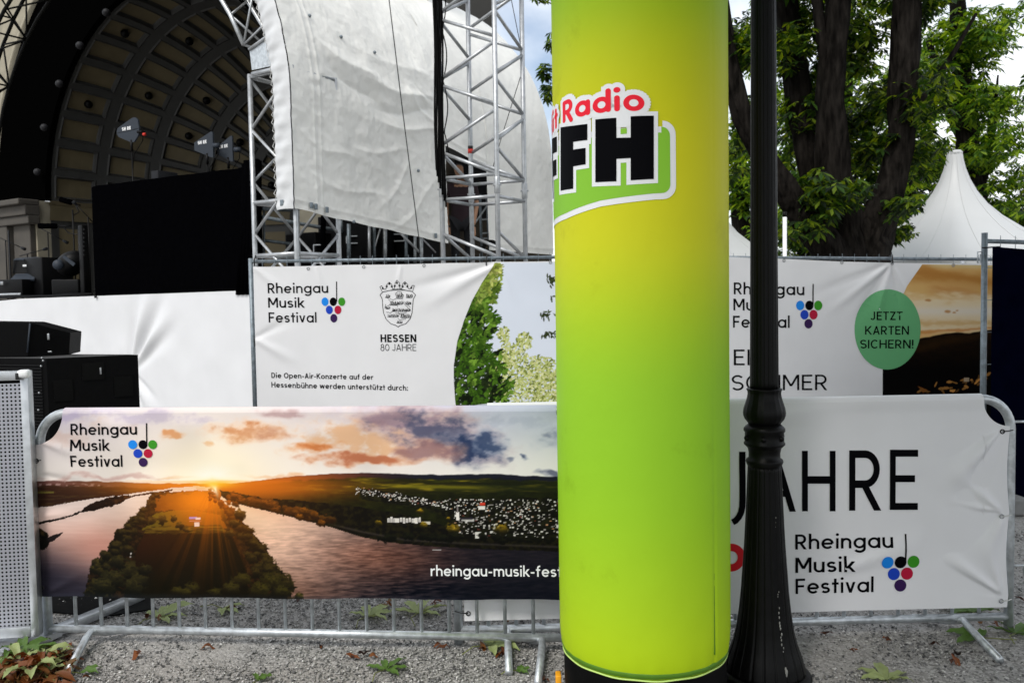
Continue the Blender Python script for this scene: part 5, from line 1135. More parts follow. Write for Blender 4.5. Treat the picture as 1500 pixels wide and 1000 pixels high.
# rope over the tarpaulin
a_, b_ = at(565, -40, 10.6), at(614, 352, 11.5)
tag(MB().tube([a_, (a_+b_)/2+(0, -.05, 0), b_, b_-(0, 0, .9)], .007, 6).build('rope', 'zip', loc=b_), 'thin dark rope running down across the near tarpaulin', 'rope')
a_, b_ = at(745, -20, 11.6), at(768, 95, 11.6)
tag(MB().tube([a_, b_, at(735, 200, 12.0), at(722, 245, 12.4)], .006, 6).build('rope', 'zip', loc=b_), 'thin black wire hanging behind the truss tower', 'wire')

# ============================================================ TRUSS TOWER
tw = thing('truss_tower', at(706, 380, 10.6)*np.array((1, 1, 0)), 'tall aluminium truss tower standing beside the tarpaulin', 'truss tower')
cF = at(727, 200, 10.2); cL = at(645.5, 200, 10.5); cR_ = at(767, 200, 10.8); cB = cL+cR_-cF
ZT = 6.4; zj = at(727, 271, 10.2)[2]; CH = {'F': cF, 'L': cL, 'R': cR_, 'B': cB}
def cz(c, z): return np.array([c[0], c[1], z])
for k_, c in CH.items():
    MB().tube([cz(c, 0), cz(c, ZT)], .030, 14).build('chord', 'truss', tw)
    mbj = MB(); mbj.tube([cz(c, zj-.10), cz(c, zj-.09), cz(c, zj+.09), cz(c, zj+.10)], [.031, .037, .037, .031], 14); mbj.tube([cz(c, zj)+(-.05, -.02, 0), cz(c, zj)+(.05, -.02, 0)], .012, 8); mbj.build('coupler', 'truss', tw)
brc = []
for A_, B_, fl_ in (('L', 'F', 0), ('F', 'R', 0), ('B', 'R', 1), ('L', 'B', 1)):
    a, b_ = CH[A_], CH[B_]; zL = [at(645, y, 10.5)[2] for y in (217, 121, 29)]; per = zL[1]-zL[0]
    for base, n0, n1, sg in ((zL[0], 0, 6, 1), (at(645, 339, 10.5)[2], -3, 0, 1)):
        for k in range(n0, n1):
            za = base+k*per+(.03); zm = za+per*.5
            if base < zj-.3 and za+per > zj+.4: pass
            MB().tube([cz(a, za), cz(b_, zm-.03)], .021, 9).build('brace', 'truss', tw); MB().tube([cz(b_, zm+.03), cz(a, za+per-.06)], .021, 9).build('brace', 'truss', tw) if not (zm < zj < za+per+.1) else None
    z_ = zL[0]; MB().tube([cz(a, z_-.05), cz(b_, z_-per*.46)], .021, 9).build('brace', 'truss', tw)
    for z in (zj+.13, zj-.13): MB().tube([cz(a, z), cz(b_, z)], .021, 9).build('brace', 'truss', tw)
z = at(687, 221, 11.1)[2]; cb = CH['B']
MB().tube([cz(cb, z-.035), cz(cb, z+.02)], .034, 14).build('tape', 'red', tw); MB().tube([cz(cb, z+.021), cz(cb, z+.06)], .034, 14).build('tape', 'zip', tw)
cb_ = MB()
for k in range(7):
    dx = -.055+.016*k; cb_.tube([cz(cL, z_)+np.array((dx+.01*math.sin(z_*3+k)-.03*sst(3.2, 2.2, z_)*0, -.035-.012*(k % 2), 0)) for z_ in np.linspace(6.4, at(642, 250+k*9, 10.5)[2], 30)], .013, 6)
lp_ = [cz(cL, z_)+np.array((.045+.05*abs(math.sin(z_*5.2)), -.03, 0)) for z_ in np.linspace(6.2, at(642, 225, 10.5)[2], 60)]; cb_.tube(lp_, .008, 6)
tag(cb_.build('cable_bundle', 'black_rubber', loc=cz(cL, 3.2)), 'thick bundle of black cables hanging down the tower', 'cables')

# ============================================================ CONCERT SHELL
LS = at(73, 295, 20.0); SZ0 = LS[2]; SR_ = 4.15
ctr = LS+rdir*SR_; ctr[2] = 0
def KP(s, t, z): return ctr+rdir*s+bdir*t+np.array([0, 0, z])
shell = thing('concert_shell', KP(0, 2, 0), 'arched concert shell with coffered half dome behind the stage', 'concert shell')
DD = 4.4
def dome(th, u, rec=0.0):                      # th around the arch, u depth 0..1
    r = SR_*math.cos(u*R(82)); r = r+rec; t_ = (DD+rec)*math.sin(u*R(82)); return KP(-r*math.cos(th), t_, SZ0+r*math.sin(th))
ribs = MB(); nth, nu2 = 19, 5
def patch(mb, th0, th1, u0, u1, r0, n=3):
    T_ = np.linspace(th0, th1, n+1); U_ = np.linspace(u0, u1, n+1); mb.grid(np.array([[dome(a, u, r0) for a in T_] for u in U_]))
def strip(mb, A_, B_, ra, rb, n=3):            # frustum between two rectangles (th0,th1,u0,u1) at recess ra, rb
    for e_ in range(4):
        def edge(Q, rc, k):
            f = k/n; t0, t1, u0, u1 = Q
            return (dome(t0+(t1-t0)*f, u0, rc), dome(t1, u0+(u1-u0)*f, rc), dome(t1+(t0-t1)*f, u1, rc), dome(t0, u1+(u0-u1)*f, rc))[e_]
        mb.grid(np.array([[edge(A_, ra, k) for k in range(n+1)], [edge(B_, rb, k) for k in range(n+1)]]))
for i in range(nth):
    for j in range(nu2):
        t0, t1 = math.pi*i/nth, math.pi*(i+1)/nth; u0, u1 = j/nu2*.95, (j+1)/nu2*.95; dt, du = t1-t0, u1-u0
        Q = lambda f, g_: (t0+dt*f, t1-dt*f, u0+du*g_, u1-du*g_)
        q0, q1, q2, q3, q4 = (t0, t1, u0, u1), Q(.11, .09), Q(.14, .12), Q(.17, .15), Q(.20, .17)
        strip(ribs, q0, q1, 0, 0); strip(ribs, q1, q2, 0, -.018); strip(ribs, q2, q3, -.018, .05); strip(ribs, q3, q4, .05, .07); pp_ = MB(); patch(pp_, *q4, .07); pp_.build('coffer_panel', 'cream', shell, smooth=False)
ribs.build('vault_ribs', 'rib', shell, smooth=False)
# wall under the vault
lw = MB(); lp2 = MB(); band = MB()
for sgn in (-1, 1):
    us = np.linspace(0, .95, 40); W_ = np.array([[KP(sgn*SR_*math.cos(u*R(82)), DD*math.sin(u*R(82)), z) for u in us] for z in (1.2, SZ0)]); lw.grid(W_)
    for z0, z1, o_ in ((SZ0-.44, SZ0-.10, .10), (SZ0-.10, SZ0, .16)):
        band.grid(np.array([[KP(sgn*(SR_*math.cos(u*R(82))-o_*(.5 if k in (0,) else 1)*1), DD*math.sin(u*R(82))-o_*.5, z) for u in us] for k, z in enumerate((z0, z1))]))
        band.grid(np.array([[KP(sgn*(SR_*math.cos(u*R(82))-o_*k), DD*math.sin(u*R(82)), z1) for u in us] for k in (0, 1)]))
    for k in range(6):
        u0, u1 = (k+.16)/6*.95, (k+.84)/6*.95
        for o_, z0, z1, tgt in ((.03, 1.9, SZ0-.62, MB()),):
            pu = np.linspace(u0, u1, 6); tgt.grid(np.array([[KP(sgn*(SR_*math.cos(u*R(82))-o_), DD*math.sin(u*R(82)), z) for u in pu] for z in (z0, z1)])); tgt.build('wall_panel', 'cream', shell, smooth=False)
            for (ua, ub, za, zb__) in ((u0-.006, u0, z0, z1), (u1, u1+.006, z0, z1)):
                pu = np.linspace(ua, ub, 3); lw.grid(np.array([[KP(sgn*(SR_*math.cos(u*R(82))-.05), DD*math.sin(u*R(82)), z) for u in pu] for z in (za, zb__)]))
lw.build('lower_wall', 'rib', shell, smooth=False); band.build('cornice', 'cream', shell, smooth=False)
bk = MB(); bk.grid(np.array([[KP(s_, DD+.6, z) for s_ in (-5, 5)] for z in (1.2, 8.6)])); bk.build('back_wall', 'rib', shell, smooth=False)
rg = MB(); RO = 5.80; n_ = 70; As = np.linspace(0, math.pi, n_)
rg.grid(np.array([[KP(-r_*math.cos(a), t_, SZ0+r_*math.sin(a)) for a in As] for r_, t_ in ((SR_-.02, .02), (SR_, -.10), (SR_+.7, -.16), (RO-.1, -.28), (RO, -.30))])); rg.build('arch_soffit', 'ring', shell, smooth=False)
rim = MB(); rim.grid(np.array([[KP(-r_*math.cos(a), t_, SZ0+r_*math.sin(a)) for a in As] for r_, t_ in ((RO, -.30), (RO+.03, -.38), (RO+.10, -.38), (RO+.12, -.30))])); rim.build('arch_moulding', 'stone', shell)
for px, py in ((55, 252), (65, 187), (87, 123), (117, 67), (156, 19)):
    Pg = Plane(KP(-9, -.25, 0), KP(0, -.25, 0)); u_, z_ = Pg.uv(px, py); MB().sphere(Pg.pt(u_, z_, .0), .085, 14, 10).build('bulb', 'bulb', shell)
for i, j in ((3, 0), (4, 1), (3, 2), (5, 2), (4, 3), (6, 0), (6, 3), (2, 4), (7, 1)):
    t0 = math.pi*(i+.5)/nth; u0 = (j+.5)/nu2*.95; MB().sphere(dome(t0, u0, -.02), .095, 14, 9).build('globe_lamp', 'lampdark', shell)
# facade around the arch
fc = MB(); n_ = 60; As = np.linspace(0, math.pi, n_); outer = []
for a in As:
    dx, dz = -math.cos(a), math.sin(a); k = min((11 if dx < 0 else 7.2)/abs(dx) if abs(dx) > 1e-6 else 99, 9.0/dz if dz > 1e-6 else 99); outer.append((dx*k, SZ0+dz*k))
fc.grid(np.array([[KP(-(RO+.11)*math.cos(a), -.30, SZ0+(RO+.11)*math.sin(a)) for a in As], [KP(x, -.30, z) for x, z in outer]]))
fc.grid(np.array([[KP(x, -.30, z) for x in (-11, -SR_-.05)] for z in (0, SZ0)])); fc.grid(np.array([[KP(x, -.30, z) for x in (SR_+.05, 5.2)] for z in (0, SZ0)]))
fc.grid(np.array([[KP(s_, t_, z) for t_ in (-.30, .05)] for s_ in (-SR_-.05,) for z in (0, SZ0)])); fc.grid(np.array([[KP(s_, t_, z) for t_ in (-.30, .05)] for s_ in (SR_+.05,) for z in (0, SZ0)]))
fc.build('facade', 'stone', shell, smooth=False)
pil = MB()
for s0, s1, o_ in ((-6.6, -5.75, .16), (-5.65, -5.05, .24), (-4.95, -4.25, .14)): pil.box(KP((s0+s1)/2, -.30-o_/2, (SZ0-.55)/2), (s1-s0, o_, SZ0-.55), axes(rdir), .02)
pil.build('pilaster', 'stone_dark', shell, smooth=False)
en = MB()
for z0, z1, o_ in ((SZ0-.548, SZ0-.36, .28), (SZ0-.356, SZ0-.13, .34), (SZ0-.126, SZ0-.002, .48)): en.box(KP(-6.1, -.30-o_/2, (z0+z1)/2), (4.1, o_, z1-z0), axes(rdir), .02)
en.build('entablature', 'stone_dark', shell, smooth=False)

# ============================================================ THINGS ON THE STAGE
def antenna(px, py, Y, sc, lab, zst, red=False, rounded=False, fx=1.0):
    c = at(px, py, Y); e = np.array((1, -.1, 0)); e = e/np.linalg.norm(e); t = thing('paddle_antenna', (c[0], c[1], zst), lab, 'antenna', 'paddle antennas on the stage')
    if rounded: o_ = [(-.165, .02), (-.15, .06), (.06, .19), (.105, .195), (.14, .16), (.155, .03), (.135, -.05), (.075, -.135), (.03, -.135), (-.14, -.06), (-.165, -.02)]
    else: o_ = [(-.14, .05), (.10, .19), (.125, .19), (.125, -.16), (.10, -.16), (-.14, -.055)]
    n = len(o_); fr__ = [c+e*x*sc*fx+np.array((0, 0, z*sc))-bdir*.012 for x, z in o_]; bk_ = [p+bdir*.024 for p in fr__]
    MB().add(fr__+bk_, [tuple(range(n)), tuple(range(2*n-1, n-1, -1))]+[(i, i+n, (i+1) % n+n, (i+1) % n) for i in range(n)]).build('paddle', 'paddle', t, smooth=False)
    pr = Print(); pr.text('SHURE', (-.085*sc, .018*sc+.0), (.04*sc, .018*sc+.018*sc), .046*sc, .26, .10)
    pr.build('lettering', 'white_ink', lambda U, Z, off=0: c[None]+np.asarray(U)[:, None]*e+np.asarray(Z)[:, None]*np.array((0, 0, 1.0))-bdir*(.014+np.asarray(off))[:, None]*(1 if np.ndim(off) else 1), t, cell=0)
    b0 = c+e*.03*sc-np.array((0, 0, .13*sc)); MB().tube([np.array((b0[0], b0[1], zst)), b0-np.array((0, 0, .12*sc))], .010, 8).build('stand', 'black_plastic', t)
    MB().tube([b0-np.array((0, 0, .12*sc)), b0+np.array((0, 0, .03))], .020, 8).build('clamp', 'black_plastic', t)
    bx = MB().tube([c+e*.12*sc+bdir*.0, c+e*.21*sc], .035*sc if not rounded else .02*sc, 10); bx.build('amplifier', 'paddle' if not rounded else 'black_plastic', t)
    if red: MB().tube([c+e*.20*sc+(0, 0, -.035*sc), c+e*.235*sc+(0, 0, -.035*sc)], .022*sc, 8).build('cap', 'red', t)
    if red: MB().tube([c+e*-.16*sc-bdir*.014+(0, 0, -.005*sc), c+e*.15*sc-bdir*.014+(0, 0, .045*sc)], .003, 5).build('rod', 'bulb', t)
    MB().tube([c+e*.2*sc, c+e*.19*sc-(0, 0, .12*sc), c+e*.06*sc-(0, 0, .3*sc), b0-(0, 0, .42*sc)], .006, 6).build('cable', 'black_rubber', t)
antenna(189, 194, 13.1, 1.12, 'grey paddle antenna with rounded top and red cap on tall thin stand', SZ, True, True)
antenna(300, 214, 12.3, 1.04, 'grey pointed paddle antenna left of its twin above the black drape', SZ)
antenna(331, 220, 12.4, 1.04, 'grey pointed paddle antenna nearest the roof truss', SZ, fx=.82)
bxp = at(241, 252, 13.0); tag(MB().box(np.array((bxp[0], bxp[1], (bxp[2]+SZ)/2)), (.16, .35, bxp[2]-SZ), axes(rdir), .01).build('equipment_rack', 'dkbox', loc=(bxp[0], bxp[1], SZ)), 'slim charcoal equipment rack whose top peeks over the black drape', 'equipment rack')
# flight case with an open lid of equipment
fcY = 14.9; p0 = at(47, 405, fcY); fz = SZ+.02
t = thing('flight_case', (p0[0], p0[1], SZ), 'black flight case with silver catches holding a grey console', 'flight case', 'flight cases on the stage')
ax = axes(rdir+np.array((0, .25, 0))); zc0, zc1 = at(30, 433, fcY)[2], at(30, 410, fcY)[2]; c = at(29, 421, fcY)
sharp(MB().box(c, (.55, .40, zc1-zc0), ax, .012).build('body', 'black_plastic', t))
for px in (18, 36): MB().box(at(px, 415, fcY)-ax[1]*.21, (.07, .012, .06), ax, .004).build('catch', 'eyelet', t)
for px in (8, 49): MB().box(at(px, 415, fcY)-ax[1]*.205, (.029, .02, .13), ax, .004).build('corner', 'alu', t)
MB().box(at(28, 431, fcY)-ax[1]*.205, (.53, .015, .035), ax, .003).build('edge_strip', 'alu', t)
cn_ = thing('mixing_console', at(34, 405, fcY), 'small dark console with tilted screen on top of the flight case', 'console')
def tilt(px0, py0, px1, py1, px2, py2, px3, py3, name, m, Ya, Yb, par):
    q = [at(px0, py0, Ya), at(px1, py1, Ya), at(px2, py2, Yb), at(px3, py3, Yb)]; n = np.cross(q[1]-q[0], q[3]-q[0]); n = n/np.linalg.norm(n)*.03
    return MB().add(q+[p+n*np.sign(n[1]) for p in q], [(0, 1, 2, 3), (7, 6, 5, 4), (0, 4, 5, 1), (1, 5, 6, 2), (2, 6, 7, 3), (3, 7, 4, 0)]).build(name, m, par, smooth=False)
tilt(15, 409, 50, 409, 52, 400, 23, 401, 'keyboard', 'paddle', fcY-.12, fcY+.05, cn_); tilt(18, 400, 50, 399, 56, 380, 20, 381, 'screen', 'black_plastic', fcY+.05, fcY+.10, cn_); tilt(19, 381, 56, 379, 57, 376, 23, 378, 'lid_edge', 'paddle', fcY+.09, fcY+.14, cn_)
MB().box(at(36, 389, fcY-.01), (.08, .006, .035), ax, .002).build('badge', 'white_ink', cn_)
pg = MB().box((at(13, 343, 14.9)+at(15, 402, 14.9))/2, (.035, .02, .83), axes(rdir), .004); tag(pg.build('acrylic_shield', 'bulb', loc=at(14, 402, 14.9)), 'narrow clear acrylic shield edge standing left of the console', 'acrylic screen')
def mic(px, py, Y, px1, py1, lab, base):
    a, b_ = at(px, py, Y), at(px1, py1, Y); t = thing('boom_microphone', (base[0], base[1], SZ), lab, 'microphone', 'microphones on the stage'); d = b_-a
    MB().tube([a, a+d*.02, a+d*.55, a+d*.58], [.017, .048, .048, .022], 10).build('foam_cover', 'black_cloth', t); MB().tube([a+d*.56, b_], .012, 8).build('body', 'black_plastic', t)
    m_ = a+d*.72; MB().tube([m_, m_+(b_-a)*.2-np.array((0, 0, .12)), np.array((base[0], base[1], m_[2]-.2))], .010, 6).build('boom', 'black_plastic', t)
    MB().tube([np.array((base[0], base[1], SZ)), np.array((base[0], base[1], m_[2]-.1))], .013, 8).build('stand', 'black_plastic', t)
mic(88, 292, 14.8, 118, 301, 'upper black shotgun microphone on stand, seen against ochre wall', at(111, 420, 14.8)); mic(56, 331, 14.9, 104, 331, 'lower black shotgun microphone on boom stand', at(118, 420, 14.4))
for (px0, py0, px1, py1, px2, py2, Y_, lb) in ((6, 436, 8, 352, 30, 362, 15.6, 'thin black microphone stand with boom at the left edge of the stage'), (72, 434, 70, 340, 92, 352, 15.2, 'thin black microphone stand against the pale pilaster'), (128, 434, 129, 318, 112, 300, 14.2, 'tall thin microphone stand beside the black drape'), (40, 434, 40, 372, 62, 366, 15.5, 'short microphone stand behind the console')):
    t = thing('microphone_stand', at(px0, py0, Y_)*np.array((1, 1, 0))+np.array((0, 0, SZ)), lb, 'microphone stand', 'microphone stands on the stage')
    a_ = at(px1, py1, Y_); b_ = at(px2, py2, Y_-.1); MB().tube([np.array((a_[0], a_[1], SZ)), a_], .011, 8).build('tube', 'black_plastic', t); MB().tube([a_-(b_-a_)*.5, b_], .008, 6).build('boom', 'black_plastic', t); MB().tube([b_, b_+(b_-a_)*.12, b_+(b_-a_)*.3], [.012, .026, .03], 8).build('microphone', 'dkbox', t)
    for k in range(3): MB().tube([np.array((a_[0], a_[1], SZ+.12)), np.array((a_[0]+.3*math.cos(k*2.1), a_[1]+.3*math.sin(k*2.1), SZ+.01))], .008, 6).build('leg', 'black_plastic', t)
lm = at(90, 390, 14.3); t = thing('moving_head_light', (lm[0], lm[1], SZ), 'dark moving head stage light with pale lens cap', 'stage light')
hd_ = MB().sphere(at(103, 386, 14.3), .235, 22, 14, (1, 1, .92)); hd_.v = [(p[0]+(p[2]-2.2)*.25, p[1], p[2]) for p in hd_.v]; hd_.build('head', 'black_plastic', t); MB().tube([at(84, 388, 14.0), at(85, 388, 14.05), at(92, 387, 14.25)], [.067, .085, .09], 18).build('lens', 'paddle', t); MB().box(np.array((lm[0]+.15, lm[1], SZ+.15)), (.45, .4, .30), None, .02).build('base', 'black_plastic', t)
tilt(91, 377, 94, 374, 110, 386, 107, 390, 'yoke', 'paddle', 14.0, 14.0, t)
for px, lab in ((72, 'dark low equipment case between console and stage light'),):
    p = at(px, 405, 15.1); tag(MB().box(np.array((p[0], p[1], SZ+.36)), (.57, .57, .70), axes(rdir), .02).build('equipment_case', 'black_plastic', loc=(p[0], p[1], SZ)), lab, 'equipment case')
lad = thing('cable_rack', at(123, 420, 13.95)*np.array((1, 1, 0))+np.array((0, 0, SZ)), 'dark upright rack with a row of small white clips', 'rack')
MB().box((at(123, 330, 13.95)+at(124, 425, 13.95))/2*np.array((1, 1, 0))+np.array((0, 0, (SZ+at(124, 330, 13.95)[2])/2)), (.11, .11, at(124, 330, 13.95)[2]-SZ), axes(rdir), .01).build('frame', 'black_plastic', lad)
for k in range(7): MB().box(at(123, 336+k*6.2, 13.87), (.02, .02, .022), None, .003).build('clip', 'bulb', lad)
cbm = MB()
for k in range(5): cbm.tube([at(x_, y_, YT(x_, .68+.02*k)) for x_, y_ in ((-10+k*4, 437-k), (20+k*6, 435.5-k*.6), (55+k*5, 434.6-k*.5), (90+k*3, 434-k*1.0), (135, 431.5-k*.5))], .012, 6)
tag(cbm.build('floor_cable', 'black_rubber', loc=at(50, 434, YT(50, .7))), 'tangle of black cables along the stage front edge', 'cables')
tag(MB().box(at(140, 435, YT(140, .58)), (.045, .02, .03), axes(rdir), .003).build('clip', 'black_plastic', loc=at(140, 437, YT(140, .58))), 'small black clip on the top edge of the white stage cloth', 'clip')
# flight cases under the tarpaulin
for i, (px, py, Y, w, h, lab) in enumerate(((522, 355, 12.6, .95, 1.1, 'black flight case with recessed silver handle, left one under the tarpaulin'), (590, 352, 13.0, .95, 1.05, 'black flight case with recessed silver handle, right one under the tarpaulin'), (462, 365, 12.6, .6, .85, 'black flight case with pale frame behind the roof leg'))):
    p = at(px, py, Y); t = thing('flight_case', (p[0], p[1], SZ), lab, 'flight case', 'flight cases on the stage')
    MB().box(np.array((p[0], p[1], SZ+h/2)), (w, .6, h), axes(rdir), .015).build('body', 'black_plastic', t, smooth=False)
    hpx = {0: (518, 351), 1: (582, 348), 2: (468, 372)}[i]; hc = at(*hpx, Y-.40)
    hm = MB(); ww, hh = (.20, .10) if i < 2 else (.16, .26)
    for dx, dz, sx, sz_ in ((0, hh/2, ww, .014), (0, -hh/2, ww, .014), (-ww/2, 0, .014, hh), (ww/2, 0, .014, hh)): hm.box(hc+np.array((dx, 0, dz)), (sx, .02, sz_))
    hm.build('handle', 'alu', t, smooth=False)
# guard rail scaffold under the tarpaulin
gr = thing('scaffold_rail', SP(-.3, 2, SZ), 'dark scaffold tube railing under the tarpaulin beside the stage', 'scaffold')
for (x0, y0, Y0), (x1, y1, Y1), r_, mm in (((384, 318, 11.3), (556, 348, 12.9), .026, 'galv_dark'), ((386, 352, 11.6), (432, 358, 11.9), .022, 'galv_dark'), ((384, 306, 11.4), (425, 308, 11.9), .024, 'galv_dark'), ((511, 328, 11.9), (511, 385, 11.9), .028, 'galv_dark'), ((541, 330, 12.1), (541, 385, 12.1), .022, 'truss'), ((548, 330, 12.2), (548, 385, 12.2), .024, 'galv_dark'), ((564, 335, 12.3), (564, 385, 12.3), .03, 'galv'), ((595, 344, 12.4), (595, 385, 12.4), .024, 'galv_dark'), ((608, 346, 12.4), (608, 385, 12.4), .022, 'galv'), ((617, 348, 12.4), (617, 385, 12.4), .028, 'galv'), ((557, 335, 12.2), (543, 382, 12.2), .012, 'truss'), ((588, 343, 12.2), (615, 370, 12.3), .018, 'truss'), ((619, 350, 12.4), (638, 370, 12.6), .012, 'truss'), ((387, 300, 11.5), (387, 385, 11.5), .014, 'galv_dark'), ((500, 322, 12.0), (500, 338, 12.0), .022, 'galv_dark')):
    MB().tube([at(x0, y0, Y0), at(x1, y1, Y1)], r_, 8).build('tube', mm, gr)
MB().tube([at(474, 316, 11.0), at(473, 345, 11.0), at(474, 380, 11.0)], .035, 6).build('strap', 'black_cloth', gr)
# brown wall and ladder truss seen through the gap in the tarpaulins
bw = MB().box(at(720, 300, 19.0)*np.array((1, 1, 0))+np.array((0, 0, 2.3)), (2.6, .4, 4.6), axes((1, .1, 0))); 
bwt = thing('backstage_wall', at(720, 300, 19.0)*np.array((1, 1, 0)), 'brown weathered wall seen through the gap between tarpaulins', 'wall'); bw.build('masonry', 'brown', bwt, smooth=False)
wv = MB(); wv.box(at(690, 275, 18.6), (.7, .06, 1.3), axes((1, .1, 0))); wv.build('window', 'black_plastic', bwt, smooth=False)
ld = thing('ladder', at(712, 375, 14.2)*np.array((1, 1, 0))+np.array((0, 0, SZ)), 'aluminium ladder frame leaning inside the tarpaulin gap', 'ladder')
MB().tube([at(703, 285, 14.2), at(706, 385, 14.2)], .02, 8).build('rail', 'galv_dark', ld); MB().tube([at(713, 285, 14.3), at(718, 385, 14.3)], .02, 8).build('rail', 'galv_dark', ld)
for y in (300, 322, 342, 350): MB().tube([at(704, y, 14.2), at(716, y-1, 14.3)], .014, 6).build('rung', 'galv', ld)
MB().tube([at(690, 335, 13.9), at(716, 298, 14.0)], .014, 6).build('brace', 'galv', ld)
hs = MB(); hs.tube([at(722+11*math.cos(a)-3, 366-12*math.sin(a), 13.2) for a in np.linspace(-.2, math.pi+.1, 16)], .03, 8); tag(hs.build('hose', 'black_rubber', loc=at(722, 375, 13.2)), 'loop of thick black hose in the tarpaulin gap', 'hose')
# ------------------------------------------------------------ stagehand half hidden behind the tarpaulin
def skinned(name, pts, edges, rad, m, parent, sub=2):
    me = bpy.data.meshes.new(name); base = BASE[parent.name]; me.from_pydata([tuple(np.array(p)-base) for p in pts], edges, []); o = bpy.data.objects.new(name, me); COL.objects.link(o); o.parent = parent; BASE[o.name] = base
    md = o.modifiers.new('skin', 'SKIN'); md.use_smooth_shade = True
    for i, v in enumerate(me.skin_vertices[0].data): v.radius = (rad[i], rad[i]*.9) if np.isscalar(rad[i]) else rad[i]
    me.skin_vertices[0].data[0].use_root = True; o.modifiers.new('sub', 'SUBSURF').levels = sub; o.modifiers['sub'].render_levels = sub
    me.materials.append(M[m]); return o
pb = at(676, 300, 13.3); px_, py_ = pb[0], pb[1]; pz_ = at(676, 268, 13.3)[2]-1.47
pers = thing('person', (px_, py_, pz_), 'person in a dark maroon T-shirt half hidden by the tarpaulin, arm hanging', 'person')
def Q(x, y, z): return np.array((px_+x, py_+y, pz_+z))
# body: one continuous surface
pts = [Q(0, 0, .95), Q(0, 0, 1.15), Q(0, -.02, 1.38), Q(0, -.03, 1.48), Q(-.01, -.06, 1.56), Q(-.03, -.09, 1.66), Q(-.03, -.09, 1.74),
       Q(.20, -.02, 1.41), Q(.24, -.02, 1.12), Q(.20, -.14, .88), Q(.19, -.17, .80), Q(-.19, -.02, 1.41), Q(-.235, -.03, 1.12), Q(-.215, -.10, .88), Q(-.20, -.12, .80),
       Q(.10, 0, .88), Q(.11, -.02, .48), Q(.11, .02, .09), Q(.11, -.14, .04), Q(-.10, 0, .88), Q(-.11, -.02, .48), Q(-.11, .02, .09), Q(-.11, -.14, .04)]
ed_ = [(0, 1), (1, 2), (2, 3), (3, 4), (4, 5), (5, 6), (2, 7), (7, 8), (8, 9), (9, 10), (2, 11), (11, 12), (12, 13), (13, 14), (0, 15), (15, 16), (16, 17), (17, 18), (0, 19), (19, 20), (20, 21), (21, 22)]
rad = [.14, .13, .14, .06, .055, .085, .07, .058, .045, .032, .034, .058, .045, .032, .034, .085, .06, .045, .04, .085, .06, .045, .04]
skinned('body', pts, ed_, rad, 'skin', pers)
skinned('t_shirt', [Q(0, 0, .74), Q(0, 0, 1.10), Q(0, -.02, 1.38), Q(0, -.03, 1.44), Q(.20, -.02, 1.41), Q(.235, -.02, 1.17), Q(-.19, -.02, 1.41), Q(-.23, -.03, 1.17)], [(0, 1), (1, 2), (2, 3), (2, 4), (4, 5), (2, 6), (6, 7)], [.185, .168, .165, .085, .082, .072, .082, .072], 'maroon', pers)
skinned('trousers', [Q(0, 0, .92), Q(.10, 0, .86), Q(.11, -.02, .48), Q(.11, .02, .10), Q(-.10, 0, .86), Q(-.11, -.02, .48), Q(-.11, .02, .10)], [(0, 1), (1, 2), (2, 3), (0, 4), (4, 5), (5, 6)], [.155, .105, .08, .065, .105, .08, .065], 'trousers', pers)
skinned('hair', [Q(-.03, -.06, 1.66), Q(-.03, -.06, 1.76)], [(0, 1)], [.092, .082], 'hair', pers)
for sx, hx in ((.19, Q(.19, -.17, .80)), (-.20, Q(-.20, -.12, .80))):
    hand_pts = [hx, hx+(0, -.02, -.07)]; hand_e = [(0, 1)]; hr = [.03, .034]
    for k in range(4): n0 = len(hand_pts); hand_pts += [hx+(-.024+.016*k, -.03, -.10), hx+(-.026+.017*k, -.04, -.135-.012*(k in (1, 2))), hx+(-.026+.017*k, -.03, -.17-.014*(k in (1, 2)))]; hand_e += [(1, n0), (n0, n0+1), (n0+1, n0+2)]; hr += [.010, .009, .008]
    n0 = len(hand_pts); hand_pts += [hx+(-.04, -.045, -.06), hx+(-.05, -.06, -.10)]; hand_e += [(0, n0), (n0, n0+1)]; hr += [.011, .009]; skinned('hand', hand_pts, hand_e, hr, 'skin', pers)
# ============================================================ SUBWOOFERS
SY = 6.5
p_l, p_c, p_r = at(-90, 524, SY+.35), at(68, 525.5, SY), at(202, 519.5, SY+.35); ztop_ = p_c[2]
t = thing('subwoofer', (p_c[0], p_c[1], 0), 'large black subwoofer cabinet with grille and pocket handle, lower of two', 'speaker', 'black speaker cabinets before the stage')
back = p_r+p_l-p_c
mb = slab([p_c, p_r, back, p_l], .02, ztop_); mb.build('cabinet', 'black_wood', t, smooth=False)
ePl = Plane(p_c, p_r); eL = Plane(p_l, p_c)
hd = MB()
def pocket(pl, x0, y0, x1, y1, par, nm='handle'):
    a, b_ = pl.uv(x0, y1), pl.uv(x1, y0); MB().box(pl.pt((a[0]+b_[0])/2, (a[1]+b_[1])/2, .004), (abs(b_[0]-a[0]), .006, abs(b_[1]-a[1])), axes(pl.e)).build(nm, 'lampdark', par, smooth=False)
pocket(ePl, 121, 530, 152, 557, t); MB().box(ePl.pt(*ePl.uv(147, 543), .014), (.012, .012, .055), axes(ePl.e), .003).build('catch', 'eyelet', t)
pocket(ePl, 79, 555, 106, 588, t, 'recess'); pocket(ePl, 168, 550, 194, 581, t, 'recess')
gm = MB()
for k in range(44): gm.box(eL.pt(eL.L/2, ztop_-.05-k*.024, .006), (eL.L*.92, .008, .010), axes(eL.e))
gm.build('grille', 'black_plastic', t, smooth=False)
sc_ = MB()
for px, py in ((61, 524), (60, 536), (63, 528), (56, 600), (57, 575)): sc_.sphere(ePl.pt(*ePl.uv(px, py), .01), .008, 8, 6)
sc_.build('screw', 'eyelet', t)
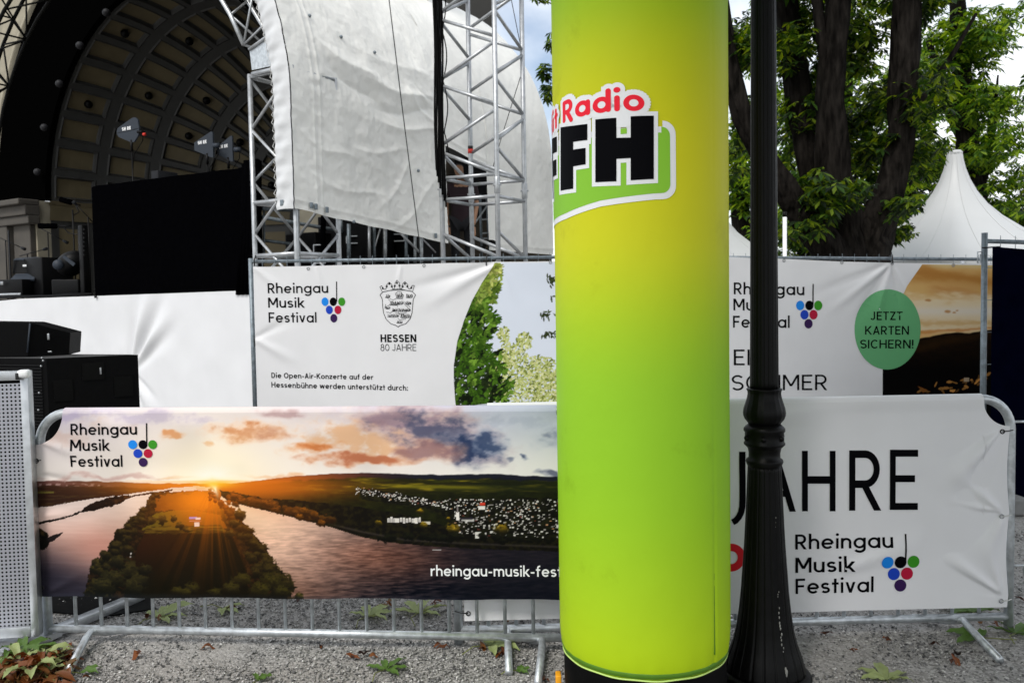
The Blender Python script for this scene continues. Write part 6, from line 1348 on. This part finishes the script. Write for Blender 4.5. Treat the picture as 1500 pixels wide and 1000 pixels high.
MB().add([(*p[:2], ztop_+.003) for p in (p_c, p_r, back, p_l)], [(0, 1, 2, 3)]).build('pale_top', mat('grey top paint', (.05, .05, .05), .6, 0, .3, 6), t, smooth=False)  # top face in a lighter grey than the cabinet
z0 = ztop_+.006
t = thing('speaker_cabinet', np.array(at(44, 500, SY+.5))*np.array((1, 1, 0))+np.array((0, 0, z0)), 'smaller black speaker cabinet with sloping top, lying on the big one', 'speaker', 'black speaker cabinets before the stage')
YA = SY+.25; a0, a1 = at(40, 517, YA), at(44.5, 472.5, YA); r0, r1 = at(101, 517, YA+.18), at(103, 487.5, YA+.18); l0, l1 = at(-80, 517, YA+.05), at(-80, 470.5, YA+.05); d_ = np.array((-.12, .42, 0))
Pq = [l0, a0, r0, l1, a1, r1]+[p+d_ for p in (l0, a0, r0, l1, a1, r1)]
for k in (0, 1, 2, 6, 7, 8): Pq[k] = np.array((Pq[k][0], Pq[k][1], z0))
MB().add(Pq, [(0, 1, 4, 3), (1, 2, 5, 4), (2, 8, 11, 5), (8, 7, 10, 11), (7, 6, 9, 10), (6, 0, 3, 9), (3, 4, 10, 9), (4, 5, 11, 10), (2, 1, 7, 8), (1, 0, 6, 7)]).build('cabinet', 'black_wood', t, smooth=False)
MB().tube([at(44, 473.5, YA-.006), at(40, 516, YA-.006)], .006, 6).build('edge_strip', 'paddle', t)
MB().box(at(71, 493, YA+.07), (.016, .012, .05), None, .002).build('catch', 'eyelet', t); MB().box(at(73, 515, YA+.06), (.03, .012, .012), None, .002).build('catch', 'eyelet', t)
# black mat on the ground behind the front barrier
c4 = [on_ground(70, 897), on_ground(150, 905), on_ground(228, 893), on_ground(214, 862), on_ground(60, 845)]
mm = MB(); n = len(c4); rz_ = [.008, .010, .009, .012, .012]
mm.add([(*p[:2], .004) for p in c4]+[(*p[:2], z) for p, z in zip(c4, rz_)], [tuple(range(n)), tuple(range(n, 2*n))]+[(i, (i+1) % n, (i+1) % n+n, i+n) for i in range(n)])
tag(mm.build('cable_cover', 'black_rubber', loc=(c4[0][0], c4[0][1], 0), smooth=False), 'black rubber cover lying on the gravel behind the sunset banner', 'cable cover')

# ============================================================ TENTS AND POLE
def tent(px, py_peak, Y, prof_px, lab, yaw=.35):
    c = at(px, 430, Y); c = np.array((c[0], c[1], 0)); hor = 440-(px-750)*.0166; t = thing('pagoda_tent', c, lab, 'tent', 'white pagoda tents')
    pr_ = [(h*Y/1250, CAM[2]+(hor-y)*Y/1250) for h, y in prof_px]; n = 64; rows = []
    for r_, z in pr_:
        k = sst(.3, 1.6, r_); row = []
        for i in range(n+1):
            a = 2*math.pi*i/n; sq_ = 1/max(abs(math.cos(a)), abs(math.sin(a))); q = r_*((1-k*.55)+k*.55*sq_)*(1-.03*abs(math.sin(2*a))**.5*(1-k*.3)); row.append(c+np.array((q*math.cos(a+yaw), q*math.sin(a+yaw), z)))
        rows.append(row)
    MB().grid(np.array(rows)).build('roof', 'tent', t)
    for k in range(12):
        MB().tube([r_[int(k*n/12)]+np.array((0, 0, .004)) for r_ in rows], .006, 6).build('seam', 'tent', t)
    e = pr_[-1]; zz = e[1]; rr_ = e[0]*1.2
    vs = []; 
    for i in range(n+1): vs.append(rows[-1][i])
    MB().grid(np.array([vs, [v-np.array((0, 0, .35)) for v in vs]])).build('valance', 'tent', t)
    for k in range(4):
        a = math.pi/4+k*math.pi/2+yaw; q = e[0]*1.30; MB().tube([c+np.array((q*math.cos(a), q*math.sin(a), 0)), c+np.array((q*math.cos(a), q*math.sin(a), zz))], .04, 8).build('leg', 'alu', t)
    MB().lathe(c, [(pr_[0][0]*1.02, pr_[0][1]-.05), (pr_[0][0]*1.03, pr_[0][1]+.01), (pr_[0][0]*.8, pr_[0][1]+.05), (.02, pr_[0][1]+.06)], 24).build('peak_cap', 'tent', t)
tent(1397, 225, 20, [(10, 226), (11.5, 236), (15, 250), (21, 266), (30, 283), (42, 301), (57, 319), (75, 337), (95, 353), (118, 368), (140, 378), (160, 385)], 'white pagoda tent with tall peak behind the right fence panel')
tent(1036, 262, 24, [(7, 272), (9, 283), (13, 295), (20, 310), (30, 326), (42, 342), (56, 357), (72, 371), (90, 384), (110, 392)], 'white pagoda tent mostly hidden behind the green column', .2)
p0, p1 = at(1149.5, 400, 12.5), at(1149.5, 318, 12.5)
t = thing('marker_pole', (p0[0], p0[1], 0), 'slim white pole with grey cap rising behind the fence', 'pole'); MB().tube([np.array((p0[0], p0[1], 0)), p1], .030, 12).build('shaft', 'white_ink', t); MB().tube([p1, at(1149.5, 310, 12.5)], .03, 12).build('cap', 'black_plastic', t)
p0 = at(1243, 326, 21); t = thing('floodlight', p0, 'small white floodlight box among the tree stems', 'floodlight'); MB().box(p0, (.32, .2, .10), None, .02).build('housing', 'tent', t); MB().tube([p0, p0-np.array((0, 0, p0[2]))], .03, 8).build('mast', 'bark', t)

# ============================================================ TREES
def limb(mb, pts, rads, seg=14, seed=1):
    P = np.array(pts, float); n = 24; tt = np.linspace(0, len(P)-1, n); Q_ = np.stack([np.interp(tt, range(len(P)), P[:, k]) for k in range(3)], -1)
    for _ in range(3): Q_[1:-1] = (Q_[:-2]+2*Q_[1:-1]+Q_[2:])/4
    rr_ = np.interp(tt, range(len(P)), rads); rs = np.random.default_rng(seed); o = len(mb.v)
    mb.tube(Q_, rr_*(1+.10*rs.standard_normal(n).cumsum()/6), seg)
    V = mb.v
    for i in range(o, len(V)):
        p = np.array(V[i]); k = (i-o)//seg; d = p-Q_[min(k, n-1)]; a = ((i-o) % seg); f = 1+.14*math.sin(a*2.4+p[2]*1.3)+.07*rs.standard_normal(); V[i] = tuple(Q_[min(k, n-1)]+d*f)
def leaf_cloud(mbv, mbf, centres, rng):
    """palmate leaves of five drooping leaflets scattered through blobs (x,y,z,rx,ry,rz,count,size)"""
    lf = []
    for kx in range(5):
        a = R((kx-2)*42); L_ = (.62, .88, 1.0, .88, .62)[kx]; w_ = .17*L_
        d = np.array((math.cos(a), math.sin(a))); n = np.array((-d[1], d[0])); lf.append((d, n, L_, w_))
    for (x, y, z, rx, ry, rz, cnt, size) in centres:
        for _ in range(cnt):
            v = rng.standard_normal(3); v = v/np.linalg.norm(v)*rng.random()**(1/2.2); c = np.array((x+v[0]*rx, y+v[1]*ry, z+v[2]*rz)); s = size*(.6+.7*rng.random()); yaw = rng.random()*6.283; tl = .15+.55*rng.random()
            ca, sa = math.cos(yaw), math.sin(yaw); fw_ = np.array((ca*math.cos(tl), sa*math.cos(tl), -math.sin(tl))); sd_ = np.array((-sa, ca, (rng.random()-.5)*.7)); up_ = np.cross(fw_, sd_)
            o = len(mbv); 
            for k, (d, n, L_, w_) in enumerate(lf):
                e = fw_*d[0]+sd_*d[1]; nn = fw_*n[0]+sd_*n[1]; dr_ = np.array((0, 0, -.18*L_*s)); o = len(mbv)
                mbv += [tuple(c), tuple(c+(e*L_*.62+nn*w_)*s+dr_*.4), tuple(c+e*L_*s+dr_*1.4), tuple(c+(e*L_*.62-nn*w_)*s+dr_*.4)]; mbf.append((o, o+1, o+2, o+3))
def tree(name, lab, base, limbs, blobs, leafm, seed, group='trees behind the fence'):
    rng = np.random.default_rng(seed); t = thing(name, base, lab, 'tree', group); mb = MB()
    for i, (pts, rads) in enumerate(limbs): limb(mb, pts, rads, 14, seed+i)
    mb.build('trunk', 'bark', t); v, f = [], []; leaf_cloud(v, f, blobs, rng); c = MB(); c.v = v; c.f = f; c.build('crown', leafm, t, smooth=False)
def B_(px, py, Y, rpx, rpy, ry, cnt, size): c = at(px, py, Y); return (c[0], c[1], c[2], rpx*Y/1250, ry, rpy*Y/1250, cnt, size)
D1 = 14.5
def at_(x, y, Y=D1): return at(x, y, Y)
gb_ = at_(1255, 380); gb_ = np.array((gb_[0], gb_[1], 0))
limbs1 = [([gb_, at_(1258, 400), at_(1270, 350), at_(1300, 290), at_(1318, 220), at_(1326, 120), at_(1328, 20), at_(1330, -120)], [0.697, 0.508, 0.344, 0.246, 0.213, 0.221, 0.205, 0.164]),
          ([gb_, at_(1240, 380), at_(1222, 300), at_(1216, 200), at_(1216, 120), at_(1226, 40), at_(1232, -60), at_(1236, -150)], [0.656, 0.451, 0.328, 0.246, 0.213, 0.197, 0.18, 0.148]),
          ([gb_, at_(1235, 390, 14.2), at_(1185, 330, 14.0), at_(1130, 250, 13.9), at_(1092, 190, 13.8), at_(1074, 120, 13.8), at_(1058, 20, 13.8), at_(1040, -80, 13.8)], [0.574, 0.328, 0.213, 0.18, 0.156, 0.131, 0.115, 0.082]),
          ([gb_, at_(1225, 370, 15), at_(1190, 260, 15.2), at_(1172, 150, 15.4), at_(1160, 60, 15.5), at_(1140, -60, 15.6)], [0.574, 0.344, 0.246, 0.221, 0.205, 0.164]),
          ([at_(1216, 150), at_(1205, 60), at_(1196, 0), at_(1180, -80)], [0.107, 0.0902, 0.082, 0.0656]), ([at_(1318, 220), at_(1345, 150), at_(1390, 90), at_(1430, 20)], [0.082, 0.0574, 0.041, 0.0246])]
bl1 = []
rb = random.Random(3)
for px, py, rx, ry_, n in ((1085, 60, 40, 60, 190), (1170, 40, 50, 60, 240), (1260, 60, 50, 60, 220), (1290, 130, 45, 40, 120), (1090, 200, 30, 60, 90), (1170, 180, 40, 60, 190), (1240, 200, 50, 50, 200), (1180, 290, 40, 50, 170), (1250, 280, 45, 40, 170), (1300, 230, 35, 40, 80), (1165, 345, 30, 30, 60), (1290, 330, 45, 35, 90), (1318, 300, 20, 30, 40), (1350, 130, 40, 70, 160), (1336, 240, 30, 60, 100), (1312, 346, 16, 18, 36), (1345, 20, 60, 50, 160), (1200, -60, 160, 60, 380), (1215, 130, 40, 50, 120)):
    for q in range(3): bl1.append(B_(px+rb.uniform(-.5, .5)*rx, py+rb.uniform(-.5, .5)*ry_, D1+rb.uniform(-.7, 2.3), rx*.62, ry_*.62, 1.0, int(n*.62), .195))
# canopy that spreads over the lamp post and towards the camera, above the frame
for k in range(340):
    X_ = rb.uniform(-.6, 7.0); Y_ = rb.uniform(-7, 4.2); bl1.append((X_, Y_, rb.uniform(5.6, 8.5), 1.2, 1.2, .7, 62, .36))
limbs1 += [([at_(1330, -120), np.array((5.5, 10, 7.2)), np.array((5.0, 5, 7.6)), np.array((4.2, 0, 7.4))], [.2, .15, .1, .05]), ([at_(1236, -150), np.array((3.2, 10, 7.5)), np.array((2.2, 5, 7.7)), np.array((2.0, 1, 7.6))], [.18, .13, .08, .04])]
tree('chestnut_tree', 'big dark chestnut tree with several thick stems behind the lamp post', gb_, limbs1, bl1, 'leaf_tree', 11)
D2 = 26.0; g2 = at(1440, 400, D2); g2[2] = 0
bl2 = []
for px, py, rx, ry_, n in ((1380, 60, 50, 70, 260), (1415, 40, 45, 60, 260), (1400, 150, 60, 60, 300), (1448, 150, 36, 40, 160), (1370, 220, 40, 50, 200), (1440, 220, 60, 50, 260), (1478, 262, 24, 26, 60), (1470, 310, 35, 30, 120), (1350, 170, 40, 60, 180), (1420, 290, 30, 30, 90), (1400, -50, 120, 50, 300), (1452, 70, 28, 50, 130), (1480, 20, 22, 20, 40), (1470, 200, 30, 36, 90), (1486, 150, 20, 14, 22), (1330, 90, 40, 70, 150)):
    for q in range(3): bl2.append(B_(px+rb.uniform(-.5, .5)*rx, py+rb.uniform(-.5, .5)*ry_, D2+rb.uniform(-2, 2.5), rx*.6, ry_*.6, 1.4, int(n*.42), .27))
tree('leafy_tree', 'lighter green leafy tree behind the tall white tent', g2, [([g2, at(1425, 300, D2), at(1415, 180, D2), at(1405, 60, D2), at(1400, -80, D2)], [.5, .36, .3, .24, .15]), ([at(1425, 300, D2), at(1446, 240, D2), at(1456, 170, D2), at(1462, 110, D2)], [.2, .13, .08, .02]), ([at(1418, 220, D2), at(1385, 150, D2), at(1360, 60, D2)], [.2, .13, .08])], bl2, 'leaf_tree2', 12)
D3 = 34.0; g3 = at(1090, 400, D3); g3[2] = 0
tree('leafy_tree', 'pale green bushy tree between the green column and lamp post', g3, [([g3, at(1085, 300, D3), at(1082, 200, D3)], [.4, .3, .1])], [B_(1080, 260, D3, 26, 60, 1.5, 240, .42), B_(1110, 300, D3, 30, 50, 1.5, 160, .42), B_(1095, 180, D3, 30, 50, 1.5, 150, .42)], 'leaf_tree2', 13)
D4 = 30.0; g4 = at(1560, 400, D4); g4[2] = 0
tree('dark_tree', 'dark tree half cut by the right edge beyond the tents', g4, [([g4, at(1540, 280, D4), at(1530, 120, D4), at(1520, 0, D4)], [.5, .4, .28, .1])], [B_(1510, 320, D4, 50, 50, 1.5, 340, .38), B_(1506, 262, D4, 26, 26, 1.5, 50, .36), B_(1560, 120, D4, 40, 60, 2, 160, .38), B_(1450, 335, D4, 50, 34, 1.5, 220, .38)], 'leaf_tree', 14)
D5 = 22.0; g5 = at(870, 400, D5); g5[2] = 0
tree('leafy_tree', 'tree behind the green column, only a few leaf sprays showing left of it', g5, [([g5, at(872, 250, D5), at(874, 60, D5), at(878, -120, D5)], [.4, .32, .24, .1]), ([at(872, 120, D5), at(830, 105, D5), at(793, 100, D5)], [.06, .03, .012]), ([at(874, -20, D5), at(830, -16, D5), at(785, -6, D5)], [.07, .04, .012])],
     [B_(798, 102, D5, 9, 16, .3, 24, .22), B_(803, 135, D5, 8, 22, .3, 24, .22), B_(806, 60, D5, 5, 14, .3, 10, .24), B_(794, 0, D5, 14, 6, .3, 12, .24), B_(850, 100, D5, 36, 110, 1.2, 260, .3), B_(900, 60, D5, 60, 140, 1.6, 420, .32)], 'leaf_tree', 15)
D7 = 24.0; g7 = at(1230, 400, D7); g7[2] = 0
tree('leafy_tree', 'bright green tree filling the gaps behind the dark chestnut stems', g7, [([g7, at(1232, 300, D7), at(1236, 160, D7), at(1240, 20, D7), at(1244, -80, D7)], [.4, .3, .24, .18, .1])],
     [B_(1130, 60, D7, 50, 60, 1.6, 170, .27), B_(1190, 160, D7, 50, 60, 1.6, 230, .27), B_(1265, 130, D7, 50, 50, 1.6, 170, .27), B_(1280, 240, D7, 45, 50, 1.6, 210, .27), B_(1200, 270, D7, 50, 50, 1.6, 200, .27), B_(1120, 220, D7, 40, 60, 1.6, 170, .27), B_(1330, 150, D7, 40, 70, 1.6, 170, .27), B_(1330, 300, D7, 26, 40, 1.6, 90, .27), B_(1220, 0, D7, 120, 30, 1.6, 160, .27), B_(1140, 330, D7, 50, 30, 1.6, 110, .27)], 'leaf_tree2', 17)
D6 = 46.0
for i, (px, w_, lab) in enumerate(((1180, 90, 'far dark tree closing the view behind the chestnut stems'), (1330, 90, 'far dark tree showing between chestnut and tall tent'))):
    g6 = at(px, 400, D6); g6[2] = 0; tree('dark_tree', lab, g6, [([g6, at(px, 300, D6), at(px, 150, D6)], [.5, .4, .2])], [B_(px, 350, D6, w_, 50, 2, 420, .6), B_(px+20, 260, D6, w_*.8, 70, 2, 420, .6), B_(px-10, 150, D6, w_*.6, 60, 2, 160, .6)], 'leaf_tree', 20+i)

# ============================================================ FALLEN LEAVES
def palm_leaf(name, px, py, size, yaw, m, lab, n=5, curl=.25, seed=0, z=.006, group='fallen chestnut leaves on the gravel', z_on=None):
    rs = random.Random(seed); c = on_ground(px, py, z_on or 0); c[2] = (z_on or 0)+z; t = thing(name, c, lab, 'leaf', group)
    for k in range(n):
        a = yaw+R((k-(n-1)/2)*(300/n if n > 3 else 50))*.82; L_ = size*(1-.11*abs(k-(n-1)/2))*rs.uniform(.85, 1.1); w_ = L_*.185; rows = []
        lift = rs.uniform(.2, 1.0)*curl; tw_ = rs.uniform(-.4, .4)
        for i in range(9):
            s_ = i/8; half = w_*(math.sin(min(1, s_**.8*1.02)*math.pi)**.8 if 0 < s_ < 1 else .02)*(.55+.75*s_); cen = np.array((math.cos(a)*L_*s_, math.sin(a)*L_*s_, L_*lift*math.sin(s_*2.4)*.5)); sdv = np.array((-math.sin(a), math.cos(a), 0)); up_ = np.array((0, 0, 1.))
            rows.append([c+cen+sdv*half*u+up_*(abs(u)*half*.45+half*tw_*u*.8+.004*math.sin(i*2.2+u)) for u in (-1, -.5, 0, .5, 1)])
        rw = np.array(rows); rw[..., 2] = np.maximum(rw[..., 2], c[2]-.004); MB().grid(rw).build('leaflet', m, t)
    a = yaw+math.pi; MB().tube([c+(0, 0, .004), c+np.array((math.cos(a)*size*.5, math.sin(a)*size*.5, .012)), c+np.array((math.cos(a+.3)*size*.95, math.sin(a+.3)*size*.95, .004))], .0025, 5).build('stalk', 'stem', t)
palm_leaf('fallen_leaf', 565, 983, 0.128, R(55), 'leaf_green', 'green star shaped chestnut leaf lying alone in front of the sunset barrier', 5, .2, 1)
palm_leaf('fallen_leaf', 540, 905, 0.159, R(60), 'leaf_pale', 'pale green chestnut leaf under the sunset banner, left of a pair', 5, .3, 2)
palm_leaf('fallen_leaf', 612, 900, 0.183, R(75), 'leaf_pale', 'pale green chestnut leaf under the sunset banner, right of a pair', 5, .3, 3)
palm_leaf('fallen_leaf', 235, 905, 0.171, R(50), 'leaf_pale', 'pale chestnut leaf near the end of the aluminium beam', 5, .3, 4)
palm_leaf('fallen_leaf', 718, 948, 0.159, R(20), 'leaf_pale', 'wilted chestnut leaf by the left foot of the JAHRE barrier', 5, .3, 5)
palm_leaf('fallen_leaf', 325, 893, 0.134, R(-30), 'leaf_pale', 'pale chestnut leaf lying between two bars of the sunset barrier', 3, .3, 6)
palm_leaf('fallen_leaf', 1435, 936, 0.159, R(150), 'leaf_green', 'green chestnut leaf lying beside the right foot of the JAHRE barrier', 5, .25, 7)
palm_leaf('fallen_leaf', 1298, 998, 0.146, R(80), 'leaf_pale', 'pale yellow green leaf at the bottom edge, right of the lamp post', 5, .3, 8)
palm_leaf('fallen_leaf', 1425, 899, 0.183, R(100), 'leaf_green', 'green chestnut leaf behind the bottom rail near the right end', 5, .35, 9)
palm_leaf('fallen_leaf', 1488, 930, 0.146, R(40), 'leaf_green', 'green leaf lying outside the right post of the JAHRE barrier', 5, .4, 10)
palm_leaf('fallen_leaf', 756, 985, 0.073, R(10), 'leaf_green', 'small green leaf scrap right of the thick barrier foot', 3, .4, 11)
palm_leaf('fallen_leaf', 378, 999, 0.085, R(80), 'leaf_green', 'green leaf tip cut by the bottom edge, left of centre', 3, .3, 12)
palm_leaf('fallen_leaf', 34, 966, .17, R(70), 'leaf_green', 'big fresh green chestnut leaf standing up from the leaf heap', 5, 1.0, 13, .02)
palm_leaf('fallen_leaf', 15, 990, .15, R(200), 'leaf_green', 'green chestnut leaf at the left end of the leaf heap', 5, .5, 14, .03)
palm_leaf('fallen_leaf', 64, 974, .11, R(30), 'leaf_pale', 'pale curled leaf on top of the leaf heap', 5, .9, 15, .03)
palm_leaf('fallen_leaf', 66, 996, .12, R(120), 'leaf_pale', 'pale wilted leaf at the front of the leaf heap', 5, .8, 16, .03)
palm_leaf('fallen_leaf', 116, 988, .10, R(10), 'leaf_green', 'fresh green leaf lying just right of the leaf heap', 2, .4, 17)
palm_leaf('fallen_leaf', 60, 982, .11, R(-60), 'leaf_brown', 'orange brown curled leaf in the leaf heap', 5, .9, 18, .03)
for i, (px, py, sz, yw, mm, lb, cu, zz) in enumerate((
    (20, 972, .13, 20, 'leaf_green', 'fresh green leaf leaning against the aluminium plate in the heap', 1.1, .03), (46, 996, .14, 300, 'leaf_pale', 'pale folded leaf at the bottom edge in the middle of the heap', .9, .04),
    (84, 966, .08, 80, 'leaf_pale', 'small pale leaf at the right end of the heap near the barrier post', .7, .02), (8, 1000, .16, 60, 'leaf_brown', 'brown leaf at the lower left corner of the photo', .8, .03),
    (62, 986, .12, 220, 'leaf_brown', 'long rust brown curled leaf in the front of the heap', 1.0, .04), (70, 962, .10, 100, 'leaf_green', 'small green leaf at the back of the heap beside the barrier post', 1.0, .02),
    (30, 984, .11, 140, 'leaf_pale', 'pale crumpled leaf half under the big green one', 1.0, .045))): palm_leaf('fallen_leaf', px, py, sz, R(yw), mm, lb, 5, cu, 40+i, zz)
hv, hf = [], []; rs = np.random.default_rng(5)
def litter(cx, cy, sx, sy, n, size, hz_):
    for _ in range(n):
        gx, gy = rs.standard_normal(2); q = on_ground(cx+gx*sx, min(1010, cy+gy*sy)); s = size*(.5+rs.random()); yaw = rs.random()*6.28; e = np.array((math.cos(yaw), math.sin(yaw), (rs.random()-.5)*.9)); n_ = np.array((-math.sin(yaw), math.cos(yaw), (rs.random()-.5)*1.2)); z = .006+hz_*rs.random()*math.exp(-(gx*gx+gy*gy)/2)
        c = np.array((q[0], q[1], z)); o = len(hv); rows = []
        for i in range(5):
            f = i/4; hw_ = s*.22*math.sin(math.pi*min(.98, max(.04, f)))*(1+.3*rs.standard_normal()*.4); b_ = c+e*s*(f-.5)+np.array((0, 0, s*.25*math.sin(f*3+rs.random()*2)));
            for u in (-1, 0, 1): p = b_+n_*hw_*u+np.array((0, 0, abs(u)*hw_*.6)); p[2] = max(.003, p[2]); hv.append(tuple(p))
        for i in range(4):
            for u in range(2): hf.append((o+i*3+u, o+i*3+u+1, o+i*3+u+4, o+i*3+u+3))
litter(40, 992, 28, 16, 330, .060, .055); litter(84, 966, 16, 8, 50, .05, .03)
c = MB(); c.v = hv; c.f = hf; tag(c.build('leaf_litter', 'leaf_brown', loc=on_ground(60, 985)), 'heap of dry brown leaves on the gravel at the lower left', 'leaf litter', kind='stuff')
hv, hf = [], []
for (x, y) in ((650, 951), (560, 890), (567, 887), (530, 960), (545, 962), (515, 965), (640, 886), (606, 892), (440, 880), (660, 889), (708, 953), (735, 961), (232, 906), (215, 905), (340, 893), (200, 963), (745, 912), (738, 958), (1440, 912), (1452, 905), (1400, 962), (1396, 972), (1300, 940), (1250, 955), (1496, 880), (800, 998), (812, 905), (1460, 915), (300, 950), (470, 950), (1210, 930), (1370, 945)):
    litter(x, y, 3, 1, 2, .045, .005)
c = MB(); c.v = hv; c.f = hf; tag(c.build('leaf_scraps', 'leaf_brown', loc=on_ground(700, 930)), 'small dry brown leaf scraps scattered on the gravel', 'leaf litter', kind='stuff')
